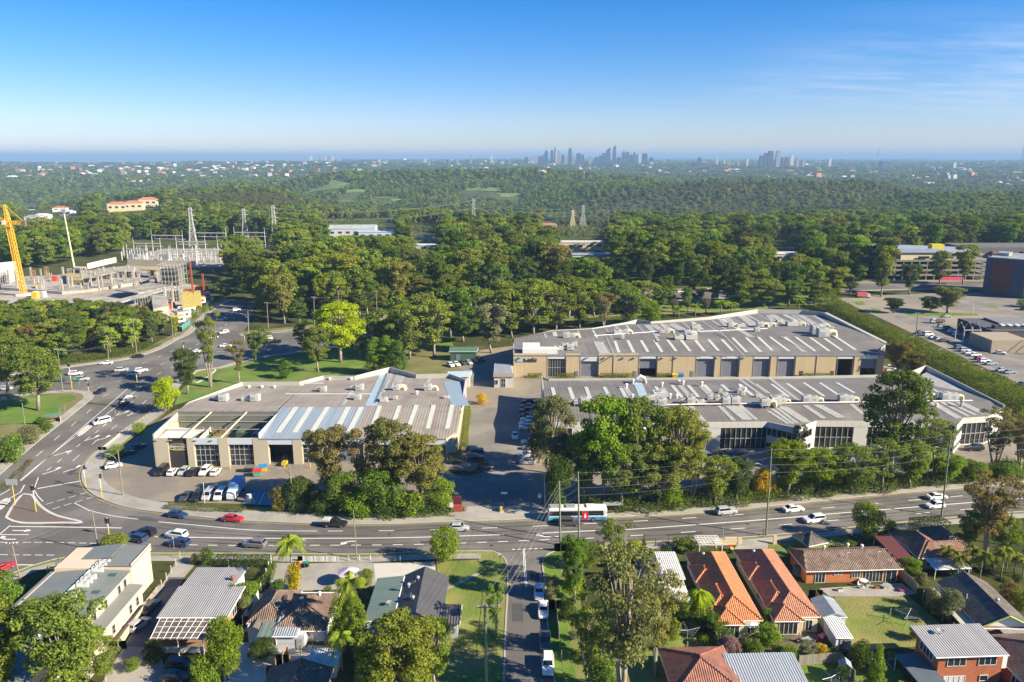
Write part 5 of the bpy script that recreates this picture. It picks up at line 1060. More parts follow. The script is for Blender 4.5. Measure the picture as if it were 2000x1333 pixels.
for i in range(5): AB.part(MB().box(-22 + i * 11,-.2,0,7,.5,7.5).lathe(-22 + i * 11,0,[(3.5,7.4),(3.3,8.6),(2.2,10),(.2,10.9)],12),'arch_shade_panel',mat('arch_shadow_brick',(.14,.07,.035),.9))  # solid panels; the arch openings' shade is put into their brown colour
# roofs among the trees
def roofed(x, y, sx, sy, h, rise, label, rm, wm, rz=0, cat='building', name='distant_shed', hip=None, z=None):
    b = Bld(name, label, cat, x, y, rz, z=Ts(x, y) if z is None else z)
    b.wall(-sx / 2, sx / 2, -sy / 2, sy / 2, h, wm, -3)
    b.hip(-sx / 2, sx / 2, -sy / 2, sy / 2, h, rise, rm, .4, hx=hip)
    n = max(2, int(sx / 7))
    for i in range(n): b.window(-sx / 2 + sx * (i + .5) / n, -sy / 2 - .02, h * .45, sx / n * .5, h * .25, 'S', 2)
    return b
def rp(px, py, z=7): p = at(px, py, z); return p.x, p.y
x,y = rp(690,444,9); roofed(x,y,46,34,9,2.5,'big pale green roofed shed far behind the substation trees',ribmat('palegreen_sheet',(.45,.5,.42)),GREYW,.1,hip=0)
x,y = rp(742,452,7); roofed(x,y,40,18,7,1.2,'pale blue roofed factory beside the green roofed shed',ribmat('paleblue_sheet',(.38,.5,.6)),GREYW,.1,hip=0)
x,y = rp(825,466,5); roofed(x,y,30,12,5,1.0,'orange fronted shop roof among the trees below the factory',ribmat('orange_sheet',(.5,.25,.1)),CREAM,0,hip=0)
x, y = rp(838, 478, 5); roofed(x, y, 34, 12, 5, .8, 'white roofed workshop below the orange fronted shop', WHITERIB, GREYW, 0, hip=0)
x, y = rp(1132, 474, 6); roofed(x, y, 40, 16, 7, .8, 'pale flat roofed office among the middle trees', [PALECON, PALECON], CREAM, 0, hip=0)
x, y = rp(1160, 496, 6); roofed(x, y, 34, 12, 6, .6, 'grey roofed workshop below the pale flat office', BLUERIB, GREYW, 0, hip=0)
x, y = rp(1535, 494, 6); roofed(x, y, 36, 16, 6, .8, 'white roofed building among trees above the far lawn', WHITERIB, CREAM, 0, hip=0)
x, y = rp(1070, 439, 5); roofed(x, y, 22, 12, 5, 2, 'orange tiled house near the middle pylon', TERRA2, CREAM, 0, 'house', 'distant_house')
for i,(px,py,nm,rm) in enumerate(((230,401,'leftmost of the three red roofed apartment blocks on the hill',TERRA),(262,399,'middle of the three red roofed apartment blocks on the hill',TERRA),(290,392,'rightmost of the three red roofed apartment blocks on the hill',TERRA))):
    x, y = rp(px, py, 9); roofed(x, y, 26, 14, 11, 3, nm, rm, CREAM, .2, 'apartment block', 'distant_apartments')
for i,(px,py,rm,nm) in enumerate(((62,404,WHITERIB,'white roofed house high on the left hill'),(118,407,TERRA,'orange roofed house right of the white one on the left hill'),(132,414,WHITERIB,'small white house below the orange roofed one'),(66,424,BLUERIB,'blue grey roofed house left of the tall mast'),(84,421,WHITERIB,'white house beside the blue grey roofed one'),(118,438,RUSTT,'rust roofed house behind the tall mast'),(150,444,BLUERIB,'blue roofed house right of the tall mast'),(205,425,WHITERIB,'white gabled house in the trees below the apartments'),(62,452,WHITERIB,'pale house behind the crane'),(60,441,WHITERIB,'pale roofed house above the one behind the crane'),(20,476,WHITERIB,'white shed left of the crane mast'),(150,428,TERRA2,'tan roofed house between the mast and the apartments'),(12,497,WHITERIB,'pale shed at the left edge behind the building site'))):
    x, y = rp(px, py, 5); roofed(x, y, 20, 11, 5.5, 2.2, nm, rm, WHITEW, .3 * math.sin(i * 2.1), 'house', 'distant_house')
# ------------------------------------------------------------------ plants
def leafmat(name, source):
    m = bpy.data.materials.new(name); m.use_nodes = True; nt = m.node_tree; n, l = nt.nodes, nt.links; n.clear()
    out = n.new('ShaderNodeOutputMaterial')
    if source == 'object': src = N(n, 'ShaderNodeObjectInfo').outputs['Color']
    else:
        a = N(n, 'ShaderNodeAttribute', attribute_type='INSTANCER', attribute_name='tint'); src = a.outputs['Color']
    v = N(n, 'ShaderNodeAttribute', attribute_name='var')
    f = vmath(n, l, 'ADD', vmath(n, l, 'MULTIPLY', v.outputs['Fac'], 0.75), 0.62)
    hsv = N(n, 'ShaderNodeHueSaturation'); l.new(src, hsv.inputs['Color']); l.new(f, hsv.inputs['Value'])
    l.new(vmath(n, l, 'ADD', vmath(n, l, 'MULTIPLY', v.outputs['Fac'], -0.035), 0.515), hsv.inputs['Hue'])
    d = N(n, 'ShaderNodeBsdfDiffuse'); t = N(n, 'ShaderNodeBsdfTranslucent'); mx = N(n, 'ShaderNodeMixShader'); mx.inputs[0].default_value = 0.38
    l.new(hsv.outputs[0], d.inputs[0])
    sat = N(n,'ShaderNodeHueSaturation'); sat.inputs['Saturation'].default_value = 1.15; sat.inputs['Value'].default_value = 1.25; l.new(hsv.outputs[0],sat.inputs['Color']); l.new(sat.outputs[0],t.inputs[0])
    l.new(d.outputs[0], mx.inputs[1]); l.new(t.outputs[0], mx.inputs[2]); l.new(mx.outputs[0], out.inputs[0])
    return m
LEAF, LEAFI = leafmat('foliage', 'object'), leafmat('foliage_mass', 'instancer')
BARK = mat('pale_bark',(0.30,0.26,0.20),0.9,0.3,0.8,4,second=(0.17,0.135,0.10),sscale=0.6); BARKD = mat('dark_bark',(0.11,0.085,0.065),0.95,0.3,0.8,4)
def np_mesh(name, v, quads, var, m):
    me = bpy.data.meshes.new(name); nv, nq = len(v), len(quads)
    me.vertices.add(nv); me.vertices.foreach_set('co', np.asarray(v, np.float32).ravel())
    me.loops.add(nq * 4); me.loops.foreach_set('vertex_index', np.asarray(quads, np.int32).ravel())
    me.polygons.add(nq); me.polygons.foreach_set('loop_start', np.arange(nq, dtype=np.int32) * 4)
    me.update(calc_edges=True)
    a = me.attributes.new('var', 'FLOAT', 'POINT'); a.data.foreach_set('value', np.asarray(var, np.float32))
    me.materials.append(m); return me
def leaves(c, nrm, size, g, asp=0.62):
    """one rhombic leaf face per centre"""
    k = len(c); nrm = nrm / np.maximum(np.linalg.norm(nrm, axis=1, keepdims=True), 1e-6)
    r = g.normal(size=(k, 3)); u = np.cross(nrm, r); u /= np.maximum(np.linalg.norm(u, axis=1, keepdims=True), 1e-6); w = np.cross(nrm, u)
    s = (np.asarray(size) * g.uniform(.65, 1.35, k))[:, None]
    v = np.stack([c - u * s * .5, c - w * s * asp * .5, c + u * s * .5, c + w * s * asp * .5], 1).reshape(-1, 3)
    return v, np.arange(k * 4).reshape(k, 4), np.repeat(g.random(k), 4)
def sphere_dirs(k, g):
    d = g.normal(size=(k, 3)); return d / np.linalg.norm(d, axis=1, keepdims=True)
def clump_leaves(cen, rad, dens, leaf, g, flat=.75, low=-.55):
    V, NN = [], []
    for c, r in zip(cen, rad):
        k = max(6, int(dens * r * r)); d = sphere_dirs(int(k * 1.5), g); d = d[d[:, 2] > low][:k]
        rr = r * g.uniform(.62, 1.05, len(d)) ** .8
        bump = 1 + .22 * np.sin(d[:, 0] * 5 + c[0]) * np.cos(d[:, 1] * 6 + c[1])
        p = d * (rr * bump)[:, None] * np.array([1, 1, flat]) + c
        V.append(p); NN.append(d * .9 + g.normal(size=d.shape) * .55 + np.array([0, 0, .25]))
    return np.concatenate(V), np.concatenate(NN)
def make_tree(seed,H=15.,Rr=5.,base=.35,nc=24,crad=(.26,.40),dens=55.,leaf=.5,trunk_r=.35,spread=1.0,top=1.0,limbs=True,asp=.62,shape='round',flat=.75,bark=None,forks=1):
    g = np.random.default_rng(seed); cz0, cz1 = H * base, H
    cen, rad = [], []
    tries = 0
    while len(cen) < nc and tries < 4000:
        tries += 1
        r = Rr * g.uniform(*crad) * (.75 if shape == 'column' else 1)
        t = g.random() ** .85; z = cz0 + (cz1 - cz0) * t
        if shape == 'round': prof = math.sqrt(max(0, 1 - (2 * t - 1.0) ** 2)) * .9 + .1
        elif shape == 'cone': prof = (1 - t) ** .8 * 1.0 + .05
        elif shape == 'column': prof = min(1, (1 - t) * 3 + .2) * min(1, t * 5 + .5)
        else: prof = .35 + .65 * t if t < .8 else 1 - (t - .8) * 2.2                     # umbrella-like gum
        a = g.random() * 2 * math.pi; q = math.sqrt(g.uniform(.12, 1.0)) * max(Rr * prof - r * .75, .05)
        c = np.array([math.cos(a) * q, math.sin(a) * q * spread, min(z, H - r * flat)])
        if any(np.linalg.norm(c - o) < (r + ro) * .42 for o, ro in zip(cen, rad)): continue
        cen.append(c); rad.append(r)
    v, nn = clump_leaves(cen, rad, dens, leaf, g, flat)
    vv, q, var = leaves(v, nn, leaf, g, asp)
    # each clump a little lighter or darker in hue, as foliage ages differ
    crown = np_mesh('crown', vv, q, var, LEAF)
    tb = MB(); lean = g.uniform(-.06, .06, 2) * H
    tops = []
    for k in range(forks):
        o = g.uniform(-.12, .12, 2) * H * (k > 0)
        tb.tube([(0,0,-.3),(lean[0] * .3 + o[0] * .4,lean[1] * .3 + o[1] * .4,H * base * .55),(lean[0] * .7 + o[0],lean[1] * .7 + o[1],H * (base + .12)),(lean[0] + o[0] * 1.5,lean[1] + o[1] * 1.5,H * .86)],[trunk_r,trunk_r * .75,trunk_r * .5,trunk_r * .12],6)
        tops.append(Vector((lean[0] * .6 + o[0] * .8, lean[1] * .6 + o[1] * .8, H * base)))
    if limbs:
        for i, (c, r) in enumerate(zip(cen, rad)):
            s = tops[i % len(tops)]; st = Vector((s.x, s.y, min(s.z + (c[2] - s.z) * .25, H * .7))); e = Vector(c)
            mid = st.lerp(e, .5) + Vector((0, 0, -.06 * H + .03 * H * g.random()))
            tb.tube([st, mid, e + Vector((0, 0, r * .2))], [trunk_r * .38, trunk_r * .24, trunk_r * .08], 4, False)
    trunk = tb.mesh('trunk', bark or BARK, True)
    return dict(trunk=trunk, crown=crown, H=H, R=Rr)
def make_palm(seed, H=7., nf=16, fl=2.6, fern=False):
    g = np.random.default_rng(seed); V, NN, S = [], [], []
    vs, qs = [], []
    for k in range(nf):
        a = 2 * math.pi * k / nf + g.uniform(-.2, .2); el = g.uniform(.1, 1.1) if not fern else g.uniform(.15, .5); L = fl * g.uniform(.85, 1.1)
        pts = []
        for i in range(13):
            t = i / 12; pts.append(np.array([math.cos(a) * L * t * math.cos(el * (1 - .5 * t)),math.sin(a) * L * t * math.cos(el * (1 - .5 * t)),H + L * (math.sin(el) * t - .75 * t * t)]))
        side = np.array([-math.sin(a), math.cos(a), 0])
        for i in range(1, 13):
            t = i / 12; ll = fl * (.34 if not fern else .2) * math.sin(math.pi * min(1, t * .85 + .12)) + .08
            d = pts[i] - pts[i - 1]; d = d / np.linalg.norm(d)
            for sg in (-1, 1):
                tip = pts[i] + side * sg * ll * .8 + d * ll * .45 - np.array([0, 0, ll * .42]); w = d * (fl * .04)
                o = len(vs); vs += [pts[i] - w, pts[i] + w, tip + w * .3, tip - w * .3]; qs.append((o, o + 1, o + 2, o + 3))
    crown = np_mesh('crown', np.array(vs), np.array(qs), np.repeat(g.random(len(qs)), 4), LEAF)
    tb = MB().tube([(0, 0, -.3), (.1, 0, H * .5), (0, .05, H)], [.2, .15, .13], 7)
    return dict(trunk=tb.mesh('trunk', BARK, True), crown=crown, H=H + fl * .35, R=fl)
PR = {}
for i in range(4): PR['gum%d' % i] = make_tree(10 + i, 15, 5, .28, 52, (.16, .29), 260, .32, .36, shape='gum' if i % 2 else 'round')
for i in range(3): PR['sparse%d' % i] = make_tree(20 + i, 15, 5.5, .34, 34, (.15, .25), 200, .30, .33, shape='gum', forks=3, flat=.6)
for i in range(2): PR['bushy%d' % i] = make_tree(30 + i, 8, 3.6, .16, 26, (.28, .42), 210, .28, .2, shape='round', bark=BARKD)
PR['cone0'] = make_tree(40,9,2.2,.02,60,(.22,.34),420,.2,.15,shape='cone',limbs=False,bark=BARKD); PR['column0'] = make_tree(41,9,1.9,.05,60,(.34,.46),380,.2,.15,shape='column',limbs=False,bark=BARKD)
for i in range(2): PR['shrub%d' % i] = make_tree(50 + i, 3, 2.0, .0, 18, (.3, .45), 330, .2, .1, shape='round', limbs=False, bark=BARKD)
PR['palm0'] = make_palm(60, 6.5, 18, 2.8); PR['palm1'] = make_palm(61, 4.0, 16, 2.6); PR['fern0'] = make_palm(62, 4.5, 26, 2.9, True)
for i in range(6): PR['mid%d' % i] = make_tree(70 + i,18,6,.22,46,(.15,.28),80,.6,.4,shape=('round','gum','round','gum','gum','round')[i])
FARP = []
for i in range(5): FARP.append(make_tree(80 + i, 17, 6, .16, 26, (.2, .34), 34, 1.0, .4, limbs=False, shape='round' if i % 2 else 'gum'))
VFAR = []
for i in range(4): VFAR.append(make_tree(90 + i, 14, 6.5, .08, 9, (.42, .55), 5.5, 2.1, .4, limbs=False, shape='round'))

C_OLIVE,C_GREEN,C_BRIGHT,C_LIME,C_DARK,C_BROWN,C_GREY,C_YEL = (.160,.214,.036),(.108,.182,.028),(.160,.250,.024),(.27,.38,.014),(.068,.112,.026),(.195,.178,.056),(.18,.205,.090),(.46,.38,.02)
def jit(c, a=.14):
    k = random.uniform(1 - a, 1 + a) * 1.12; return (c[0] * 1.05 * k * random.uniform(.92, 1.1), c[1] * k, c[2] * k * random.uniform(.85, 1.15), 1)
def yratio(py):
    v = (py - 666.5) / FOC; return (v * CP + SP) / (CP - v * SP)
NT = [0]
def plant(x, y, H, Rr, proto, tint, label, cat='tree', group=None, name='tree', z=None):
    p = PR[proto]; z = gz((x, y)) if z is None else z
    t = thing(name, label, cat, (x, y, z), random.uniform(0, 6.28), group)
    t.scale = (Rr / p['R'], Rr / p['R'], H / p['H'])
    k = link('trunk', p['trunk'], t); c = link('crown', p['crown'], t); c.color = jit(tint); NT[0] += 1
    return t
def tree(bx, by, top, wpx, proto, tint, label, cat='tree', name='tree', group=None):
    p = at(bx, by); H = max(.8, CAM_H - p.y * yratio(top) - p.z); dep = p.y * CP + (CAM_H - p.z - H * .6) * SP
    return plant(p.x, p.y, H, wpx / 2 / FOC * dep, proto, tint, label, cat, group, name)
TREES = [
 # south-west corner
 (10,1400,1186,175,'gum1',C_OLIVE,'open crowned gum at the bottom left corner'),(140,1398,1176,205,'gum3',C_OLIVE,'spreading gum in front of the peach apartment block'),(205,1345,1255,100,'sparse2',C_OLIVE,'low gum limb beside the shared driveway'),
 (8,1222,1122,100,'bushy0',C_GREEN,'dense green tree left of the apartment block'),(228,1082,1045,64,'bushy1',C_OLIVE,'round bush at the road corner behind the apartment block'),
 (445,1330,1205,76,'bushy0',C_BRIGHT,'leafy tree right of the pergola house'),(400,1345,1280,70,'shrub0',C_BRIGHT,'low bright shrub below the leafy tree by the pergola house'),(490,1166,1140,42,'bushy1',C_BRIGHT,'small round tree between the grey house and the brown tiled house'),(575,1152,1100,34,'shrub1',C_YEL,'yellow green creeper mound under the tall palm'),
 (664,1262,1165,44,'column0',C_BRIGHT,'left of two dense columnar trees by the brown tiled house'),(698,1262,1163,44,'column0',C_BRIGHT,'right of two dense columnar trees by the brown tiled house'),(716,1146,1114,36,'bushy1',C_OLIVE,'bush behind the pink parasol'),
 (780,1400,1205,190,'gum0',C_OLIVE,'large olive gum in front of the charcoal gable house'),(850,1345,1212,95,'gum2',C_OLIVE,'smaller olive gum beside the lawn pole'),(720,1330,1262,70,'shrub0',C_DARK,'dark shrub at the foot of the olive gum'),(815,1215,1190,40,'shrub1',C_DARK,'dark garden shrub at the charcoal wing'),
 (868,1099,1032,68,'bushy0',C_BRIGHT,'small bright tree on the lawn beside the main road'),(968,1248,1143,58,'sparse0',C_BRIGHT,'wispy tree on the verge of the side street'),(1079,1174,1126,36,'bushy1',C_GREY,'small pale street tree beside the parked white sedan'),
 (1120,1182,1050,68,'gum1',C_GREEN,'dense tree on the street corner below the twin poles'),(1118,1172,1105,50,'bushy0',C_LIME,'vivid green bush on the street corner'),(1198,1160,1020,96,'sparse1',C_OLIVE,'tall thin gum rising over the main road'),(1212,1400,1082,225,'sparse2',(.17,.195,.06),'huge pale limbed gum in the corner garden'),(1150,1345,1165,120,'sparse0',C_OLIVE,'gum beside the side street in front of the pale limbed one'),
 (1280,1320,1118,130,'sparse1',(.18,.2,.06),'airy gum between the pale limbed one and the garage'),(1172,1360,1290,90,'shrub0',C_GREEN,'low bush at the bottom edge by the side street'),(1150,1110,1062,60,'bushy1',C_OLIVE,'scrubby bush behind the corner fence'),(1257,1094,1042,18,'cone0',C_GREEN,'thin cypress beside the white garage'),(1167,1094,1055,16,'cone0',C_DARK,'thin dark cypress behind the corner fence'),(1240,1092,1056,36,'bushy0',C_LIME,'bright shrub behind the corner fence'),(1265,1150,1092,56,'bushy1',(.22,.2,.3),'pale mauve flowering tree left of the garage'),(1340,1075,1052,60,'shrub1',C_OLIVE,'shrub row at the front of the white garage'),
 (1365,1232,1175,46,'shrub0',C_OLIVE,'shrub under the tree fern'),(1498,1224,1188,24,'bushy0',C_BRIGHT,'narrow bush between the twin houses'),(1415,1268,1228,40,'shrub1',C_GREEN,'garden shrub before the bright orange roof'),(1425,1285,1245,44,'bushy1',(.28,.2,.17),'pinkish blossom bush before the bright orange roof'),(1540,1290,1262,40,'shrub0',C_BRIGHT,'low shrub in the second narrow garden'),(1605,1282,1258,34,'shrub1',C_YEL,'yellow green round shrub by the paling fence'),(1628,1280,1265,22,'shrub0',C_OLIVE,'small round shrub right of the yellow green one'),(1603,1256,1238,24,'shrub1',(.3,.12,.16),'dark pink flowering shrub by the lean to shed'),
 (1690,1058,981,64,'bushy0',C_OLIVE,'round topped tree on the verge by the brick bungalow'),(1734,1050,1016,48,'shrub0',C_OLIVE,'clipped round shrub right of the verge tree'),(1925,1088,930,150,'sparse1',C_BROWN,'bare limbed brownish tree behind the palm grove'),(1890,1080,1000,60,'gum3',C_OLIVE,'olive tree under the bare limbed one'),(1960,1085,1010,70,'gum0',C_OLIVE,'olive tree right of the bare limbed one'),
 (1852,1216,1153,52,'bushy1',C_GREY,'grey green flowering tree at the dark gable house'),(1820,1190,1148,34,'shrub1',C_GREY,'grey shrub left of the flowering tree'),(1778,1124,1090,44,'bushy0',C_BRIGHT,'bright round tree at the verandah of the red tiled house'),(1708,1352,1258,54,'cone0',C_BRIGHT,'broad conical cypress on the bottom lawn'),(1660,1290,1262,36,'shrub0',C_GREY,'flowering shrub left of the conical cypress'),(1645,1330,1300,30,'shrub1',C_GREEN,'green shrub along the bottom fence'),
 # planting in front of the west warehouse
 (645,985,836,112,'gum1',C_BROWN,'brown tinged gum at the loading door of the west warehouse'),(715,985,838,92,'sparse2',C_BROWN,'thin brown gum second from the loading door'),(765,988,824,118,'gum3',(0.119,0.140,0.045),'dark olive gum before the west warehouse front'),(822,992,853,112,'gum0',(0.203,0.224,0.049),'golden olive gum nearest the estate entrance'),(675,998,922,84,'bushy0',C_GREEN,'green bush under the brown tinged gum'),(745,1002,918,104,'bushy1',C_GREEN,'wide green bush in the roadside planting'),(858,998,932,66,'bushy0',C_BRIGHT,'bright bush beside the red estate sign'),(588,992,935,74,'bushy1',C_DARK,'dark bush beside the leaning street pole'),(545,997,952,48,'shrub0',(.2,.18,.04),'yellowish shrub right of the charging bay'),(705,1006,962,80,'shrub1',C_BRIGHT,'low bright shrub along the footpath'),(800,1006,960,80,'shrub0',C_BRIGHT,'low bright shrub left of the estate sign'),(630,1000,955,60,'shrub1',C_DARK,'dark low shrub along the footpath'),
 # planting in front of the south-east warehouse
 (1078,925,776,98,'gum2',C_GREY,'grey leaved tree at the corner of the glazed warehouse'),(1052,905,830,60,'bushy1',(0.098,0.105,0.056),'dark shrubby tree beside the parked cars'),(1100,960,850,80,'gum3',(0.126,0.133,0.070),'dull olive tree beside the driveway fence'),(1178,985,774,140,'gum0',C_BRIGHT,'tallest bright gum before the glazed warehouse'),(1245,985,782,124,'gum1',(0.140,0.210,0.042),'bright gum right of the tallest one'),(1318,985,798,124,'gum2',(0.168,0.210,0.042),'broad gum over the pale glazed wall'),(1140,988,850,96,'gum3',C_GREEN,'lower green gum behind the bus'),(1215,992,862,108,'gum2',(0.140,0.196,0.042),'lower gum under the bright gums'),(1285,992,872,112,'gum0',(0.140,0.196,0.042),'lower gum behind the bus stop'),(1350,985,825,80,'sparse0',C_OLIVE,'thin gum at the right of the gum clump'),(1088,1002,890,70,'bushy1',C_DARK,'dark tree beside the estate gate'),(1310,992,945,50,'shrub0',C_BRIGHT,'bright shrub at the foot of the gum clump'),
 (1395,987,895,92,'gum3',C_OLIVE,'olive tree right of the gum clump'),(1440,984,900,74,'gum1',C_DARK,'dark green upright tree along the footpath'),(1490,976,915,46,'bushy1',C_YEL,'yellow wattle in flower beside the street pole'),(1535,974,866,108,'gum1',(.15,.21,.02),'yellow green tree right of the wattle'),(1602,966,880,96,'gum0',C_BRIGHT,'bright tree second right of the wattle'),(1660,963,872,104,'gum2',C_OLIVE,'olive tree under the overhead wires'),(1722,958,862,96,'sparse1',C_OLIVE,'olive tree below the tall gum'),(1778,955,866,92,'gum1',C_OLIVE,'tangled tree before the parked white cars'),(1845,946,890,84,'gum3',C_BRIGHT,'bright bush behind the leaning lamp pole'),(1900,940,902,66,'bushy1',C_GREEN,'green bush row at the right footpath'),(1965,935,905,70,'bushy0',C_GREEN,'green bush at the right end of the footpath'),(1740,935,726,142,'gum2',(0.112,0.168,0.039),'tall lone gum before the glazed warehouse'),(1825,925,822,84,'sparse2',C_OLIVE,'thin gum before the dark sign'),(1942,926,798,92,'sparse0',C_BROWN,'reddish gum at the right end of the glazed warehouse'),(1992,930,812,86,'sparse1',C_BROWN,'reddish gum at the right edge'),(1560,902,832,46,'sparse2',C_BROWN,'slim brown tree at the pointed office bay'),(1480,965,930,50,'bushy1',C_DARK,'dark shrub under the wattle'),(1640,930,895,50,'shrub1',C_GREEN,'low green shrub at the office lawn'),
 (1750,738,665,64,'gum1',C_BROWN,'brown olive tree between the two long warehouses'),(1787,742,690,48,'gum3',(0.168,0.175,0.042),'smaller tree right of the brown olive one'),(940,790,768,28,'shrub0',C_YEL,'round bush in the driveway junction'),
 # park strip and corner trees
 (412,757,598,64,'sparse0',C_OLIVE,'tall slim gum on the park lawn'),(367,770,684,70,'gum3',C_DARK,'dark olive tree beside the park corner'),(327,806,737,58,'bushy0',C_LIME,'vivid green round tree at the warehouse corner'),(468,750,666,46,'sparse1',C_BROWN,'bare stemmed gum on the park lawn'),(560,739,704,30,'column0',C_GREEN,'small rounded conifer on the park lawn'),(665,708,592,112,'gum0',C_LIME,'lime green spreading tree in the park'),(622,727,640,60,'gum2',C_OLIVE,'olive tree left of the lime green one'),(735,730,658,44,'column0',C_BRIGHT,'left of three dense green trees behind the west warehouse'),(757,730,655,44,'column0',C_BRIGHT,'middle of three dense green trees behind the west warehouse'),(778,732,664,42,'column0',C_GREEN,'right of three dense green trees behind the west warehouse'),(520,690,640,40,'sparse2',C_OLIVE,'thin tree beside the upper road'),(75,802,678,112,'gum2',C_OLIVE,'big olive tree on the corner lawn at the left'),(15,775,655,110,'gum0',C_OLIVE,'olive tree at the left edge behind the corner lawn'),(62,868,832,50,'bushy1',C_GREY,'grey shrub beside the bus shelter'),(28,900,850,60,'shrub0',C_GREEN,'green shrub along the left fence'),(85,845,815,40,'shrub1',C_GREEN,'green shrub behind the bus shelter'),(272,850,825,30,'shrub0',C_BRIGHT,'bright shrub in the verge beside the warehouse ramp'),(225,893,870,40,'shrub1',C_OLIVE,'scrubby bush at the road bend'),
 # behind the north-east warehouse
 (800,702,598,92,'mid0',C_OLIVE,'olive gum left of the green hut'),(848,698,588,98,'mid1',C_OLIVE,'spreading gum above the green hut'),(905,668,582,92,'mid2',C_GREEN,'dark leafy gum beyond the green hut'),(960,690,596,92,'mid3',C_GREY,'grey green gum beside the warehouse corner'),(1000,660,566,84,'mid4',C_OLIVE,'gum over the tan warehouse corner'),(1042,656,544,92,'mid5',C_OLIVE,'tall gum second from the tan warehouse corner'),(1085,650,560,82,'mid0',C_OLIVE,'gum third from the tan warehouse corner'),(1132,644,552,88,'mid1',C_OLIVE,'gum fourth from the tan warehouse corner'),(1180,646,572,60,'sparse1',C_BROWN,'pale stemmed gum on the lawn behind the tan warehouse'),(1226,640,558,84,'mid2',C_GREEN,'dark gum on the lawn behind the tan warehouse'),(1268,634,588,52,'bushy0',C_BRIGHT,'round tree at the end of the lawn behind the tan warehouse'),(1316,616,585,26,'sparse0',C_BROWN,'sapling first along the far lawn'),(1342,612,580,24,'sparse1',C_OLIVE,'sapling second along the far lawn'),(1378,612,582,26,'sparse2',C_BROWN,'sapling third along the far lawn'),
 (1745,612,583,50,'gum3',C_DARK,'low dark tree in the east car park'),(1850,612,562,78,'gum1',(0.168,0.175,0.056),'broad spreading tree in the east car park'),(1815,612,580,50,'gum2',C_DARK,'dark tree left of the broad one in the east car park'),(1776,576,517,54,'mid3',C_DARK,'dark round tree before the parking deck'),(1720,580,480,60,'mid4',C_OLIVE,'tall gum left of the parking deck'),(1835,556,490,50,'mid5',C_OLIVE,'gum before the parking deck front'),(1880,556,478,56,'mid1',C_OLIVE,'tall gum right of the parking deck front'),(2000,600,584,40,'shrub0',C_BRIGHT,'bright hedge clump at the right edge car park'),
]
for a in TREES:
    nm = 'shrub' if a[4].startswith('shrub') else 'tree'
    tree(*a[:6], a[6], 'shrub' if nm == 'shrub' else 'tree', nm)
ROW = [(705,700,622,66),(745,692,606,80),(792,682,592,88),(832,668,575,92),(880,658,562,92),(930,648,560,90),(985,640,548,92),(1020,632,552,80),(1065,628,545,88),(1110,622,541,86),(1160,618,546,80),(1205,615,546,82),(1255,612,548,80),(1290,608,562,60),(600,692,624,54),(640,686,612,60),(500,706,650,42),(1440,602,548,74),(1490,600,545,84),(1540,598,546,84),(1590,592,540,84),(1625,588,522,84),(1660,578,512,72)]
for i, (x_, y_, t_, w_) in enumerate(ROW):
    tn_, wd_ = ((C_OLIVE, 'olive'), (C_GREEN, 'dark green'), ((.16, .225, .03), 'bright green'))[i % 3]
    tree(x_,y_,t_,w_,'mid%d' % (i % 6),tn_,wd_ + ' gum in the row along the near side of the highway','tree','tree',wd_ + ' gums on the near side of the highway')
FILL = [((470,1180),'west'),((482,1200),'west'),((380,1100),'west'),((405,1102),'west'),((655,1275),'west'),((690,1280),'west'),((725,1290),'west'),((745,1250),'west'),((860,1200),'west'),((300,1290),'west'),((260,1310),'west'),((545,1160),'west'),((730,1170),'west'),((640,1160),'west'),((515,1290),'west'),
        ((1110,1210),'east'),((1120,1250),'east'),((1125,1290),'east'),((1330,1180),'east'),((1325,1210),'east'),((1310,1250),'east'),((1285,1270),'east'),((1395,1245),'east'),((1405,1280),'east'),((1450,1275),'east'),((1470,1285),'east'),((1500,1262),'east'),((1520,1280),'east'),((1575,1285),'east'),((1545,1085),'east'),((1660,1075),'east'),((1720,1062),'east'),((1760,1120),'east'),((1800,1140),'east'),((1810,1190),'east'),((1835,1205),'east'),((1790,1250),'east'),((1680,1300),'east'),((1740,1290),'east'),((1870,1130),'east'),((1985,1140),'east'),((1970,1170),'east'),((1995,1190),'east'),((1750,1068),'east'),((1870,1060),'east'),((1300,1085),'east'),((1215,1110),'east'),((1190,1130),'east'),((1230,1160),'east')]
for i, ((x_, y_), sd_) in enumerate(FILL):
    q_ = at(x_,y_); hh_ = random.uniform(1.4,4.2); plant(q_.x,q_.y,hh_,hh_ * random.uniform(.45,.75),random.choice(('shrub0','shrub1','bushy0','bushy1','gum3')),random.choice((C_OLIVE,C_GREEN,C_BRIGHT,C_DARK,C_GREY,C_BROWN)),'garden shrub among the houses left of the side street' if sd_ == 'west' else 'garden shrub among the houses right of the side street','shrub','shrubs of the ' + ('left' if sd_ == 'west' else 'right') + ' gardens','shrub')
for bx,by,top,w,pr,lb in ((572,1150,1048,68,'palm0','tall palm beside the paved yard'),(690,1250,1122,76,'palm0','palm between the columnar trees and the green roof'),(668,1310,1232,60,'palm1','lower palm at the foot of the columnar trees'),(1362,1226,1142,62,'fern0','bright tree fern beside the orange tiled house'),(430,1290,1230,46,'palm1','palm beside the leafy tree by the pergola house'),(1376,1262,1240,26,'fern0','small fern below the tree fern'),(1408,618,586,40,'palm0','palm at the left of the far lawn group'),(1428,616,590,34,'palm0','palm second of the far lawn group'),(1325,622,596,32,'palm1','short palm on the lawn behind the tan warehouse'),(1358,620,592,30,'palm1','second short palm on the lawn behind the tan warehouse'),(1560,606,582,30,'palm1','palm at the end of the tan warehouse back wall')):
    tree(bx, by, top, w, pr, C_BRIGHT if pr != 'fern0' else C_LIME, lb, 'palm', 'palm_tree')
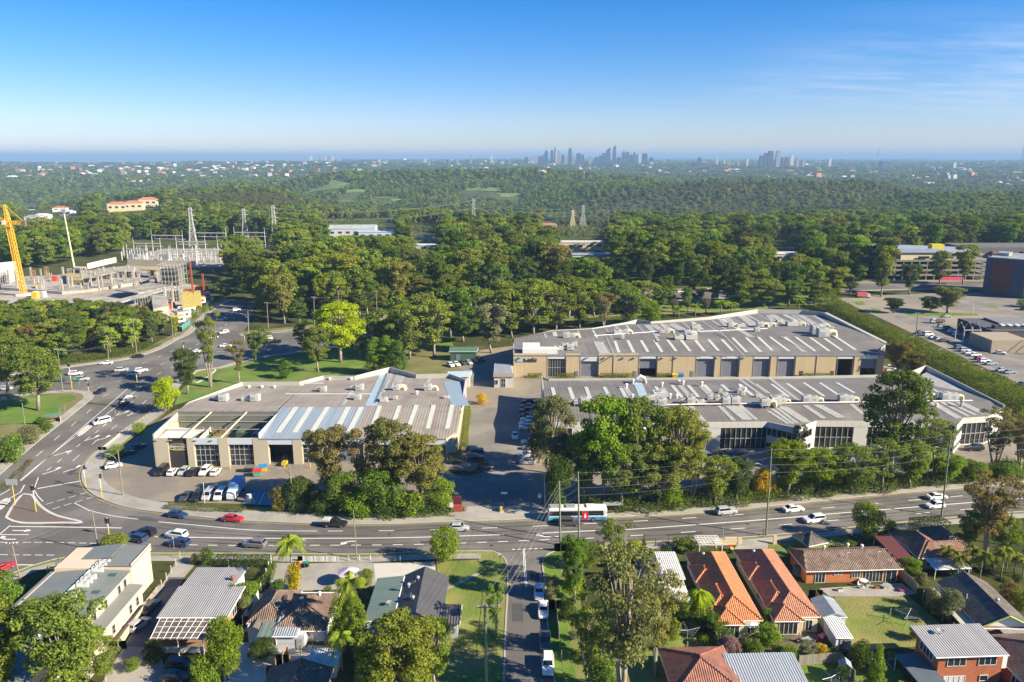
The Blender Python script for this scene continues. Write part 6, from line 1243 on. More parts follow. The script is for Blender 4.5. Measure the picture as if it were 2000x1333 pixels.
for i in range(13):
    tree(1842 + i * 14 + random.uniform(-4,4),1118 + (i % 3) * 9 - i * .6,1068 + (i % 4) * 7,44,'palm1' if i % 2 else 'palm0',(.14,.17,.03),'golden palm in the grove behind the dark gable house','palm','palm_tree','palms of the golden grove')
# hedges and low planting strips
def hedge(name, pts, w, h, tint, label, leaf=.22, dens=60, world=False, cat='hedge', rough=.35, z0=0):
    L = polyline(pts, world=world); L = smooth_line(L, 1.0) if len(L) > 2 else smooth_line(L, .5)
    g = np.random.default_rng(abs(hash(label)) % 9999 if False else len(label) * 17 + int(pts[0][0])); V, NN = [], []
    for i in range(len(L) - 1):
        d = L[i + 1] - L[i]; ln = d.length
        if ln < 1e-4: continue
        u = np.array(d / ln); s = np.array([-u[1], u[0], 0]); per = w + 2 * h; k = int(ln * per * dens) + 1
        t = g.random(k) * ln; q = g.random(k) * per
        off = np.where(q < h, -w / 2, np.where(q < h + w, q - h - w / 2, w / 2)); zz = np.where(q < h, q, np.where(q < h + w, h, per - q))
        wob = rough * (np.sin(np.array(L[i])[0] * .9 + t) + np.cos(np.array(L[i])[1] * .7 + off * 1.3) + 1.1 * np.sin(np.array(L[i])[0] * .31 + np.array(L[i])[1] * .23)) * .4
        nrm = np.where((q < h)[:, None], -s, np.where((q < h + w)[:, None], np.array([0, 0, 1.]), s))
        p = np.array(L[i]) + t[:,None] * u + off[:,None] * s + np.stack([0 * t,0 * t,zz],1) + nrm * (wob + g.normal(size=k) * rough * .3)[:,None]
        p[:, 2] += [gz((a, b)) + z0 for a, b in p[:, :2]]
        V.append(p); NN.append(nrm * .8 + g.normal(size=(k, 3)) * .5 + np.array([0, 0, .2]))
    v, q, var = leaves(np.concatenate(V), np.concatenate(NN), leaf, g)
    o = link(name, np_mesh(name, v, q, var, LEAF)); o.color = (*tint, 1); tag(o, label, cat); return o
hedge('hedge',[(1612,598),(1650,622),(1700,650),(1800,704),(1900,756),(2030,822)],7.0,4.6,(.14,.18,.03),'long tall green hedge between the warehouses and the east car park',.45,20,rough=2.0)
hedge('hedge',[(906,890),(909,850),(913,800)],1.3,2.2,(.17,.21,.02),'yellow green clipped hedge along the side of the west warehouse',.2,60)
hedge('hedge', [(876, 905), (900, 902)], 2.5, 2.4, (.07, .12, .02), 'green hedge at the corner of the west warehouse', .2, 60)
for a,b,lb in ((1030,1059,'clipped hedge under the blue sign of the tan warehouse'),(1086,1124,'clipped hedge second from the left along the tan warehouse'),(1172,1238,'longest clipped hedge along the tan warehouse'),(1282,1312,'clipped hedge beside the half open roller door'),(1562,1622,'clipped hedge at the right end of the tan warehouse')):
    y0 = 258.2; hedge('hedge', [(xat(a, y0, 0), y0), (xat(b, y0, 0), y0)], 1.2, 1.6, (.15, .2, .02), lb, .25, 40, True, rough=.12)
hedge('hedge',[(1781,1040),(1845,1036)],3.2,2.6,(.055,.085,.02),'dark box clipped hedge on the verge before the red tiled house',.2,80,rough=.12)
hedge('hedge', [(420, 1102), (470, 1104), (530, 1103)], 1.6, 1.6, (.07, .11, .025), 'leafy hedge along the footpath before the grey house', .22, 60)
hedge('hedge', [(325, 992), (400, 996), (478, 999)], 2.0, .8, (.12, .16, .03), 'low hedge along the footpath beside the charging bay', .2, 60)
hedge('hedge',[(1170,998),(1320,993),(1450,984),(1560,975)],1.6,.7,(.13,.14,.03),'low scrubby ground cover strip behind the bus stop',.22,40,rough=.5)
hedge('hedge',[(1600,966),(1760,952),(1900,938),(2050,926)],2.6,1.3,(.08,.12,.025),'low shrub strip along the footpath on the right',.25,36,rough=.7)
hedge('hedge',[(600,1000),(700,1008),(800,1009),(890,1006)],1.6,.7,(.1,.16,.02),'low green border under the roadside gums',.2,50,rough=.5)
hedge('hedge',[(1130,996),(1250,990),(1380,982)],4.5,2.6,(.10,.15,.03),'tangled shrub belt under the bright gums behind the bus',.34,26,rough=1.5)
hedge('hedge', [(1385, 980), (1500, 972), (1620, 960)], 5.0, 3.0, (.13, .18, .03), 'tangled shrub belt under the yellow wattle', .34, 26, rough=1.7)
hedge('hedge', [(1625, 957), (1750, 947), (1880, 936)], 5.0, 3.0, (.12, .16, .035), 'tangled shrub belt below the tall lone gum', .34, 26, rough=1.7)
hedge('hedge',[(1885,934),(1960,928),(2060,921)],4.5,2.4,(.12,.17,.03),'tangled shrub belt at the right end of the footpath',.34,26,rough=1.5)
hedge('hedge',[(585,990),(680,1000),(790,1003),(875,998)],5.0,3.0,(.10,.155,.03),'tangled shrub belt before the west warehouse',.32,28,rough=1.6)
hedge('hedge', [(730, 925), (752, 938), (765, 930)], .1, .1, (.1, .12, .02), 'small grass tuft by the loading yard', .2, 20)
hedge('hedge',[(880,918),(905,926),(940,921),(948,912),(925,905)],2.0,.7,(.09,.085,.03),'dark planting bed island at the warehouse corner',.25,40,rough=.5)
hedge('hedge', [(495, 1165), (525, 1130), (535, 1105)], 1.4, 1.3, (.12, .18, .025), 'climbing hedge on the white boundary fence', .2, 60)
hedge('hedge', [(60, 900), (30, 935), (0, 962)], 1.2, .6, (.14, .13, .035), 'dry grass strip along the left footpath', .2, 40, rough=.5)
hedge('hedge',[(95,715),(190,702),(250,692),(305,675)],4.5,1.6,(.10,.14,.025),'rough green undergrowth beside the upper road',.4,12,rough=1.0)
# ------------------------------------------------------------------ forest belt, bushland, suburbs and city far off
def inpoly(px, py, poly):
    c = np.zeros(px.shape, bool); j = len(poly) - 1
    for i in range(len(poly)):
        xi, yi = poly[i]; xj, yj = poly[j]
        hit = ((yi > py) != (yj > py)) & (px < (xj - xi) * (py - yi) / (yj - yi + 1e-9) + xi); c ^= hit; j = i
    return c
def project(x, y, z):
    dz = z - CAM_H; f = y * CP - dz * SP; up = y * SP + dz * CP
    return 1000 + FOC * x / f, 666.5 - FOC * up / f
EXCL = [[(87,735),(189,706),(315,676),(375,643),(425,593),(480,580),(507,588),(492,640),(580,640),(710,622),(830,601),(1000,583),(1300,563),(1700,546),(2300,541),(2300,582),(1700,572),(1300,595),(1000,616),(830,634),(740,664),(660,686),(430,727),(300,802),(-400,802),(-400,770)],
        [(300,800),(430,725),(740,662),(790,650),(900,622),(1000,622),(1160,612),(1480,600),(1600,598),(1640,590),(1640,572),(1700,568),(2300,560),(2300,1500),(-400,1500),(-400,800)],
        [(-400,540),(0,540),(120,520),(270,488),(440,488),(445,560),(432,596),(370,645),(300,640),(262,612),(190,592),(0,600),(-400,620)],
        [(245,470),(548,470),(548,520),(245,530)],[(640,438),(778,438),(778,476),(640,476)],[(800,456),(858,456),(858,492),(800,492)],[(1098,466),(1185,466),(1195,510),(1085,510)],[(1500,486),(1562,486),(1562,516),(1500,516)],
        [(1736,496),(2300,490),(2300,562),(1736,562)],[(215,392),(312,388),(312,414),(215,420)],[(0,470),(36,470),(36,505),(0,508)],[(1060,432),(1085,432),(1085,448),(1060,448)]]
for hx,hy in ((62,404),(118,407),(132,414),(66,424),(84,421),(118,438),(150,444),(205,425),(62,452),(60,441),(150,428)): EXCL.append([(hx - 17,hy - 6),(hx + 17,hy - 6),(hx + 15,hy + 13),(hx - 15,hy + 13)])
GOLF = []
def atfar(px, py):
    u, v = (px - 1000.0) / FOC, (py - 666.5) / FOC; d, f = v * CP + SP, CP - v * SP
    ys = np.geomspace(420, 36000, 1500); t = ys / f; z = CAM_H - t * d; below = np.nonzero(z < T(u * t, ys))[0]
    i = below[0] if len(below) else len(ys) - 1
    return Vector((u * t[i], ys[i], float(T(u * t[i], ys[i]))))
FAIR = mat('fairway_grass', (0.11, 0.20, 0.03), 0.95, 0.4, 0.02, 0.2, second=(.16, .2, .06), sscale=.01)
def fairway(px, py, wpx, hpx, rot=0.0):
    c = atfar(px, py); wd = wpx / FOC * c.y / 2; a_, b_ = atfar(px, py + hpx / 2), atfar(px, py - hpx / 2); ln = min(max((b_.y - a_.y) / 2, 20), 220)
    GOLF.append((c.x, c.y, wd, ln)); mb = MB(); n, k = 8, 28; vs = [(c.x, c.y, Ts(c.x, c.y) + 1.2)]
    for i in range(1, n + 1):
        for j in range(k):
            t = 2 * math.pi * j / k; r = i / n * (1 + .18 * math.sin(3 * t + px) + .1 * math.sin(5 * t)); x,y = c.x + wd * r * math.cos(t),c.y + ln * r * math.sin(t); vs.append((x,y,Ts(x,y) + 1.2))
    fs = [(0,1 + j,1 + (j + 1) % k) for j in range(k)] + [(1 + (i - 1) * k + j,1 + i * k + j,1 + i * k + (j + 1) % k,1 + (i - 1) * k + (j + 1) % k) for i in range(1,n) for j in range(k)]
    mb.add(vs, fs); tag(mb.build('fairway', FAIR, smooth=True), kind='structure')
for a in ((650,366,120,14),(700,374,60,8),(940,371,110,7),(1000,382,60,9),(760,387,60,4),(780,392,40,4),(690,394,60,4)): fairway(*a)
def scatter(y0, y1, sp, seed, margin=1.08):
    g = np.random.default_rng(seed); pts = []
    y = y0
    rows = []
    while y < y1:
        hw = y * 1000 / FOC * margin / CP * 1.0 + 10; xs = np.arange(-hw,hw,sp); rows.append(np.stack([xs + g.uniform(-.45,.45,len(xs)) * sp,y + g.uniform(-.45,.45,len(xs)) * sp],1)); y += sp
    p = np.concatenate(rows); z = T(p[:, 0], p[:, 1]); px, py = project(p[:, 0], p[:, 1], z)
    keep = np.ones(len(p), bool)
    for e in EXCL: keep &= ~inpoly(px, py, e)
    for gx, gy, a, b in GOLF: keep &= ((p[:, 0] - gx) / (a * 1.02)) ** 2 + ((p[:, 1] - gy + 90) / (b + 110)) ** 2 > 0.4 + g.random(len(p)) * .65
    return p[keep], z[keep], px[keep], py[keep], g
CAPS = [(632,782,430,545,460),(798,862,440,560,486),(1080,1196,440,570,502),(1496,1566,470,580,510),(30,168,395,470,452),(195,318,380,450,416),(1055,1090,420,480,446)]
def capped(H, p, z, px, py):
    """lower growth in front of the roofs that show between the trees"""
    H = np.array(H, float)
    for x0, x1, ya, yb, yt in CAPS:
        inn = (px > x0) & (px < x1) & (py > ya) & (py < yb); lim = np.maximum(3.5,CAM_H - p[:,1] * yratio(yt) - z); H = np.where(inn,np.minimum(H,lim),H)
    return H
def tints(k, g, px=None, far=0.0):
    base = np.array([C_OLIVE,C_GREEN,(.15,.215,.03),C_DARK,(.19,.22,.045),(.12,.15,.04),C_BRIGHT,C_BROWN,(.21,.26,.03)]); pr = np.array([.24,.16,.2,.12,.1,.06,.08,.02,.06])
    c = base[g.choice(len(base), k, p=pr / pr.sum())] * np.array([1.16, 1.12, 1.05]) * g.uniform(.65, 1.3, k)[:, None] * g.uniform(.92, 1.08, (k, 3))
    return c
MIDN = ['mid%d' % i for i in range(6)]
# the nearest of the forest trees as individuals
p, z, px, py, g = scatter(300, 640, 11.5, 5, 1.02)
vis = (px > -15) & (px < 2015); p, z, px, py = p[vis], z[vis], px[vis], py[vis]
order = np.argsort(p[:, 1]); p, z, px, py = p[order], z[order], px[order], py[order]
NIND = max(0, 296 - NT[0]); tc_ = tints(len(p), g)
def zone(a, b):
    if b > 575 and a < 340: return ('gum in the dense stand between the building site and the upper road', 'trees below the building site')
    if a < 640: return ('gum in the wooded belt right of the building site road', 'trees beside the building site road')
    if a < 1300: return ('gum in the dense belt along the highway behind the warehouses', 'trees of the middle highway belt')
    return ('gum in the wooded belt left of the parking deck', 'trees of the right highway belt')
for i in range(min(NIND, len(p))):
    lb, gr = zone(px[i], py[i]); near = py[i] > 600 and px[i] < 400
    H = random.uniform(7, 13) if near else random.choice((random.uniform(11, 16), random.uniform(15, 21), random.uniform(19, 27)))
    if px[i] < 440 and py[i] > 560: H = min(H, max(4.5, CAM_H - p[i, 1] * yratio(random.uniform(586, 612)) - float(z[i])))
    H = float(capped([H], p[i:i + 1], z[i:i + 1], px[i:i + 1], py[i:i + 1])[0])
    c_ = tc_[i]; look = ('tall ' if H > 20 else 'low ' if H < 10 else '') + ('golden green ' if c_[0] > .17 else 'dark green ' if c_[1] < .12 else 'bright green ' if c_[1] > 1.4 * c_[0] and c_[1] > .19 else 'olive ' if c_[0] > .12 else 'green '); lb = look + lb; gr = look + gr
    plant(p[i, 0], p[i, 1], H, max(3.2, H * random.uniform(.3, .46)), random.choice(MIDN), tuple(tc_[i]), lb, 'tree', gr, 'tree', float(z[i]))
rest = slice(min(NIND, len(p)), None)
# the wood as one mass: every further tree an instance on scattered points
def mass(name, label, cat, protos, P, scl, idx, tint, rot):
    cl = bpy.data.collections.new(name + '_source')
    for i, d in enumerate(protos):
        o = bpy.data.objects.new('%s_crown_%02d' % (name,i),d['crown']); cl.objects.link(o); o.material_slots[0].link = 'OBJECT'; o.material_slots[0].material = LEAFI
    me = bpy.data.meshes.new(name); me.vertices.add(len(P)); me.vertices.foreach_set('co', np.asarray(P, np.float32).ravel()); me.update()
    def attr(n_, t_, data, key='value'):
        a = me.attributes.new(n_, t_, 'POINT'); a.data.foreach_set(key, data.ravel())
    attr('scl','FLOAT_VECTOR',np.asarray(scl,np.float32),'vector'); attr('idx','INT',np.asarray(idx,np.int32)); attr('rotv','FLOAT_VECTOR',np.stack([0 * rot,0 * rot,rot],1).astype(np.float32),'vector')
    attr('tint', 'FLOAT_COLOR', np.concatenate([tint, np.ones((len(tint), 1))], 1).astype(np.float32), 'color')
    ng = bpy.data.node_groups.new(name,'GeometryNodeTree'); ng.interface.new_socket('Geometry',in_out='INPUT',socket_type='NodeSocketGeometry'); ng.interface.new_socket('Geometry',in_out='OUTPUT',socket_type='NodeSocketGeometry')
    n,l = ng.nodes,ng.links; gi,go = n.new('NodeGroupInput'),n.new('NodeGroupOutput'); ci = n.new('GeometryNodeCollectionInfo'); ci.inputs['Collection'].default_value = cl; ci.inputs['Separate Children'].default_value = True; ci.inputs['Reset Children'].default_value = True
    ip = n.new('GeometryNodeInstanceOnPoints'); ip.inputs['Pick Instance'].default_value = True
    def na(nm, ty):
        q = n.new('GeometryNodeInputNamedAttribute'); q.data_type = ty; q.inputs['Name'].default_value = nm; return q.outputs['Attribute']
    l.new(gi.outputs[0],ip.inputs['Points']); l.new(ci.outputs[0],ip.inputs['Instance']); l.new(na('idx','INT'),ip.inputs['Instance Index']); l.new(na('scl','FLOAT_VECTOR'),ip.inputs['Scale'])
    er = n.new('FunctionNodeEulerToRotation'); l.new(na('rotv','FLOAT_VECTOR'),er.inputs[0]); l.new(er.outputs[0],ip.inputs['Rotation']); l.new(ip.outputs[0],go.inputs[0])
    o = link(name, me); md = o.modifiers.new('scatter', 'NODES'); md.node_group = ng
    return tag(o, label, cat, None, 'stuff')
def mass_of(name, label, protos, parts, H0, R0):
    P = np.concatenate([a[0] for a in parts]); S = np.concatenate([a[1] for a in parts]); Tn = np.concatenate([a[2] for a in parts]); g = np.random.default_rng(len(P))
    return mass(name, label, 'woodland', protos, P, S, g.integers(0, len(protos), len(P)), Tn, g.uniform(0, 6.28, len(P)))
def batch(p, z, H, Rr, tint, H0, R0):
    return (np.stack([p[:, 0], p[:, 1], z - .3], 1), np.stack([Rr / R0, Rr / R0, H / H0], 1), tint)
g = np.random.default_rng(3)
k = len(p[rest]); H = np.where(g.random(k) < .3,g.uniform(20,27,k),g.uniform(11,20,k)); cap_ = CAM_H - p[rest][:,1] * np.array([yratio(v_) for v_ in g.uniform(584,606,k)]) - z[rest]; H = np.where((px[rest] < 440) & (py[rest] > 556),np.minimum(H,np.maximum(cap_,4)),H); H = capped(H,p[rest],z[rest],px[rest],py[rest]); near_b = [batch(p[rest],z[rest],H,np.maximum(H * g.uniform(.32,.48,k),3.4),tc_[rest],18,6)]
p2,z2,px2,py2,g2 = scatter(640,800,11.5,6); k = len(p2); H = np.where(g2.random(k) < .3,g2.uniform(19,26,k),g2.uniform(11,19,k)); H = capped(H,p2,z2,px2,py2); near_b.append(batch(p2,z2,H,H * g2.uniform(.32,.48,k),tints(k,g2),18,6))
p4,z4,px4,py4,g4 = scatter(290,460,7.0,16,1.0); ok = inpoly(px4,py4,[(-60,606),(190,598),(262,620),(332,645),(300,668),(200,696),(90,714),(-60,738)]); p4,z4,px4,py4 = p4[ok],z4[ok],px4[ok],py4[ok]; k = len(p4); H = np.minimum(g4.uniform(7,13,k),np.maximum(4.5,CAM_H - p4[:,1] * np.array([yratio(v_) for v_ in g4.uniform(580,612,k)]) - z4)); near_b.append(batch(p4,z4,H,np.maximum(3.0,H * g4.uniform(.32,.45,k)),tints(k,g4),18,6))
mass_of('forest', 'mass of gums filling the middle distance behind the highway belt', [PR[m_] for m_ in MIDN], near_b, 18, 6)
p3, z3, px3, py3, g3 = scatter(800, 1500, 10.5, 7); k = len(p3)
heath = inpoly(px3,py3,[(350,375),(620,372),(640,420),(520,425),(330,408)]) | inpoly(px3,py3,[(1080,440),(1150,395),(1300,360),(1750,360),(1800,400),(1500,440)])
H = np.where(heath,g3.uniform(4,8,k),g3.uniform(11,19,k)); tn = np.where(heath[:,None],np.array([.18,.195,.06]) * g3.uniform(.8,1.15,(k,1)),tints(k,g3)); H = capped(H,p3,z3,px3,py3); mass_of('bushland','rolling gum bushland beyond the forest belt',FARP,[batch(p3,z3,H,np.where(heath,H * .75,H * g3.uniform(.34,.46,k)),tn,17,6)],17,6)
fb = []
for y0, y1, sp, sd in ((1500, 2300, 14, 8), (2300, 3400, 19, 9)):
    q, zq, qx, qy, gq = scatter(y0, y1, sp, sd); k = len(q)
    heath = inpoly(qx, qy, [(1080, 440), (1150, 395), (1300, 355), (1750, 355), (1800, 400), (1500, 440)]) & (q[:, 1] < 2000) & (gq.random(k) < .85)
    H = np.where(heath,gq.uniform(4,7,k),gq.uniform(9,17,k) * sp / 15); tn = np.where(heath[:,None],np.array([.185,.2,.065]) * gq.uniform(.75,1.15,(k,1)),tints(k,gq) * .9); fb.append(batch(q,zq,H,np.where(heath,H * 1.1,H * gq.uniform(.4,.55,k)),tn,14,6.5))
for y0, y1, sp, sd, thin in ((3400, 5500, 34, 10, .8), (5500, 9000, 60, 11, .75), (9000, 15000, 110, 12, .6)):
    q,zq,qx,qy,gq = scatter(y0,y1,sp,sd); ok = (gq.random(len(q)) < thin) & (zq > -70); q,zq = q[ok],zq[ok]; k = len(q); H = gq.uniform(9,15,k) * min(1.7,sp / 30); fb.append(batch(q,zq,H,sp * gq.uniform(.35,.6,k),tints(k,gq) * .85,14,6.5))
mass_of('far_bushland', 'distant bush covered ridges and leafy suburbs below the skyline', VFAR, fb, 14, 6.5)
# houses of the far suburbs: white and orange roofs
HW = [mat('far_white_wall', (.62, .60, .55), .8), mat('far_cream_wall', (.55, .47, .34), .8)]
HR = [mat('far_white_roof',(.60,.60,.58),.6),mat('far_orange_roof',(.48,.20,.09),.8),mat('far_grey_roof',(.28,.28,.29),.7),mat('far_brown_roof',(.22,.14,.10),.8)]
def far_house_mesh(i):
    w, d, h_ = ((18, 13, 6), (24, 12, 7), (14, 14, 9), (30, 16, 6))[i]
    wall = MB().box(0, 0, -3, w, d, h_ + 3).mesh('far_house', HW[i % 2])
    roofs = []
    for m_ in HR:
        r_ = MB(); x0, x1, y0, y1 = -w / 2 - .6, w / 2 + .6, -d / 2 - .6, d / 2 + .6; a, b = (x0 + d * .4, 0, h_ + 3.2), (x1 - d * .4, 0, h_ + 3.2)
        r_.add([(x0,y0,h_),(x1,y0,h_),(x1,y1,h_),(x0,y1,h_),a,b],[(0,1,5,4),(1,2,5),(2,3,4,5),(3,0,4)]); roofs.append(r_.mesh('roof',m_))
    return wall, roofs
FHM = [far_house_mesh(i) for i in range(4)]
g = np.random.default_rng(21)
def far_points(n_, pxr, pyr, dens=None):
    out = []
    while len(out) < n_:
        a, b = g.uniform(*pxr), pyr[0] + (pyr[1] - pyr[0]) * g.random() ** 1.2
        q = atfar(a, b)
        if q.y < 2400 or q.z < -60: continue
        out.append(q)
    return out
groups = [(90,(0,420),(322,362),'pale house scattered on the left coastal hillside below the sea','houses on the left coastal hillside'),(50,(420,900),(318,338),'pale house in the suburb left of the skyline','houses left of the skyline'),(45,(900,1400),(322,345),'pale house on the slope below the city skyline','houses below the skyline'),(65,(1400,2000),(322,375),'pale house among trees in the right hand suburb','houses in the right suburb')]
for n_, xr, yr, lb, gr in groups:
    for q in far_points(n_, xr, yr):
        i = int(g.integers(0,4)); wall,roofs = FHM[i]; j = int(g.choice(4,p=[.4,.36,.14,.1])); o = link('far_house',wall); o.location = q; s_ = g.uniform(1.0,1.6) * (1 + max(0,q.y - 3000) / 9000); o.scale = (s_,s_,s_ * 1.1); o.rotation_euler = (0,0,g.uniform(0,6.28)); tag(o,lb,'house',gr)
        r_ = link('roof', roofs[j], o)
sv, sf, smi = [], [], []
blk = MBM(); cnt = 0
ys = g.uniform(3400 ** .5, 14000 ** .5, 8200) ** 2; us = g.uniform(-.74, .74, 8200)
dn = _noise(us * ys, ys, 900.0, 4.0); zs = T(us * ys, ys)
for u_, y_, d_, z_ in zip(us, ys, dn, zs):
    if d_ < -.1 or z_ < -65: continue
    x_ = u_ * y_; w_ = g.uniform(12, 26) * (1 + y_ / 12000); h_ = g.uniform(5, 9) if g.random() > .06 else g.uniform(14, 30)
    blk.cur = int(g.choice(4, p=[.42, .26, .2, .12])); blk.box(x_, y_, z_ - 3, w_, w_ * g.uniform(.5, .9), h_ + 4, g.uniform(0, 3))
o = blk.build2('far_suburb', HR, None); tag(o, 'countless tiny roofs speckling the far suburbs', 'suburb', None, 'stuff')
# skyline towers
GLT = [glassmat('tower_glass',(.025,.06,.12),.45),mat('tower_concrete',(.30,.28,.26),.8),mat('tower_white',(.55,.53,.48),.8),mat('tower_dark',(.06,.07,.09),.5)]
def tower(xa, xb, ytop, D, m_, label, group, ybase=322, spire=0, crown=0):
    k = (D * CP + CAM_H * SP) / FOC; x = ((xa + xb) / 2 - 1000) * k; w = (xb - xa) * k; z0 = min(CAM_H - D * yratio(ybase),Ts(x,D)); z1 = CAM_H - D * yratio(ytop)
    t = thing('tower', label, 'tower', (x, D, z0), 0, group)
    hgt = z1 - z0; MB().box(0,0,-20,w,w * .8,hgt * .86 + 20).build('shaft',GLT[m_],t); MB().box(0,0,hgt * .86,w * .82,w * .66,hgt * .14).build('crown',GLT[m_],t)
    if spire: MB().tube([(0, 0, hgt), (0, 0, hgt + spire)], [w * .18, w * .04], 5).build('spire', GLT[1], t)
    if crown: MB().add([(-w / 2,-w * .4,hgt),(w / 2,-w * .4,hgt),(w / 2,w * .4,hgt),(-w / 2,w * .4,hgt),(w / 2,-w * .4,hgt + crown),(w / 2,w * .4,hgt + crown)],[(0,1,4),(3,5,2),(0,4,5,3),(1,2,5,4)]).build('sloped_top',GLT[m_],t)
CBD = [(498,525,188,0),(540,560,183,1),(570,604,180,1),(606,630,180,0),(632,650,175,0),(652,680,140,0),(700,722,133,0),(728,738,112,0),(740,752,125,2),(755,775,140,1),(785,805,168,0),(806,832,172,1),(838,865,120,0),(868,890,178,1),(900,937,158,0),(940,960,168,0),(995,1022,182,1),(1042,1072,188,0),(1076,1100,175,0),(1102,1130,158,0),(1132,1165,138,0),(1184,1208,118,0),(1216,1248,190,0),(1256,1282,150,3),(1262,1280,137,1),(1286,1312,148,3),(1316,1343,170,0),(1345,1358,150,0),(1362,1380,168,0),(1386,1408,160,2),(1412,1452,160,0),(1470,1500,192,0),(75,90,175,1),(232,248,165,2),(300,318,220,2),(322,336,222,2),(1850,1872,192,3)]
for i,(a,b,t_,m_) in enumerate(CBD): tower(900 + a / 4,900 + b / 4,260 + t_ / 4,6500 + (i % 5) * 90,m_,'glass tower in the blue city skyline on the horizon' if m_ in (0,3) else 'pale tower in the blue city skyline on the horizon','glass towers of the city skyline' if m_ in (0,3) else 'pale towers of the city skyline',320,26 if i in (5,7,26) else 0,26 if i in (20,21) else 0)
CH = [(520,540,155,3),(542,562,142,3),(566,594,130,3),(576,595,168,2),(610,633,128,1),(640,655,165,0),(662,680,162,3),(690,710,150,2),(722,740,165,1),(758,775,178,1),(905,920,172,2),(1195,1245,188,3),(1600,1618,193,2),(178,195,165,3)]
for i,(a,b,t_,m_) in enumerate(CH): tower(1300 + a / 2.857,1300 + b / 2.857,250 + t_ / 2.857,5600 + (i % 4) * 70,m_,'dark tower in the cluster right of the skyline' if m_ in (0,3) else 'pale tower in the cluster right of the skyline','dark towers right of the skyline' if m_ in (0,3) else 'pale towers right of the skyline',323)
for i,(a,b,t_) in enumerate(((1705,1715,158),(1728,1742,160),(1783,1796,150),(1812,1824,157),(1832,1845,156),(1852,1862,158),(1880,1892,164))): tower(a / 2.857,b / 2.857,250 + t_ / 2.857,9500,2 if i % 2 else 1,'pale coastal tower left of the skyline','coastal towers left of the skyline',316)
gg = np.random.default_rng(4)
for i in range(22):
    a = gg.uniform(690,1060) if i < 15 else gg.uniform(1290,1480); tower(a,a + gg.uniform(2,4.5),gg.uniform(308,315),6700 + gg.uniform(-300,500),int(gg.choice([1,2,0])),'small block on the low skyline either side of the city','low blocks beside the city skyline',319)
def mast(px, ytop, ybase, D, label, w=8):
    k = (D * CP + CAM_H * SP) / FOC; x = (px - 1000) * k; z0,z1 = CAM_H - D * yratio(ybase),CAM_H - D * yratio(ytop); t = thing('radio_mast',label,'mast',(x,D,z0)); hgt = z1 - z0
    for s in range(3):
        a = 2.1 * s; MB().tube([(w * math.cos(a), w * math.sin(a), -20), (.6 * math.cos(a), .6 * math.sin(a), hgt)], .9, 4).build('leg', STEELG, t)
    MB().tube([(0, 0, hgt * .6), (0, 0, hgt * 1.0)], 1.2, 4).build('antenna', STEELG, t)
mast(1712,290,314,5200,'thin radio mast on the horizon right of the dark towers',4); mast(1993,276,322,3600,'tall lattice radio mast at the far right edge',9)
# ------------------------------------------------------------------ the air
HZ = mat_h = bpy.data.materials.new('haze_air'); HZ.use_nodes = True; hn, hl = HZ.node_tree.nodes, HZ.node_tree.links; hn.clear()
ho = hn.new('ShaderNodeOutputMaterial'); pv = hn.new('ShaderNodeVolumePrincipled'); pv.inputs['Color'].default_value = (0.34,0.54,0.80,1); pv.inputs['Density'].default_value = 1.05e-4; pv.inputs['Anisotropy'].default_value = 0.0
hl.new(pv.outputs[0], ho.inputs['Volume'])
hz = MB().box(0, 32000, -125, 224000, 70000, 318).build('haze', HZ); tag(hz, 'thin blue haze filling the air to the horizon', 'haze', None, 'stuff')
# ------------------------------------------------------------------ vehicles
CARPAINT = mat('car_paint',(.5,.5,.5),.28,.03,1,5,objcol=True,spec=.5,coat=.6); TYRE = mat('tyre_rubber',(.02,.02,.02),.9,.1); RIM = mat('wheel_rim',(.35,.35,.36),.4,.05,metal=.5); CARGLASS = glassmat('car_glass',(.012,.014,.017),.05)
HEADL = mat('headlight_lens', (.6, .6, .58), .2, .03); TAILL = mat('taillight_lens', (.35, .015, .012), .3, .03)
def ring8(x, w, z0, z1, c):
    return [(x, -w + c, z0), (x, w - c, z0), (x, w, z0 + c), (x, w, z1 - c), (x, w - c, z1), (x, -w + c, z1), (x, -w, z1 - c), (x, -w, z0 + c)]
def loft(mb, secs, k=8):
    vs = [p for s in secs for p in s]; n = len(secs); fs = []
    for i in range(n - 1):
        for j in range(k): fs.append((i * k + j, (i + 1) * k + j, (i + 1) * k + (j + 1) % k, i * k + (j + 1) % k)[::-1])
    fs += [tuple(range(k)), tuple(range((n - 1) * k, n * k))[::-1]]; mb.add(vs, fs)
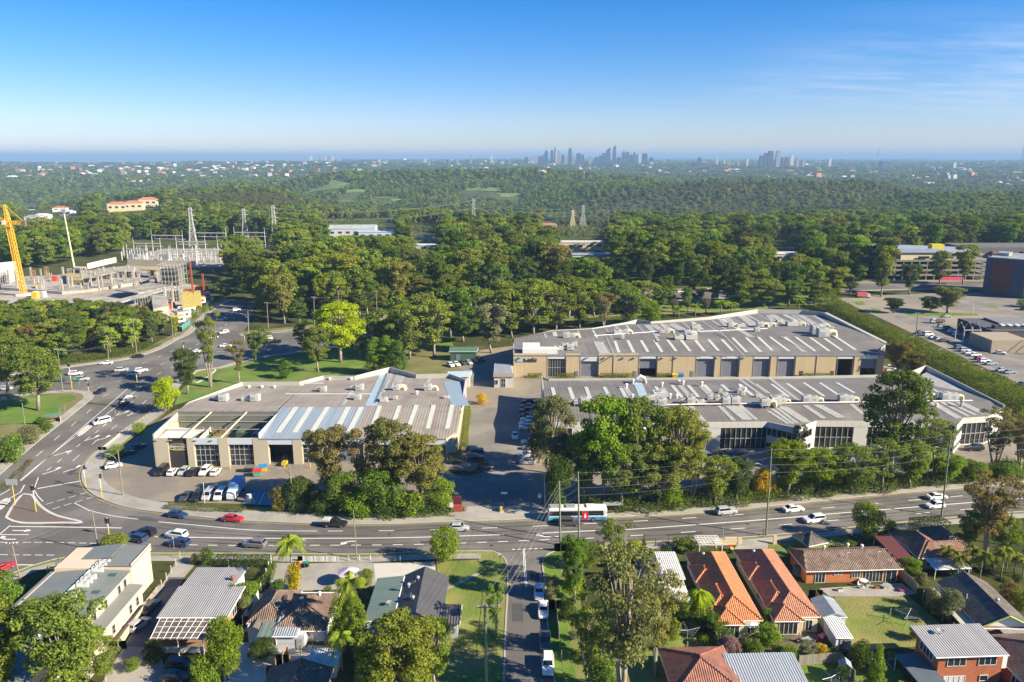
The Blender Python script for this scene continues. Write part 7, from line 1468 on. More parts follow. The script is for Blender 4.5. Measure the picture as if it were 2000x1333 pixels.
KINDS_ = {  # lower body sections (x, half width, bottom, top); cabin: bottom x0, x1, half width, z; top x0, x1, half width, z; axle x
 'sedan': ([(-2.32,.70,.38,.82),(-2.22,.84,.26,.93),(-1.3,.90,.20,.98),(.8,.90,.20,.96),(1.7,.88,.20,.86),(2.25,.80,.26,.74),(2.36,.66,.36,.62)],(-1.75,1.0,.82,.93),(-1.0,.2,.62,1.45),(-1.35,1.4)),
 'hatch': ([(-2.02,.72,.36,.90),(-1.94,.83,.26,1.0),(-1.0,.88,.20,1.0),(.8,.88,.20,.96),(1.5,.86,.20,.88),(2.0,.78,.26,.76),(2.1,.64,.36,.62)],(-1.92,.95,.81,.95),(-1.5,.2,.62,1.5),(-1.25,1.28)),
 'suv': ([(-2.32,.76,.42,1.0),(-2.25,.88,.32,1.1),(-1.3,.93,.26,1.1),(.8,.93,.26,1.06),(1.7,.91,.26,1.0),(2.25,.84,.32,.88),(2.36,.72,.42,.74)],(-2.22,1.1,.86,1.04),(-1.9,.3,.68,1.72),(-1.4,1.42)),
 'van': ([(-2.45,.84,.36,1.1),(-2.4,.92,.28,1.15),(-1.3,.95,.24,1.15),(1.0,.95,.24,1.12),(1.9,.92,.24,1.02),(2.35,.86,.3,.92),(2.45,.74,.4,.76)],(-2.4,1.75,.9,1.08),(-2.3,.85,.78,1.95),(-1.55,1.6)),
 'ute': ([(-2.6,.84,.45,.98),(-2.55,.9,.4,1.02),(-1.0,.93,.3,1.02),(.8,.93,.28,1.06),(1.8,.91,.28,1.0),(2.45,.84,.34,.88),(2.55,.72,.44,.74)],(-.75,1.2,.86,1.02),(-.55,.45,.7,1.74),(-1.6,1.55))}
CARPARTS = {}
def car_meshes(kind):
    if kind in CARPARTS: return CARPARTS[kind]
    secs, cb, ct, ax = KINDS_[kind]; b = MB(); loft(b, [ring8(x, w, z0, z1, .09) for x, w, z0, z1 in secs])
    x0, x1, w0, z0 = cb; X0, X1, w1, z1 = ct
    loft(b,[ring8(0,w0,0,1,.02)] * 0 or [[(x0,-w0,z0),(x1,-w0,z0),(x1,w0,z0),(x0,w0,z0)],[(X0,-w1,z1 - .05),(X1,-w1,z1 - .05),(X1,w1,z1 - .05),(X0,w1,z1 - .05)],[(X0 + .1,-w1 + .1,z1),(X1 - .1,-w1 + .1,z1),(X1 - .1,w1 - .1,z1),(X0 + .1,w1 - .1,z1)]],4)
    if kind == 'ute':
        b.box(-1.75, -.88, 1.0, 1.7, .07, .3); b.box(-1.75, .88, 1.0, 1.7, .07, .3); b.box(-2.58, 0, .98, .07, 1.8, .32)
    P = [('body', b.mesh('body', CARPAINT), None)]
    def lerp(a, c, t): return tuple(a[i] + (c[i] - a[i]) * t for i in range(3))
    def pane(q, name, off, t0=.14, t1=.86, s0=.06, s1=.94):
        a, bb, c, d = q     # bottom-left, bottom-right, top-right, top-left
        lo = lerp(lerp(a,d,t0),lerp(bb,c,t0),s0); lo2 = lerp(lerp(a,d,t0),lerp(bb,c,t0),s1); hi = lerp(lerp(a,d,t1),lerp(bb,c,t1),s0); hi2 = lerp(lerp(a,d,t1),lerp(bb,c,t1),s1)
        vs = [tuple(Vector(p) + Vector(off)) for p in (lo, lo2, hi2, hi)]; P.append((name, MB().add(vs, [(0, 1, 2, 3)]).mesh(name, CARGLASS), None))
    zt = z1 - .05
    pane(((x1,-w0,z0),(x1,w0,z0),(X1,w1,zt),(X1,-w1,zt)),'windscreen',(.025,0,.02)); pane(((x0,w0,z0),(x0,-w0,z0),(X0,-w1,zt),(X0,w1,zt)),'rear_window',(-.025,0,.02),.2)
    for sg in (-1, 1):
        q = ((x0,sg * w0,z0),(x1,sg * w0,z0),(X1,sg * w1,zt),(X0,sg * w1,zt)); q = q if sg < 0 else (q[1],q[0],q[3],q[2]); pane(q,'side_window',(0,sg * .02,0),.18,.88,.05,.95)
    wh = MB().tube([(0, -.11, 0), (0, .11, 0)], .33, 12).mesh('wheel', TYRE); rm = MB().tube([(0, -.125, 0), (0, .125, 0)], .2, 8).mesh('rim', RIM)
    wy = secs[2][1] - .08
    hl = MB().box(0, 0, -.07, .1, .34, .14).mesh('headlight', HEADL); tl = MB().box(0, 0, -.09, .08, .26, .18).mesh('taillight', TAILL)
    P += [('wheel', wh, (x, s * wy, .33)) for x in ax for s in (-1, 1)]
    f, r = secs[-2], secs[1]
    P += [('headlight',hl,(f[0],s * (f[1] - .22),f[3] - .12)) for s in (-1,1)] + [('taillight',tl,(r[0] - .02,s * (r[1] - .16),r[3] - .14)) for s in (-1,1)]
    CARPARTS[kind] = (P, rm); return CARPARTS[kind]
WHT,SLV,GRY,BLK,NVY,RED,DKG = (.72,.72,.70),(.42,.43,.44),(.16,.165,.17),(.018,.018,.02),(.02,.045,.12),(.42,.02,.02),(.06,.062,.066)
def car(px, py, ang, kind, colr, label, group=None, detail=True, world=None):
    p = at(px, py) if world is None else Vector(world); P, rm = car_meshes(kind)
    t = thing('van' if kind == 'van' else 'pickup' if kind == 'ute' else 'car',label,'van' if kind == 'van' else 'ute' if kind == 'ute' else 'car',(p.x,p.y,p.z + .045),R(ang),group)
    for nm, me, loc in P:
        if not detail and nm in ('headlight', 'taillight'): continue
        o = link(nm, me, t)
        if loc: o.location = loc
        if nm == 'body': o.color = (*colr, 1)
        if nm == 'wheel' and detail: link('rim', rm, o)
    return t
def along(line, px, py, rev=False):
    q = at(px,py); i = min(range(len(line) - 1),key=lambda k: (line[k].xy - q.xy).length); d = line[i + 1] - line[i]; return math.degrees(math.atan2(d.y,d.x)) + (180 if rev else 0)
for a in ((347,1010,0,'sedan',NVY,'navy sedan behind the red car on the main road'),(455,1018,0,'sedan',RED,'bright red sedan on the main road'),(655,1028,0,'ute',BLK,'black ute with pale tray load on the main road'),(897,1036,0,'hatch',SLV,'silver hatchback passing the small lawn tree'),(1112,1026,0,'suv',DKG,'dark wagon overtaking the bus'),(1418,1004,0,'suv',SLV,'silver SUV with black roof on the main road'),(1549,999,0,'sedan',WHT,'white sedan beyond the white SUV on the main road'),(1829,975,0,'sedan',WHT,'white sedan in the far lane beside the right street pole'),
          (1590,1020,1,'suv',WHT,'white SUV heading left on the main road'),(1826,992,1,'hatch',WHT,'white hatchback in the near lane beside the right street pole'),(345,1050,1,'suv',WHT,'white SUV waiting at the junction'),(350,1066,1,'suv',NVY,'navy SUV beside the white one at the junction'),(285,1045,1,'suv',BLK,'black SUV at the head of the junction queue'),(267,1057,1,'suv',NVY,'dark blue SUV behind the corner bush at the junction'),(498,1068,1,'suv',GRY,'grey SUV with roof racks on the main road')):
    car(a[0], a[1], along(NK, a[0], a[1], a[2]), *a[3:])
tr = at(655, 1028);
for a in ((1053,1162,-92,'sedan',WHT,'first parked white sedan on the side street'),(1061,1197,-92,'sedan',WHT,'second parked white sedan on the side street'),(1064,1258,-92,'sedan',DKG,'dark grey parked sedan on the side street'),(1070,1305,-92,'suv',WHT,'white wagon with roof rack on the side street'),
          (199,828,-131,'van',WHT,'white van driving on the left road'),(238,792,-131,'sedan',DKG,'dark sedan behind the white van'),(252,780,49,'sedan',GRY,'grey sedan passing the island at the left road'),(197,768,-100,'hatch',BLK,'black hatchback at the left corner'),
          (148,733,10,'suv',WHT,'white SUV in the upper left junction'),(161,744,10,'suv',SLV,'silver wagon beside the green road sign'),(116,746,10,'sedan',DKG,'dark sedan behind the corner tree'),(238,726,20,'suv',SLV,'silver SUV in the middle of the upper junction'),(262,734,25,'suv',SLV,'silver four wheel drive in the upper junction'),(276,727,25,'suv',WHT,'white four wheel drive in the upper junction'),(269,699,195,'sedan',BLK,'black sedan on the far side of the upper junction'),(208,712,195,'sedan',WHT,'white sedan on the far side of the upper junction'),(12,762,10,'hatch',SLV,'silver hatchback at the left edge of the upper junction'),
          (386,689,20,'sedan',WHT,'white sedan under the slim park gum'),(441,678,20,'sedan',WHT,'white sedan at the highway turn'),(416,662,55,'sedan',WHT,'white sedan beside the tall kerb tree'),(437,652,235,'suv',WHT,'white SUV entering the shaded side road'),(440,626,55,'sedan',SLV,'silver sedan first in the shaded queue'),(450,616,55,'sedan',SLV,'silver sedan second in the shaded queue'),(461,608,55,'suv',WHT,'white SUV third in the shaded queue'),(470,602,55,'sedan',WHT,'white sedan last in the shaded queue'),(505,671,190,'ute',RED,'red ute on the highway'),(522,664,190,'suv',WHT,'white SUV ahead of the dark ute on the highway'),(537,671,190,'ute',BLK,'black ute on the highway'),(590,662,190,'sedan',WHT,'white sedan behind the lime green tree'),(600,672,10,'sedan',SLV,'silver sedan left of the lime green tree'),(690,648,195,'sedan',GRY,'grey sedan right of the lime green tree'),(744,630,195,'sedan',(.6,.45,.42),'pinkish sedan on the highway'),(776,622,195,'suv',SLV,'silver SUV ahead of the pinkish sedan'),(706,660,15,'sedan',WHT,'white sedan in shade on the highway'),(740,652,15,'sedan',DKG,'dark sedan in shade on the highway'),
          (1280,572,185,'sedan',SLV,'silver sedan on the far highway'),(1300,578,5,'suv',WHT,'white SUV on the far highway'),(1313,581,5,'sedan',NVY,'blue sedan on the far highway'),(1325,572,185,'sedan',WHT,'white sedan on the far highway'),(1833,565,182,'sedan',RED,'red sedan passing the parking deck'),
          (317,925,-90,'van',BLK,'black van leftmost in the row at the west warehouse'),(338,926,90,'hatch',WHT,'white hatchback next to the black van'),(359,925,-90,'hatch',SLV,'silver hatchback third in the warehouse row'),(379,926,90,'suv',BLK,'black SUV fourth in the warehouse row'),(401,925,-90,'suv',WHT,'white SUV with dark windscreen fifth in the warehouse row'),(422,926,90,'hatch',WHT,'white hatchback rightmost in the warehouse row'),
          (364,974,-90,'sedan',DKG,'dark sedan leftmost behind the low hedge'),(385,975,-90,'suv',BLK,'black SUV second behind the low hedge'),(408,972,-90,'van',SLV,'silver van behind the low hedge'),(431,972,-90,'van',WHT,'white van beside the blue truck'),(249,890,62,'sedan',BLK,'black sedan parked at the side wall ramp'),(270,877,62,'sedan',DKG,'dark sedan further up the side wall ramp'),(222,914,30,'hatch',WHT,'white hatchback parked at the road bend'),
          (1032,788,180,'sedan',BLK,'black sedan farthest in the driveway row'),(1030,797,180,'sedan',(.2,.03,.04),'maroon sedan in the driveway row'),(1029,806,180,'suv',DKG,'dark SUV in the driveway row'),(1030,815,180,'sedan',BLK,'black sedan fourth in the driveway row'),(1030,823,180,'hatch',WHT,'white hatchback farthest of three in the driveway row'),(1029,831,180,'sedan',WHT,'white sedan middle of three in the driveway row'),(1029,839,180,'suv',WHT,'white SUV nearest of three in the driveway row'),(1006,855,-90,'sedan',WHT,'white sedan driving down the estate driveway'),(1034,868,180,'suv',WHT,'white SUV beside the dark shrubby tree'),(1036,878,180,'sedan',GRY,'grey sedan beside the dark shrubby tree'),(1028,892,180,'sedan',WHT,'white sedan near the planting island'),(1031,906,180,'hatch',SLV,'silver hatchback behind the yellow bush'),(927,884,0,'suv',BLK,'black SUV at the side hedge of the west warehouse'),(927,898,0,'suv',DKG,'dark wagon below the black SUV at the side hedge'),
          (880,716,-60,'hatch',WHT,'white hatchback leftmost by the green hut'),(891,714,-60,'sedan',WHT,'white sedan second by the green hut'),(904,712,-60,'sedan',DKG,'dark sedan third by the green hut'),(915,711,-60,'sedan',SLV,'silver sedan fourth by the green hut'),(928,709,-60,'sedan',BLK,'black sedan fifth by the green hut'),(938,706,-60,'suv',DKG,'dark SUV rightmost by the green hut'),
          (1382,897,-75,'suv',WHT,'white SUV leftmost at the glazed front'),(1406,896,-75,'sedan',BLK,'black sedan second at the glazed front'),(1425,895,-75,'suv',GRY,'grey SUV third at the glazed front'),(1444,895,-75,'sedan',DKG,'dark sedan fourth at the glazed front'),(1652,896,-70,'sedan',SLV,'silver sedan under the yellow green trees'),(1718,886,-75,'suv',WHT,'white SUV left of the tall gum trunk'),(1740,888,-75,'suv',WHT,'white SUV right of the tall gum trunk'),(1771,884,-65,'suv',WHT,'white SUV in the sun by the office bay'),(1786,878,-65,'suv',WHT,'white SUV in shade by the office bay'),(1803,872,-90,'suv',SLV,'silver SUV at the office bay wall'),(1902,880,180,'suv',BLK,'black SUV on the pale forecourt at right'),(1735,722,160,'suv',WHT,'white SUV beside the orange truck'),(1746,728,160,'sedan',WHT,'white sedan behind the orange truck'),
          (1841,640,5,'suv',SLV,'silver SUV topmost of the office row'),(1851,644,5,'suv',(.05,.12,.12),'teal SUV second of the office row'),(1862,650,5,'suv',WHT,'white SUV third of the office row'),(1871,656,5,'suv',SLV,'silver SUV lowest of the office row'),(1797,652,20,'sedan',DKG,'dark sedan at the hedge end of the middle row'),(1812,656,20,'van',WHT,'white van in the middle row'),(1823,661,20,'sedan',WHT,'white sedan right of the van in the middle row'),(1832,664,20,'hatch',SLV,'silver hatchback in the middle row'),(1843,668,10,'sedan',DKG,'dark sedan at the end of the middle row'),(1874,682,10,'suv',GRY,'grey SUV first in the lower row'),(1884,687,10,'suv',SLV,'silver SUV second in the lower row'),(1893,692,10,'sedan',WHT,'white sedan third in the lower row'),(1904,696,10,'sedan',WHT,'white sedan fourth in the lower row'),(1913,703,10,'hatch',RED,'red hatchback in the lower row'),(1922,708,10,'suv',WHT,'white SUV below the red hatchback'),(1935,713,10,'sedan',(.3,.36,.42),'pale blue sedan in the lower row'),(1957,726,10,'sedan',SLV,'silver sedan by the planter'),(1971,730,10,'sedan',(.25,.3,.33),'blue grey sedan beside the planter'),(1995,754,30,'sedan',BLK,'black sedan at the right edge drive'),(1952,692,-30,'sedan',WHT,'white sedan at the tan office wall'),(1848,620,10,'sedan',(.3,.36,.3),'pale green sedan under the broad car park tree'),(1996,606,60,'suv',BLK,'black SUV in the shade at the right edge'),
          (294,1193,82,'sedan',BLK,'black sedan in the sealed drive'),(272,1226,70,'hatch',SLV,'silver hatchback in the sealed drive'),(355,1306,0,'suv',BLK,'black SUV below the pergola house'),(342,1328,0,'hatch',BLK,'black hatchback at the bottom edge'),(6,1114,60,'sedan',RED,'red sedan at the left edge of the road')):
    car(*a[:6], detail=a[1] > 800)
# extra cars glimpsed on the building site road and beside the far lawn
# the bus
def bus(px, py, ang):
    p = at(px,py); t = thing('bus','white and blue city bus with a red side poster on the main road','bus',(p.x,p.y,p.z + .05),R(ang)); L,W_,H_ = 12.4,2.5,3.0
    wb = mat('bus_white', (.68, .68, .66), .35, .05, coat=.3); bb = mat('bus_blue', (.04, .22, .52), .35, .05, coat=.3)
    b = MB(); loft(b,[ring8(x,w,.95,h_,.2) for x,w,h_ in ((-L / 2,W_ / 2 - .08,H_ - .1),(-L / 2 + .15,W_ / 2,H_),(L / 2 - .3,W_ / 2,H_),(L / 2,W_ / 2 - .12,H_ - .15))]); b.build('body',wb,t)
    b = MB(); loft(b,[ring8(x,w,.3,.97,.06) for x,w in ((-L / 2,W_ / 2 - .06),(-L / 2 + .15,W_ / 2 + .005),(L / 2 - .3,W_ / 2 + .005),(L / 2,W_ / 2 - .1))]); b.build('skirt',bb,t)
    tq = mat('bus_turquoise', (.10, .42, .52), .35, .05); MB().box(-L / 2 + 1.6, -W_ / 2 - .01, .5, 3.2, .04, .75).build('side_panel', tq, t)
    for s in (-1, 1): MB().box(-.3, s * (W_ / 2 + .01), 1.45, L - 1.0, .04, 1.05).build('side_window', CARGLASS, t)
    MB().box(L / 2 - .03,0,1.2,.08,W_ - .4,1.5).build('windscreen',CARGLASS,t); MB().box(-L / 2 + .02,0,1.6,.08,W_ - .5,.9).build('rear_window',CARGLASS,t)
    po = MB().box(1.55,-W_ / 2 - .03,.45,1.35,.04,2.0).build('poster',mat('red_poster',(.5,.02,.04),.5),t); MB().lathe(0,0,[(.02,0),(.2,.02),(.22,.6),(.1,.8),(.1,.95)],8).build('poster_bottle',wb,po); o = po.children[0]; o.location = (1.55,-W_ / 2 - .05,.9); o.scale = (1,.08,1.1)
    for x in (-3.2, 3.3):
        for s in (-1,1): w = MB().tube([(x,s * 1.0 - .12,.48),(x,s * 1.0 + .32 * s,.48)],.48,12).build('wheel',TYRE,t); MB().tube([(x,s * 1.0,.48),(x,s * 1.34,.48)],.24,8).build('rim',RIM,w)
    for x, l_ in ((-4.6, 2.4), (-1.5, 2.0), (2.8, 1.8)): MB().box(x, 0, H_ - .02, l_, 1.5, .28).build('roof_pod', GREYM if x < 0 else wb, t)
    for s in (-1,1): MB().box(L / 2 - .02,s * .85,.6,.06,.35,.18).build('headlight',HEADL,t); MB().box(-L / 2 + .01,s * .95,.8,.06,.2,.4).build('taillight',TAILL,t)
    MB().box(L / 2 - .25, -1.55, 1.9, .1, .2, .4).build('mirror', TYRE, t)
bus(1127, 1015, along(NK, 1127, 1012))
def truck(px, py, ang, label, boxc, cabc, L=5.0, H_=2.6, name='truck'):
    p = at(px,py); t = thing(name,label,'truck',(p.x,p.y,p.z + .04),R(ang)); bm_ = mat(label[:12].replace(' ','_') + '_box',boxc,.5,.06); cm = mat(label[:12].replace(' ','_') + '_cab',cabc,.35,.04,coat=.3)
    MB().box(-1.1, 0, .9, L, 2.3, H_).build('cargo_box', bm_, t); MB().box(-.6, 0, .55, L + 2.2, .9, .35).build('chassis', DARKG, t)
    c = MB(); loft(c,[ring8(L / 2 - 1.0,1.05,.5,2.3,.1),ring8(L / 2 + .2,1.05,.5,2.3,.12),ring8(L / 2 + .75,1.0,.5,1.5,.12)]); c.build('cab',cm,t)
    MB().add([(L / 2 + .24,-.9,2.15),(L / 2 + .74,-.9,1.45),(L / 2 + .74,.9,1.45),(L / 2 + .24,.9,2.15)],[(0,1,2,3)]).build('windscreen',CARGLASS,t)
    for s in (-1,1): MB().box(L / 2 - .3,s * 1.06,1.4,.8,.03,.6).build('side_window',CARGLASS,t); MB().box(L / 2 + .74,s * .75,.75,.06,.3,.18).build('headlight',HEADL,t)
    for x in (-L / 2 + .2, L / 2 - .2):
        for s in (-1, 1): MB().tube([(x, s * .8, .45), (x, s * 1.1, .45)], .45, 12).build('wheel', TYRE, t)
truck(461,968,-90,'blue and white box truck behind the low hedge',(.16,.33,.52),(.65,.65,.65)); truck(1706,729,180,'orange skip truck at the end of the tan warehouse',(.5,.14,.05),(.5,.14,.05),4.2,1.6); truck(1829,632,180,'white tipper truck with brown tray in the east car park',(.16,.12,.09),(.65,.65,.65),4.2,1.0); truck(1686,582,0,'red and white container truck at the top of the east car park',(.45,.10,.09),(.6,.6,.6),5.5,2.2)
fk = at(553,914); t = thing('forklift','yellow forklift inside the open loading door','forklift',(fk.x,fk.y + 1.5,fk.z)); YELM = mat('machine_yellow',(.55,.40,.03),.5,.08)
MB().box(0,0,.3,1.2,1.8,.8).build('body',YELM,t); MB().tube([(-.5,-.7,1),(-.5,-.7,2.1),(-.5,.6,2.1),(-.5,.6,1)],.05,4).build('guard',DARKG,t); MB().tube([(.5,-.7,1),(.5,-.7,2.1),(.5,.6,2.1),(.5,.6,1)],.05,4).build('guard',DARKG,t); MB().box(-.3,1.1,.1,.12,.12,2.4).build('mast',DARKG,t); MB().box(.3,1.1,.1,.12,.12,2.4).build('mast',DARKG,t)
for s in (-1, 1):
    for y in (-.6, .6): MB().tube([(s * .5, y, .28), (s * .65, y, .28)], .28, 10).build('wheel', TYRE, t)
# ------------------------------------------------------------------ road repairs and covers
DKPATCH = mat('fresh_asphalt_patch', (.075, .072, .068), .95, .2, .4, 3); IRON = mat('cast_iron', (.06, .055, .05), .7, .1)
for pts in ([(265,1016),(268,1013),(310,1015),(306,1019)],[(250,1008),(300,1012),(298,1014),(250,1010)],[(820,1058),(900,1055),(902,1060),(822,1063)],[(1300,1044),(1372,1039),(1374,1043),(1302,1048)],[(560,1046),(620,1047),(620,1050),(560,1049)],[(130,925),(150,908),(158,911),(138,930)],[(1640,1005),(1700,1000),(1702,1003),(1642,1008)],[(1000,1180),(1022,1180),(1022,1215),(1000,1215)],[(1035,1120),(1052,1120),(1054,1140),(1036,1140)],[(90,1020),(160,1026),(150,1030),(86,1025)]):
    sheet('asphalt_patch', pts, .036, DKPATCH, main_road)
for x,y in ((505,1050),(760,1044),(960,1066),(1010,1130),(1240,1028),(1460,1024),(140,960),(215,1025),(400,1072),(1760,998),(60,1000),(240,760)):
    q = at(x,y); o = MB().lathe(0,0,[(.38,-.05),(.38,.0),(.3,.004)],12).build('manhole_cover',IRON,main_road); o.location = (q.x,q.y,q.z + .042)
# ------------------------------------------------------------------ skips, bins, street furniture
def skip(px, py, rz, label, c, lid):
    p = at(px, py); t = thing('skip_bin', label, 'skip bin', p, R(rz)); m_ = mat('skip_%.2f_%.2f' % (c[0], c[1]), c, .6, .12)
    b = MB().add([(-.8,-.6,.15),(.8,-.6,.15),(.8,.6,.15),(-.8,.6,.15),(-1.0,-.85,1.3),(1.0,-.85,1.3),(1.0,.85,1.5),(-1.0,.85,1.5)],[(3,2,1,0),(4,5,6,7),(0,1,5,4),(1,2,6,5),(2,3,7,6),(3,0,4,7)]); b.build('bin_body',m_,t)
    MB().slab([(-1.05,-.9,1.4),(1.05,-.9,1.4),(1.05,.9,1.62),(-1.05,.9,1.62)],.08).build('lid',mat('lid_%.2f_%.2f' % (lid[0],lid[1]),lid,.6,.1),t)
skip(503,930,10,'teal skip bin with red lid by the loading door',(.10,.32,.26),(.5,.04,.03)); skip(514,921,10,'yellow skip bin with blue lid by the loading door',(.55,.42,.04),(.03,.2,.45)); skip(487,922,0,'black open topped skip beside the teal one',(.03,.03,.03),(.15,.15,.15)); skip(756,922,20,'green bin with red and blue lid behind the gums',(.05,.25,.1),(.4,.06,.06))
skip(1318,739,0,'yellow bin beside the tan warehouse door',(.5,.38,.03),(.5,.38,.03)); skip(1329,738,0,'blue bin beside the yellow one',(.04,.16,.4),(.04,.16,.4))
def wheelie(px, py, c, label):
    p = at(px,py); t = thing('wheelie_bin',label,'bin',p,random.uniform(-.3,.3)); MB().add([(-.22,-.25,.08),(.22,-.25,.08),(.22,.25,.08),(-.22,.25,.08),(-.29,-.36,1.0),(.29,-.36,1.0),(.29,.36,1.0),(-.29,.36,1.0)],[(3,2,1,0),(4,5,6,7),(0,1,5,4),(1,2,6,5),(2,3,7,6),(3,0,4,7)]).build('bin_body',mat('bin_green',(.015,.05,.02),.6),t)
    MB().slab([(-.32,-.4,1.02),(.32,-.4,1.02),(.32,.4,1.1),(-.32,.4,1.1)],.06).build('lid',mat('binlid_%.2f_%.2f' % (c[0],c[1]),c,.6),t); MB().tube([(-.3,.3,.12),(.3,.3,.12)],.12,8).build('wheel',TYRE,t)
for i,(x,y,c,lb) in enumerate(((585,1113,(.5,.04,.03),'red lidded bin by the tall palm'),(589,1108,(.55,.45,.03),'yellow lidded bin by the tall palm'),(594,1109,(.03,.12,.35),'blue lidded bin in the paved yard'),(600,1108,(.03,.3,.08),'green lidded bin in the paved yard'),(1327,1078,(.03,.2,.4),'blue lidded bin at the white garage'),(1332,1079,(.06,.35,.05),'green lidded bin at the white garage'),(1336,1082,(.55,.45,.03),'yellow lidded bin at the white garage'),(1427,1076,(.5,.04,.03),'red lidded bin between the twin houses'),(1429,1081,(.55,.45,.03),'yellow lidded bin between the twin houses'))): wheelie(x,y,c,lb)
# poles
POLEG = mat('green_tinted_pole', (.20, .225, .14), .9, .18, .8, 4); POLEW = mat('timber_pole', (.24, .20, .15), .9, .2, .8, 4); POLES = {}
def zt(p, py): return CAM_H - p.y * yratio(py)
def pole(key, bx, by, tx, ty, label, arms=1, lamp=0, r=.19, m_=None, tall=None):
    p = at(bx, by); z1 = zt(p, ty); hh = z1 - p.z; dep = p.y * CP + (CAM_H - z1) * SP; dx = (tx - 1000) / FOC * dep - p.x; dx = max(-.5, min(.5, dx))
    t = thing('utility_pole', label, 'pole', p); m_ = m_ or POLEG
    MB().tube([(0, 0, -.3), (dx * .5, 0, hh * .5), (dx, 0, hh)], [r, r * .85, r * .68], 8).build('shaft', m_, t)
    tops = []
    for i in range(arms):
        z = hh - .35 - i * 1.5; MB().box(dx * z / hh, -.05, z, 2.2, .1, .14).build('crossarm', FENCEW, t)
        for s in (-1,-.35,.35,1): MB().lathe(dx * z / hh + s,-.05,[(.05,z + .12),(.08,z + .2),(.08,z + .32),(.02,z + .36)],6).build('insulator',WHITEM,t)
    if lamp:
        z = hh * .72; MB().tube([(0,0,z),(lamp * 1.0,.3,z + 1.3),(lamp * 2.4,.6,z + 1.9)],.05,5).build('lamp_arm',STEELG,t); MB().box(lamp * 2.7,.65,z + 1.85,.7,.3,.14).build('lamp_head',STEELG,t)
    POLES[key] = (p.x + dx, p.y, p.z, hh); return t
pole('a',1095,1066,1091,940,'left of two green stained poles at the street corner',0); pole('b',1131,1058,1129,922,'right of two green stained poles at the street corner',0); pole('c',1496,1047,1507,877,'street pole before the white pergola',0,-1); pole('d',1839,1008,1855,846,'street pole with lamp beside the box hedge',0,-1); pole('e',1971,1066,1976,1000,'green pole at the right edge near the palm grove',1)
pole('f',951,1345,947,1183,'large power pole with crossarm on the side street lawn',1,0,.24); pole('g',697,1093,690,997,'slim pole beside the pink parasol',0,0,.12,POLEG); pole('h',574,997,565,908,'dark timber pole leaning at the roadside planting',0,-1,.15,POLEW); pole('i',240,968,230,879,'lamp pole on the inside of the road bend',0,-1,.16); pole('j',193,1077,179,994,'timber pole at the corner behind the apartments',0,0,.15,POLEW); pole('k',39,1129,22,1060,'timber pole at the bottom left junction',1,0,.15,POLEW)
pole('l',54,866,43,788,'green pole beside the left bus shelter',0,0,.15); pole('m',123,766,112,682,'power pole on the left corner lawn',1,0,.18); pole('n',268,694,259,624,'power pole at the far side of the upper junction',1,0,.2,POLEW); pole('o',338,664,334,612,'second pole along the upper road',1,0,.2,POLEW); pole('p',486,659,485,607,'lamp pole at the highway turn',0,-1,.16,STEELG); pole('q',525,655,521,591,'power pole at the highway turn',1,0,.2,POLEW); pole('r',737,620,734,568,'power pole right of the lime green tree',1,0,.2,POLEW); pole('s',818,592,816,560,'power pole in the middle highway belt',1,0,.2,POLEW); pole('t',1788,668,1789,611,'power pole beside the long hedge',2,0,.2,POLEW); pole('u',615,652,613,580,'power pole behind the lime green tree',1,0,.2,POLEW); pole('v',212,705,210,672,'short pole in the undergrowth of the upper road',1,0,.18,POLEW)
pole('w',400,984,397,943,'slim white lamp in the warehouse yard',0,0,.08,WHITEM); pole('x',1413,1055,1413,1022,'thin signal post at the white pergola',0,0,.06,STEELG); pole('y',1900,617,1900,588,'lamp post in the east car park',0,0,.12,WHITEM); pole('z',1065,1000,1063,925,'grey pole beside the estate gate',0,0,.12,STEELG)
WIRE = mat('wire', (.20, .20, .19), .6, .05)
def wire(a, b, label, group, sag=1.2, r=.022):
    a, b = Vector(a), Vector(b); pts = [a.lerp(b, t / 12) - Vector((0, 0, sag * 4 * (t / 12) * (1 - t / 12))) for t in range(13)]
    tag(MB().tube(pts, r, 3, False).build('overhead_wire', WIRE), label, 'wire', group)
def top(k, z=.0, dx=0.0): x, y, z0, hh = POLES[k]; return (x + dx, y, z0 + hh - z)
for k1,k2,lb,gr,n_ in (('a','b','wire slung between the twin corner poles','wires between the twin poles',4),('b','c','wire over the road from the twin poles to the pergola pole','wires from the twin poles',4),('c','d','wire from the pergola pole to the box hedge pole','wires from the pergola pole',4)):
    for i in range(n_): wire(top(k1, .2 + i * 1.6), top(k2, .2 + i * 1.6), lb, gr, 1.0 if k1 != 'a' else .5)
x, y, z0, hh = POLES['d']
for i in range(4): wire(top('d',.2 + i * 1.6),(x + 60,y + 18,z0 + hh - .2 - i * 1.6),'wire leaving right from the box hedge pole','wires leaving right')
for i in range(3): wire(top('f',.4,-1.1 + 1.1 * i),top('a',.2 + i * 1.2),'wire from the lawn pole to the twin poles','wires along the side street',.8)
for i in range(2): wire(top('f',3.4 + .5 * i,-.5 + .5 * i),top('a',3 + i * .6),'lower cable along the side street','lower cables along the side street',1.0,.018)
for k1,k2,gr in (('m','n','wires over the upper junction'),('n','o','wires along the upper road'),('q','u','wires along the highway left'),('u','r','wires along the highway'),('r','s','wires along the highway right'),('k','j','wires across the bottom left junction'),('v','m','wires in the left undergrowth')):
    for i in range(2): wire(top(k1, .3 + i * .2, -.8 + 1.6 * i), top(k2, .3 + i * .2, -.8 + 1.6 * i), 'thin ' + gr.replace('wires', 'wire'), gr, .9)
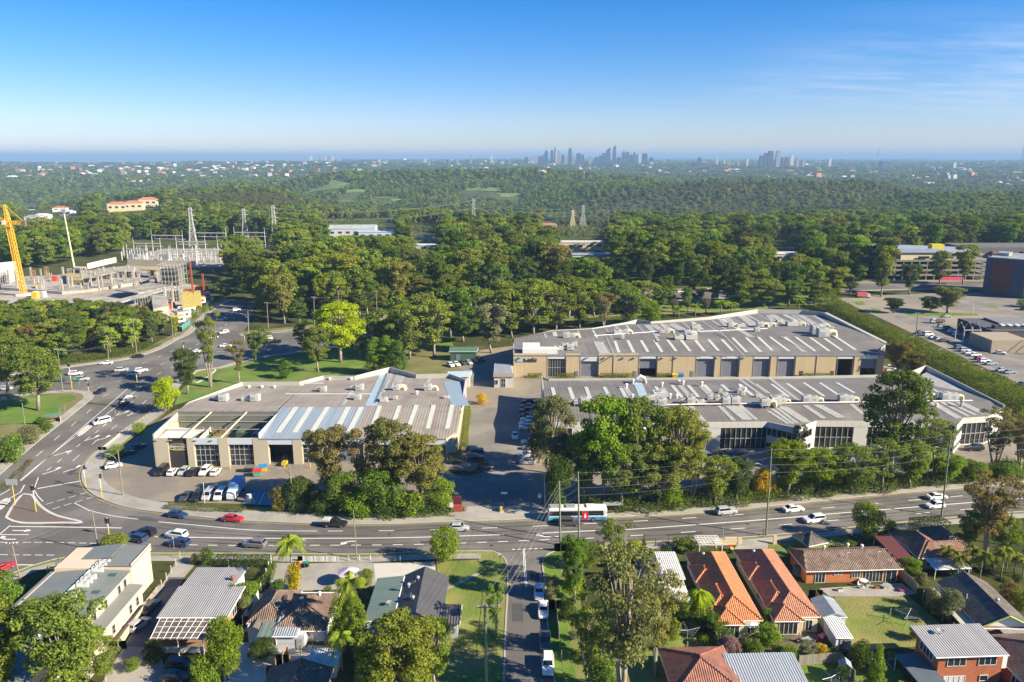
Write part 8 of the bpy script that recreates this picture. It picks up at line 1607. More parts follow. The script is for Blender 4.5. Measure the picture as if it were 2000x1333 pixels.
# traffic signals
SIGY = mat('signal_yellow', (.6, .42, .03), .6, .06); SIGD = mat('signal_black', (.02, .02, .02), .6)
def signal(bx, by, ty, label, n=1, m_=None):
    p = at(bx,by); hh = max(2.5,zt(p,ty) - p.z); t = thing('traffic_signal',label,'traffic light',p); MB().tube([(0,0,-.2),(0,0,hh * .45)],.1,6).build('lower_post',m_ or SIGY,t); MB().tube([(0,0,hh * .45),(0,0,hh)],.09,6).build('upper_post',WHITEM,t)
    for i in range(n):
        h_ = MB().box(.28 - .56 * i, -.12, hh - 1.1, .36, .3, 1.0).build('lamp_housing', SIGD, t)
        for k in range(3): MB().tube([(.28 - .56 * i,-.28,hh - .95 + k * .32),(.28 - .56 * i,-.32,hh - .95 + k * .32)],.1,8).build('lens',(mat('lens_green',(.02,.12,.05),.4),mat('lens_amber',(.25,.14,.02),.4),mat('lens_red',(.22,.02,.02),.4))[k],h_)
for a in ((71,1001,948,'signal post at the tip of the brick island',2),(213,1045,1012,'signal post behind the corner bush',2),(268,748,725,'signal post in the upper junction',1),(173,765,748,'signal post at the left corner kerb',1),(141,762,710,'tall signal post beside the green road sign',2),(200,975,925,'signal post on the inside of the bend',1),(168,952,908,'signal post with blue sign at the bend',1),(360,694,668,'signal post on the park corner',1),(478,668,650,'signal post at the shaded side road',1)): signal(*a)
p = at(30,987); t = thing('traffic_sign','large grey backed road sign on the left island','sign',p); hh = zt(p,938) - p.z; MB().tube([(0,0,0),(0,0,hh)],.1,6).build('post',SIGY,t); MB().box(0,-.1,hh - 1.2,2.6,.08,1.5).build('sign_board',STEELG,t)
p = at(148,752); t = thing('road_sign','green direction sign with white arrow at the upper junction','sign',p); MB().box(0,0,1.6,3.2,.08,1.0).build('sign_board',mat('sign_green',(.03,.22,.12),.5),t)
for s in (-1, 1): MB().tube([(s * 1.2, .06, 0), (s * 1.2, .06, 2.6)], .05, 5).build('post', STEELG, t)
MB().add([(-.7,-.06,2.1),(-.2,-.06,2.4),(-.2,-.06,1.8)],[(0,2,1)]).build('arrow',WHITEM,t); MB().box(.3,-.055,2.05,1.0,.02,.12).build('arrow_shaft',WHITEM,t)
def sign(px, py, h_, c, label, w=.6, hh=.6):
    p = at(px,py); t = thing('street_sign',label,'sign',p); MB().tube([(0,0,0),(0,0,h_)],.04,5).build('post',STEELG,t); MB().box(0,-.05,h_ - hh,w,.04,hh).build('sign_board',mat('sign_%.2f_%.2f' % (c[0],c[2]),c,.5),t)
sign(976,1106,2.6,(.65,.65,.62),'white street sign at the side street corner'); sign(118,807,2.4,(.06,.2,.5),'blue bus stop sign on the left footpath'); sign(127,803,2.4,(.6,.1,.1),'red sign beside the blue bus stop sign'); sign(882,1002,2.4,(.6,.6,.58),'white notice sign left of the estate gate',.8,1.1); sign(1054,985,2.6,(.6,.6,.58),'white notice sign right of the estate gate',.8,1.1); sign(170,930,2.4,(.05,.2,.5),'blue arrow sign at the road bend'); sign(340,1072,2.6,(.6,.6,.58),'thin sign post beside the navy SUV',.3,.4)
# shelters, estate gate and sign
p = at(103, 826); t = thing('bus_shelter', 'green roofed timber bus shelter on the left footpath', 'bus shelter', p, R(38))
MB().slab([(-2.2,-1.2,2.3),(2.2,-1.2,2.3),(2.2,.1,2.8),(-2.2,.1,2.8)],.1).build('roof',ribmat('green_sheet',(.10,.18,.13))[0],t); MB().slab([(2.2,1.4,2.3),(-2.2,1.4,2.3),(-2.2,.12,2.8),(2.2,.12,2.8)],.1).build('roof',ribmat('green_sheet',(.10,.18,.13))[0],t)
for x in (-2, 2):
    for y in (-1, 1.2): MB().box(x, y, 0, .14, .14, 2.3).build('post', CREAMM, t)
MB().box(2.05,.1,0,.1,2.2,2.0).build('end_wall',BRICKR,t); MB().box(0,1.2,0,4,.08,1.0).build('back_wall',TIMBER,t); MB().box(0,.7,.45,3.4,.4,.08).build('bench',TIMBER,t)
p = at(1196,1004); t = thing('bus_shelter','grey bus shelter with flat roof behind the bus','bus shelter',p,R(4)); MB().box(0,0,2.3,4,1.5,.12).build('roof',GREYM,t); MB().box(0,.7,.2,3.8,.05,2.0).build('back_panel',GLASS,t); MB().box(0,.4,.45,3,.4,.08).build('bench',TIMBER,t)
for x in (-1.8, 1.8): MB().box(x, .65, 0, .1, .1, 2.3).build('post', GREYM, t)
p = at(893,1000); t = thing('estate_sign','red brick estate sign pillar beside the driveway entrance','sign',p); rb_ = mat('red_sign',(.32,.06,.04),.8,.1); MB().box(0,0,0,2.2,.6,1.6).build('base_block',rb_,t); MB().box(0,.8,0,1.8,.5,3.2).build('sign_panel',mat('maroon_sign',(.12,.02,.03),.6),t)
p = at(979,1000); t = thing('gate_post','boom gate post with keypad in the middle of the estate driveway','gate',p); MB().box(0,0,0,.5,1.0,1.1).build('cabinet',SIGY,t); MB().box(-.2,3,0,.15,.15,3.6).build('post',DARKG,t); MB().box(.5,3.2,2.7,1.6,.1,.5).build('sign_board',WHITEM,t); MB().box(0,1.8,0,1.2,5.5,.2).build('kerb_island',KERB,t)
# ------------------------------------------------------------------ fences
def fence(pts, h_, m_, label, post=2.4, cap=None, name='fence', off=0.0):
    L = polyline(pts); p0 = L[0]; z = gz(p0); t = thing(name, label, 'fence', (p0.x, p0.y, z))
    for a, b in zip(L, L[1:]):
        d = (b - a).length; n = max(1, round(d / post)); ang = math.atan2(b.y - a.y, b.x - a.x)
        for i in range(n):
            q0, q1 = a.lerp(b, i / n), a.lerp(b, (i + 1) / n); c = (q0 + q1) / 2
            MB().box(0,0,-.1,d / n - .06,.06,h_ + .1).build('panel',m_,t); o = t.children[-1]; o.location = (c.x - p0.x,c.y - p0.y,gz(c) - z + off); o.rotation_euler = (0,0,ang)
        for i in range(n + 1): q = a.lerp(b,i / n); MB().box(q.x - p0.x,q.y - p0.y,gz(q) - z - .1 + off,.12,.12,h_ + .2).build('post',cap or m_,t)
fence([(592,1097),(660,1097),(724,1096)],1.1,mat('white_rail_fence',(.6,.6,.58),.7,.05,sheet=(0,.2,.3)),'white rail fence along the paved yard',2.0); fence([(475,1222),(505,1172),(530,1100)],1.7,WHITEW,'white boundary fence beside the brown tiled house',2.4); fence([(1388,1225),(1400,1262),(1412,1290)],1.7,mat('cream_fence',(.42,.38,.28),.8,.1,sheet=(1,.3,.1)),'cream fence left of the first narrow garden'); fence([(1492,1215),(1508,1256)],1.7,mat('cream_fence',(.42,.38,.28),.8,.1,sheet=(1,.3,.1)),'cream fence between the twin gardens'); fence([(1560,1300),(1640,1293)],1.7,FENCEW,'grey paling fence at the end of the narrow gardens'); fence([(1742,1112),(1790,1160),(1840,1215),(1860,1238)],1.9,FENCEW,'long paling fence right of the big back lawn'); fence([(1640,1293),(1668,1330),(1690,1370)],1.7,FENCEW,'paling fence left of the conical cypress'); fence([(1592,1170),(1620,1215),(1652,1270)],1.7,TIMBER,'brown fence beside the garden sheds'); fence([(1095,1078),(1180,1074),(1280,1068),(1330,1066)],1.8,mat('dark_brown_fence',(.09,.06,.045),.9,.15,sheet=(0,.15,.2)),'dark timber fence along the main road corner'); fence([(232,1268),(285,1195),(335,1120),(352,1092)],1.5,mat('sand_wall',(.5,.42,.3),.9,.08),'low sandy wall between the apartments and the drive'); fence([(1085,1190),(1092,1250),(1102,1333),(1110,1400)],1.7,FENCEW,'paling fence along the side street'); fence([(60,1215),(90,1170),(115,1100)],1.2,mat('dark_green_fence',(.05,.09,.06),.7),'dark green fence behind the apartments'); fence([(553,1300),(562,1280),(612,1282),(604,1302)],1.9,mat('new_timber',(.42,.27,.12),.8,.15,sheet=(0,.15,.2)),'new timber screen beside the cream shed'); fence([(0,905),(30,882),(75,850)],1.0,TIMBER,'log rail fence along the left footpath'); fence([(200,880),(235,852),(300,806)],1.0,STEELG,'steel rail along the road bend ramp')
# ------------------------------------------------------------------ garden things
p = at(682,1141); t = thing('parasol','large pink parasol over the paved yard','umbrella',p,R(10)); pk = mat('pink_canvas',(.62,.47,.52),.8,.08); MB().tube([(0,0,0),(0,0,2.9)],.05,6).build('pole',WHITEM,t); c_ = MB(); c_.add([(0,0,3.2)] + [(2.05 * math.cos(2 * math.pi * i / 12),2.05 * math.sin(2 * math.pi * i / 12),2.35 + .05 * (i % 2)) for i in range(12)],[(0,1 + i,1 + (i + 1) % 12) for i in range(12)]); c_.build('canopy',pk,t)
for i in range(6): MB().tube([(0,0,3.15),(1.95 * math.cos(math.pi * i / 3),1.95 * math.sin(math.pi * i / 3),2.35)],.025,4).build('rib',WHITEM,t)
def hoist(px, py, label):
    p = at(px,py); t = thing('clothes_hoist',label,'clothes line',p,random.random()); MB().tube([(0,0,0),(0,0,2.0)],.05,6).build('post',STEELG,t)
    for i in range(4): a = math.pi * i / 2; MB().tube([(0, 0, 1.9), (2.0 * math.cos(a), 2.0 * math.sin(a), 2.2)], .035, 4).build('arm', STEELG, t)
    for r_ in (.8,1.4,1.95): MB().tube([(r_ * math.cos(math.pi * i / 2),r_ * math.sin(math.pi * i / 2),1.9 + .15 * r_) for i in range(5)],.012,3).build('line',STEELG,t)
hoist(1342,1252,'rotary clothes line beside the tree fern'); hoist(1770,1222,'rotary clothes line on the big back lawn'); hoist(1622,1345,'rotary clothes line on the bottom lawn'); hoist(1725,1312,'rotary clothes line behind the carport')
p = at(1648, 1322); t = thing('play_tower', 'small blue roofed play tower with slide by the paling fence', 'play tower', p, R(-15))
for x in (-.7, .7):
    for y in (-.6, .6): MB().box(x, y, 0, .1, .1, 2.2).build('post', WHITEM, t)
MB().box(0,0,1.1,1.5,1.3,.08).build('platform',TIMBER,t); MB().slab([(-.9,-.8,2.1),(0,-.8,2.8),(0,.8,2.8),(-.9,.8,2.1)],.06).build('roof',BLUERIB[0],t); MB().slab([(.9,.8,2.1),(0,.8,2.8),(0,-.8,2.8),(.9,-.8,2.1)],.06).build('roof',BLUERIB[0],t); MB().slab([(-.3,-3,.15),(.3,-3,.15),(.3,-.7,1.15),(-.3,-.7,1.15)],.06).build('slide',mat('slide_yellow',(.6,.5,.12),.5),t)
def table(px, py, label, rnd=True, m_=None):
    p = at(px, py); t = thing('garden_table', label, 'table', p, random.random()); m_ = m_ or WHITEM
    (MB().lathe(0, 0, [(.75, .7), (.75, .76)], 12) if rnd else MB().box(0, 0, .7, 1.5, .9, .06)).build('table_top', m_, t)
    for s in range(4): MB().tube([(.45 * math.cos(s * 1.57 + .8),.45 * math.sin(s * 1.57 + .8),0),(.4 * math.cos(s * 1.57 + .8),.4 * math.sin(s * 1.57 + .8),.7)],.04,4).build('leg',m_,t)
def chair(px, py, label, gr, m_=None, rz=None):
    p = at(px,py); t = thing('garden_chair',label,'chair',p,random.random() * 6 if rz is None else rz,gr); m_ = m_ or WHITEM; MB().box(0,0,.4,.5,.5,.05).build('seat',m_,t); MB().box(0,.24,.45,.5,.05,.5).build('backrest',m_,t)
    for x in (-.22, .22):
        for y in (-.22, .22): MB().box(x, y, 0, .05, .05, .4).build('leg', m_, t)
table(1686,1141,'round white table on the bungalow patio'); table(1732,1150,'round table at the right of the patio',True,STEELG); table(1575,1256,'square table on the narrow garden terrace',False,STEELG); table(1940,1322,'square table before the two storey brick house',False)
for x, y in ((1678, 1146), (1695, 1146), (1684, 1150)): chair(x, y, 'white chair at the round patio table', 'chairs at the round patio table')
for x,y in ((1922,1300),(1936,1298),(1952,1306),(1966,1322)): chair(x,y,'white plastic chair before the two storey brick house','white chairs before the brick house')
for x,y,lb in ((1560,1255,'dark chair left of the terrace table'),(1588,1262,'dark chair right of the terrace table')): chair(x,y,lb,None,STEELG)
for x,y,m_,lb in ((1560,1158,TIMBER,'small timber crate at the brick bungalow wall'),(1712,1150,BRICKR,'terracotta planter box on the patio'),(1760,1156,mat('magenta_tub',(.4,.04,.2),.6),'magenta tub at the patio edge'),(1640,1155,WHITEM,'white laundry basket stand on the patio')):
    p = at(x,y); t = thing('planter_box',lb,'planter',p); MB().add([(-.35,-.25,0),(.35,-.25,0),(.35,.25,0),(-.35,.25,0),(-.42,-.32,.55),(.42,-.32,.55),(.42,.32,.55),(-.42,.32,.55)],[(3,2,1,0),(0,1,5,4),(1,2,6,5),(2,3,7,6),(3,0,4,7)]).build('box_body',m_,t); MB().slab([(-.38,-.28,.5),(.38,-.28,.5),(.38,.28,.5),(-.38,.28,.5)],.05).build('soil',MULCH,t)
for i in range(5): q = at(1545 + i * 3 - 0, 1140);
pl = at(1395 + 148, 1122)
for i, (x, y) in enumerate(((1553, 1122), (1559, 1124))):
    p = at(x,y); t = thing('water_tank',('left' if i == 0 else 'right') + ' dark slimline water tank at the bungalow side','water tank',p); MB().lathe(0,0,[(.5,0),(.52,1.6),(.3,1.8),(.05,1.85)],10).build('tank_body',mat('tank_blue',(.05,.08,.12),.6),t); MB().lathe(0,0,[(.2,1.8),(.2,1.92)],8).build('lid',DARKG,t)
p = at(1466,1240); t = thing('market_umbrella','white market umbrella in the first narrow garden','umbrella',p); MB().tube([(0,0,0),(0,0,2.4)],.04,5).build('pole',TIMBER,t); MB().add([(0,0,2.6)] + [(1.3 * math.cos(i * math.pi / 3),1.3 * math.sin(i * math.pi / 3),2.0) for i in range(6)],[(0,1 + i,1 + (i + 1) % 6) for i in range(6)]).build('canopy',WHITEW,t)
p = at(487,982); t = thing('charging_station','white charging cabinet at the blue bay','charger',p); MB().box(0,0,0,.9,.7,2.0).build('cabinet',WHITEM,t); MB().box(.7,0,0,.3,.3,1.2).build('bollard',SIGY,t); MB().box(0,0,-.05,2.6,1.6,.15).build('plinth',PALECON,t)
for i, (x, y) in enumerate(((480, 922), (520, 920), (556, 916), (606, 914), (362, 917), (416, 916), (450, 917))):
    p = at(x,y); t = tag(MB().lathe(0,0,[(.11,-.1),(.11,1.0),(.07,1.1)],8).build('bollard',SIGY),'yellow bollard along the west warehouse front','bollard','bollards along the west warehouse'); t.location = p
ut = at(655,1028); po = MB().box(0,0,0,1.5,1.6,.7).build('tray_load',mat('pale_tray_canopy',(.5,.5,.48),.6)); a_ = R(along(NK,655,1028)); po.location = (ut.x - 1.75 * math.cos(a_),ut.y - 1.75 * math.sin(a_),ut.z + 1.02); po.rotation_euler = (0,0,a_); tag(po,'pale canopy box on the tray of the black ute','canopy')
# ------------------------------------------------------------------ building site, crane, substation, pylons
SLAB = mat('fresh_slab',(.40,.37,.32),.9,.22,.12,1.0,second=(.28,.255,.21),sscale=.09); FORM = mat('formwork',(.26,.235,.175),.9,.3,.3,2,second=(.40,.37,.30),sscale=.2); SCAF = mat('scaffold_steel',(.34,.34,.32),.6,.1); CRY = mat('crane_yellow',(.62,.36,.02),.5,.08)
def k1(x, y, z=0): return aw('K1', x, y, z)
sheet('site_yard',[px_('K1',*p) for p in ((-300,1000),(0,950),(330,960),(700,940),(1000,960),(1300,1090),(1600,1110),(1760,1020),(1760,800),(1540,760),(1560,640),(1200,610),(900,640),(500,700),(0,720),(-300,760))],.03,mat('site_ground',(.40,.36,.30),.95,.2,.1,1,second=(.30,.25,.19),sscale=.06))
def solid_px(name, label, cat, pts, h_, m_, group=None, z=0.0):
    W = [k1(*p) for p in pts]; c = sum(W,Vector()) / len(W); t = thing(name,label,cat,(c.x,c.y,gz(c) + z),0,group); MB().prism([(w.x - c.x,w.y - c.y) for w in W],-.5,h_).build('slab',m_,t); return t,W,c
sl,Wd,c0 = solid_px('building_frame','unfinished concrete building frame with open slabs and columns','building site',[(10,830),(540,870),(760,850),(1300,770),(1290,720),(900,700),(560,740),(250,760),(10,770)],1.6,SLAB)
def cl(x, y, top_, w=1.0, base=1.4, parent=None, name='column', m_=None):
    p = k1(x,y); hh = max(2.0,CAM_H - p.y * yratio(380 + top_ / 4.4425) - gz(p)); c = c0; MB().box(p.x - c.x,p.y - c.y,gz(p) - gz(c) ,w,w,hh).build(name,m_ or SLAB,parent or sl)
for x,b,t_ in ((545,860,735),(600,835,715),(630,825,712),(715,790,680),(555,740,630),(750,710,630),(785,690,660),(795,815,700),(860,835,710),(890,830,700),(860,680,640),(900,680,628),(975,800,690),(1095,770,660),(1170,740,635),(1025,745,680),(1355,765,670),(45,780,660),(90,800,655),(155,830,665),(275,740,632),(1440,960,800),(1505,940,820),(1550,900,800),(1085,1060,980),(1060,1070,1005)): cl(x,b,t_)
for i in range(9): cl(1225 + i * 14, 985 + i * 2, 905 - i * 4, .5)
gs_ = np.random.default_rng(12)
for i in range(46):
    x_ = gs_.uniform(300, 1300); b_ = gs_.uniform(700, 850) - max(0, x_ - 700) * .07; cl(x_, b_, b_ - gs_.uniform(45, 110), gs_.uniform(.5, .9))
for i in range(26):
    x_ = 1120 + gs_.uniform(0, 420); b_ = gs_.uniform(860, 1020); cl(x_, b_, b_ - gs_.uniform(50, 95), .5)
lv = thing('formwork_deck', 'raised formwork deck on props in the building site', 'building site', (c0.x, c0.y, gz(c0)))
def deck(pts, z, th, m_, nm='deck'): W = [k1(*p, z) for p in pts]; MB().slab([(w.x - c0.x, w.y - c0.y, z) for w in W], th).build(nm, m_, lv)
deck([(760,690),(1070,640),(1080,655),(800,720)],5.5,.5,FORM); deck([(960,930),(1500,790),(1540,800),(1010,950)],4.5,.6,SLAB); deck([(1000,830),(1300,765),(1500,790),(1200,860)],4.2,.6,FORM); deck([(580,740),(720,745),(720,690),(580,680)],4.5,4.0,mat('plywood',(.40,.31,.14),.9,.2)); deck([(1210,625),(1390,640),(1380,660),(1220,650)],7,.5,mat('plywood',(.40,.31,.14),.9,.2)); deck([(1310,870),(1440,870),(1460,970),(1330,1000)],5,5,SLAB); deck([(640,625),(750,628),(740,640),(640,636)],7,.4,PALECON)
for x0, x1, y in ((810, 1080, 735), (1030, 1230, 720), (1300, 1480, 930)):
    for i in range(14): a = k1(x0 + (x1 - x0) * i / 13,y); MB().tube([(a.x - c0.x,a.y - c0.y,0),(a.x - c0.x,a.y - c0.y,5)],.09,4).build('prop',SCAF,lv)
wl_ = [k1(760, 640), k1(1000, 590)]
def wallthing(pts, h_, m_, label, name='concrete_wall', th=.4):
    W = [k1(*p) for p in pts]; c = W[0]; t = thing(name, label, 'wall', (c.x, c.y, gz(c)))
    for a,b in zip(W,W[1:]): d = b - a; MB().box((a.x + b.x) / 2 - c.x,(a.y + b.y) / 2 - c.y,-1,d.xy.length,th,h_ + 1,math.atan2(d.y,d.x)).build('wall_panel',m_,t)
wallthing([(760,650),(880,620),(1010,590)],4,PALECON,'concrete retaining wall behind the building frame'); wallthing([(1110,618),(1400,630),(1700,640)],5,CREAM,'long cream acoustic wall below the substation'); wallthing([(10,790),(170,770)],14,PALECON,'tall pale concrete wall at the left edge of the site')
def scaffold(x0, x1, yb, top_, label, nb=5, nl=4, depth=12):
    a,b = k1(x0,yb),k1(x1,yb); hh = CAM_H - a.y * yratio(380 + top_ / 4.4425) - gz(a); c = (a + b) / 2; t = thing('scaffold',label,'scaffold',(c.x,c.y,gz(c))); w = (b - a).length
    for i in range(nb + 1):
        for j in range(4): MB().tube([(-w / 2 + w * i / nb,depth * j / 3,0),(-w / 2 + w * i / nb,depth * j / 3,hh)],.12,4).build('standard',SCAF,t)
    for k in range(1, nl + 1):
        z = hh * k / nl
        for j in (0, 3): MB().tube([(-w / 2, depth * j / 3, z), (w / 2, depth * j / 3, z)], .11, 4).build('ledger', SCAF, t)
        for s in (-1, 1): MB().tube([(s * w / 2, 0, z), (s * w / 2, depth, z)], .11, 4).build('ledger', SCAF, t)
        MB().box(0, .6, z - 1.0, w, 1.2, .12).build('plank_deck', TIMBER, t)
    MB().box(0, depth / 2, 0, w - 2, depth - 3, hh * .8).build('core', mat('stair_core', (.16, .155, .14), .9), t)
scaffold(1380,1560,800,615,'scaffolded stair core at the right of the building frame',6,4,12); scaffold(1290,1350,740,650,'small scaffold left of the stair core',2,3,5); scaffold(10,50,800,680,'scaffold at the left edge of the site',2,4,6)
scaffold(820,960,760,690,'low scaffold in the middle of the building frame',5,3,6); scaffold(1010,1150,745,660,'long scaffold bay left of the stair core',5,3,6); scaffold(600,700,730,650,'scaffold around the plywood box',4,3,6); scaffold(1180,1290,1000,890,'propped scaffold under the lower slab edge',5,3,5); scaffold(1450,1560,930,830,'scaffold below the stair core',4,3,5)
for i, (x, b, t_) in enumerate(((305, 780, 655), (415, 750, 625))):
    p = k1(x,b); hh = CAM_H - p.y * yratio(380 + t_ / 4.4425) - gz(p); t = thing('rebar_cage',('left' if i == 0 else 'right') + ' rust coloured rebar cage beside the crane','rebar cage',p); RU = mat('rusty_steel',(.28,.15,.08),.9)
    for dx, dy in ((-1, -1), (1, -1), (1, 1), (-1, 1)): MB().tube([(dx * 1.2, dy * 1.2, 0), (dx * .7, dy * .7, hh)], .16, 4).build('bar', RU, t)
    for k in range(6): z = hh * (k + .5) / 6; w = 1.2 - .5 * z / hh; MB().tube([(-w,-w,z),(w,-w,z),(w,w,z),(-w,w,z),(-w,-w,z)],.12,4).build('tie',RU,t)
# tower crane
p = at(47,578); t = thing('tower_crane','yellow lattice tower crane at the left edge','crane',p,R(0)); hm = CAM_H - p.y * yratio(444) - p.z; w = 1.1
def lattice(parent, name, pts, w0, w1, n, r, m_):
    """four chords and zigzag bracing between two points"""
    a,b = Vector(pts[0]),Vector(pts[1]); d = (b - a).normalized(); up = Vector((0,0,1)) if abs(d.z) < .9 else Vector((0,1,0)); u = d.cross(up).normalized(); v = d.cross(u)
    def c(k, t_): w_ = w0 + (w1 - w0) * t_; s = ((-1, -1), (1, -1), (1, 1), (-1, 1))[k]; return a.lerp(b, t_) + u * s[0] * w_ + v * s[1] * w_
    for k in range(4): MB().tube([c(k, 0), c(k, 1)], r, 4).build(name + '_chord', m_, parent)
    mb = MB()
    for i in range(n):
        t0, t1 = i / n, (i + 1) / n
        for k in range(4): mb.tube([c(k,t0),c((k + 1) % 4,t1)],r * .6,3); mb.tube([c((k + 1) % 4,t0),c(k,t1)],r * .6,3); mb.tube([c(k,t1),c((k + 1) % 4,t1)],r * .6,3)
    o = mb.build(name + '_bracing', m_, parent); o['kind'] = 'stuff'
lattice(t,'mast',[(0,0,0),(-2.5,0,hm)],1.2,1.2,16,.22,CRY); MB().box(-2.5,0,hm,3.4,3.4,1.6).build('slewing_ring',CRY,t); MB().box(-4.6,-.6,hm + 1.4,1.8,2.2,2.4).build('cab',WHITEM,t)
lattice(t,'head',[(-2.5,0,hm + 1.6),(-3.4,0,hm + 12.5)],1.1,.4,5,.2,CRY); lattice(t,'jib',[(-2.5,0,hm + 3),(-42,-4,hm + 15)],.9,.7,14,.22,CRY); lattice(t,'counter_jib',[(-2.5,0,hm + 2.4),(5.5,1,hm + 2.4)],.8,.8,4,.16,CRY); MB().box(5.0,1,hm + .4,3.0,2.0,3.0).build('counterweight',mat('dark_counterweight',(.14,.12,.09),.9),t); MB().tube([(-3.4,0,hm + 12.3),(5.5,1,hm + 2.8)],.12,4).build('tie_bar',CRY,t); MB().tube([(-3.4,0,hm + 12.3),(-30,-3,hm + 11.5)],.1,4).build('tie_bar',CRY,t); MB().box(0,0,-.2,6,6,1.4).build('base_block',WHITEM,t)
p = at(145,523); hh = CAM_H - p.y * yratio(416) - p.z; t = thing('light_mast','tall pale floodlight mast behind the building site','mast',p); MB().tube([(0,0,0),(-2.2,0,hh)],[.75,.45],8).build('shaft',CREAMM,t); MB().box(-2.2,0,hh,3,1.2,2.6).build('lamp_head',GREYM,t)
# plant and stores on the site
for x,y,c,sz,lb,nm in ((480,775,(.5,.05,.03),(2.5,2.5,5),'red site box in the middle of the slab','site_box'),(330,830,(.6,.42,.04),(5,3,3),'yellow machine beside the crane base','machine'),(1480,985,(.55,.09,.04),(4,3,3),'orange skip before the stair core','site_box'),(1620,905,(.5,.06,.04),(4,3,2.4),'red skip right of the stair core','site_box'),(1670,985,(.42,.34,.10),(9,6,9),'timber formwork stack at the site road','timber_stack'),(1750,835,(.6,.12,.05),(7,3,3),'orange barrier stack at the top of the site road','site_box'),(1585,1020,(.6,.58,.52),(4,3,3),'white site cabin near the road','site_cabin'),(345,890,(.6,.58,.54),(7,3,3.4),'white site cabin below the crane','site_cabin'),(310,905,(.6,.42,.04),(3,3,4),'yellow tank below the crane','machine'),(1320,1040,(.6,.45,.05),(5,3,2.5),'yellow drum pallet at the lower site edge','site_box'),(480,985,(.55,.4,.06),(10,5,2),'yellow formwork pile behind the lower trees','timber_stack'),(1060,870,(.3,.28,.25),(20,4,1.2),'dark rebar pile on the slab edge','rebar_pile'),(790,745,(.1,.3,.24),(10,3,1.5),'green tarpaulin stack on the slab','site_box')):
    q = k1(x,y); t = thing(nm,lb,'site store',q,random.uniform(-.3,.3)); m_ = mat('site_%02d' % (len(MATS)),c,.7,.15); MB().box(0,0,-.2,sz[0],sz[1],sz[2] * .8).build('body',m_,t)
    for k in range(3): MB().box(-sz[0] / 2 + sz[0] * (k + .5) / 3,0,sz[2] * .8 - .2,sz[0] / 3 - .15,sz[1] * .9,sz[2] * .2 * (1 - .3 * (k % 2))).build('top_layer',m_,t)
for i, (x, y) in enumerate(((1640, 870), (1740, 920))):
    q = k1(x,y); t = thing('drilling_rig',('left' if i == 0 else 'right') + ' orange rig with upright mast on the site road','machine',q); MB().box(0,0,.6,5,3,2.4).build('body',mat('rig_red',(.35,.07,.03),.6),t); MB().box(0,-1.4,0,5.4,.8,1).build('track',DARKG,t); MB().box(0,1.4,0,5.4,.8,1).build('track',DARKG,t); MB().box(2.4,0,1,.8,.8,18 - 4 * i).build('mast',mat('rig_red',(.35,.07,.03),.6),t)
fence([px_('K1',*p) for p in ((1560,1195),(1650,1130),(1760,1030),(1850,930))],2.4,mat('teal_hoarding',(.10,.30,.32),.7,.2,sheet=(0,2.4,.5)),'teal and white hoarding along the site road',2.4)
for i in range(6):
    q = k1(1590 + i * 45,1120 - i * 42); t = thing('site_shed',('first','second','third','fourth','fifth','sixth')[i] + ' white site shed from the road corner','shed',(q.x - 4,q.y + 3,q.z),R(50)); MB().box(0,0,0,6.5,3,3).build('wall',WHITEP,t); MB().box(0,0,3,6.8,3.3,.2).build('roof',GREYM if i % 2 else CRY,t); MB().box(1.5,-1.53,1,1.4,.06,1).build('window',GLASS,t)
# substation: portals and insulator posts
g = np.random.default_rng(8); GAL = mat('galvanised_lattice', (.42, .42, .40), .6, .1)
def portal(px, py, w, h_, label, group):
    q = at(px, py); t = thing('substation_portal', label, 'gantry', q, R(-6), group)
    for s in (-1, 1): MB().tube([(s * w / 2, 0, -1), (s * w / 2, 0, h_ + 5)], [.55, .12], 4).build('post', GAL, t)
    MB().box(0, 0, h_, w, .6, .7).build('beam', GAL, t); MB().box(0, 4, h_ * .8, w, .4, .5).build('beam', GAL, t)
    for k in range(5): MB().tube([(-w / 2 + w * (k + .5) / 5,0,h_ - 2.6),(-w / 2 + w * (k + .5) / 5,0,h_)],.18,5).build('insulator',mat('brown_porcelain',(.2,.1,.06),.4),t)
for i,(px,py,w,h_) in enumerate(((290,507,22,12),(330,500,26,16),(375,503,24,12),(415,497,26,17),(455,502,24,12),(490,496,26,17),(310,516,18,9),(360,514,20,9),(410,513,20,9),(460,512,20,10),(510,506,20,12),(270,514,16,10))): portal(px,py,w,h_,'steel portal in the substation yard','portals of the substation')
for i in range(90):
    px,py = g.uniform(235,525),g.uniform(496,520); q = at(px,py); h_ = g.uniform(3.5,8); o = MB().lathe(0,0,[(.35,-.5),(.3,h_ * .5),(.5,h_ * .52),(.5,h_ * .6),(.25,h_ * .65),(.45,h_ * .8),(.15,h_)],6).build('insulator_post',GAL if g.random() < .7 else WHITEM); o.location = q; tag(o,'grey insulator post in the crowded substation yard','insulator','insulator posts of the substation')
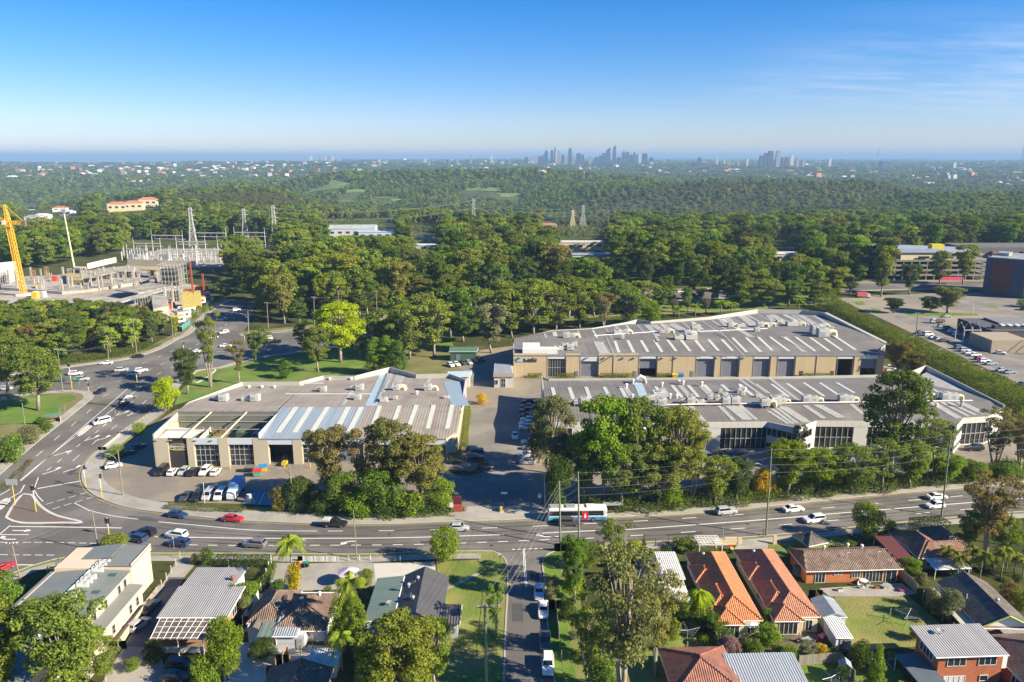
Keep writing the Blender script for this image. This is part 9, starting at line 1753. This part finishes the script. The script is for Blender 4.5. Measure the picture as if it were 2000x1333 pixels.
for i, (px, py) in enumerate(((262, 508), (322, 509))):
    q = at(px,py); t = thing('transformer',('left' if i == 0 else 'right') + ' grey transformer block in the substation','transformer',q); MB().box(0,0,-.5,8,5,5).build('tank',mat('transformer_grey',(.20,.23,.26),.6),t)
    for k in range(4): MB().lathe(-3 + 2 * k, 0, [(.3, 4.4), (.25, 6), (.4, 6.2), (.1, 6.6)], 6).build('bushing', GAL, t)
sheet('substation_gravel',[(240,526),(262,500),(320,486),(530,486),(545,512),(440,522),(300,524)],.04,mat('yard_gravel',(.34,.31,.27),.95,.2,.3,2))
def pylon(bx, by, ty, label, m_=None, w=3.2):
    q = at(bx, by); hh = CAM_H - q.y * yratio(ty) - q.z; t = thing('transmission_tower', label, 'pylon', q, R(12)); m_ = m_ or GAL
    lattice(t, 'lower', [(0, 0, 0), (0, 0, hh * .62)], w, 1.3, 5, .22, m_); lattice(t, 'upper', [(0, 0, hh * .62), (0, 0, hh)], 1.3, 1.0, 5, .18, m_)
    for k,z in enumerate((.68,.8,.93)): MB().tube([(-4.2 + k * .4,0,hh * z),(0,0,hh * z + 1.2),(4.2 - k * .4,0,hh * z)],.16,4).build('crossarm',m_,t); MB().tube([(-4.2 + k * .4,0,hh * z),(4.2 - k * .4,0,hh * z)],.14,4).build('crossarm',m_,t)
    PYL.append((q.x, q.y, q.z, hh))
PYL = []
pylon(378,482,406,'nearest lattice pylon above the substation'); pylon(480,470,408,'middle lattice pylon right of the nearest one'); pylon(538,478,402,'right lattice pylon of the substation group'); pylon(925,450,388,'lone lattice pylon over the middle forest',None,4.5); pylon(1138,442,401,'grey lattice pylon right of the middle one',None,4.2); pylon(1118,444,411,'smaller yellowish pylon beside the grey one',CREAMM,3.6)
for i, j in ((1, 3), (2, 3), (3, 4), (3, 5)):
    for z in (.7,.93): a,b = PYL[i],PYL[j]; wire((a[0],a[1],a[2] + a[3] * z),(b[0],b[1],b[2] + b[3] * z),'transmission line crossing the forest between pylons','transmission lines',7,.14)
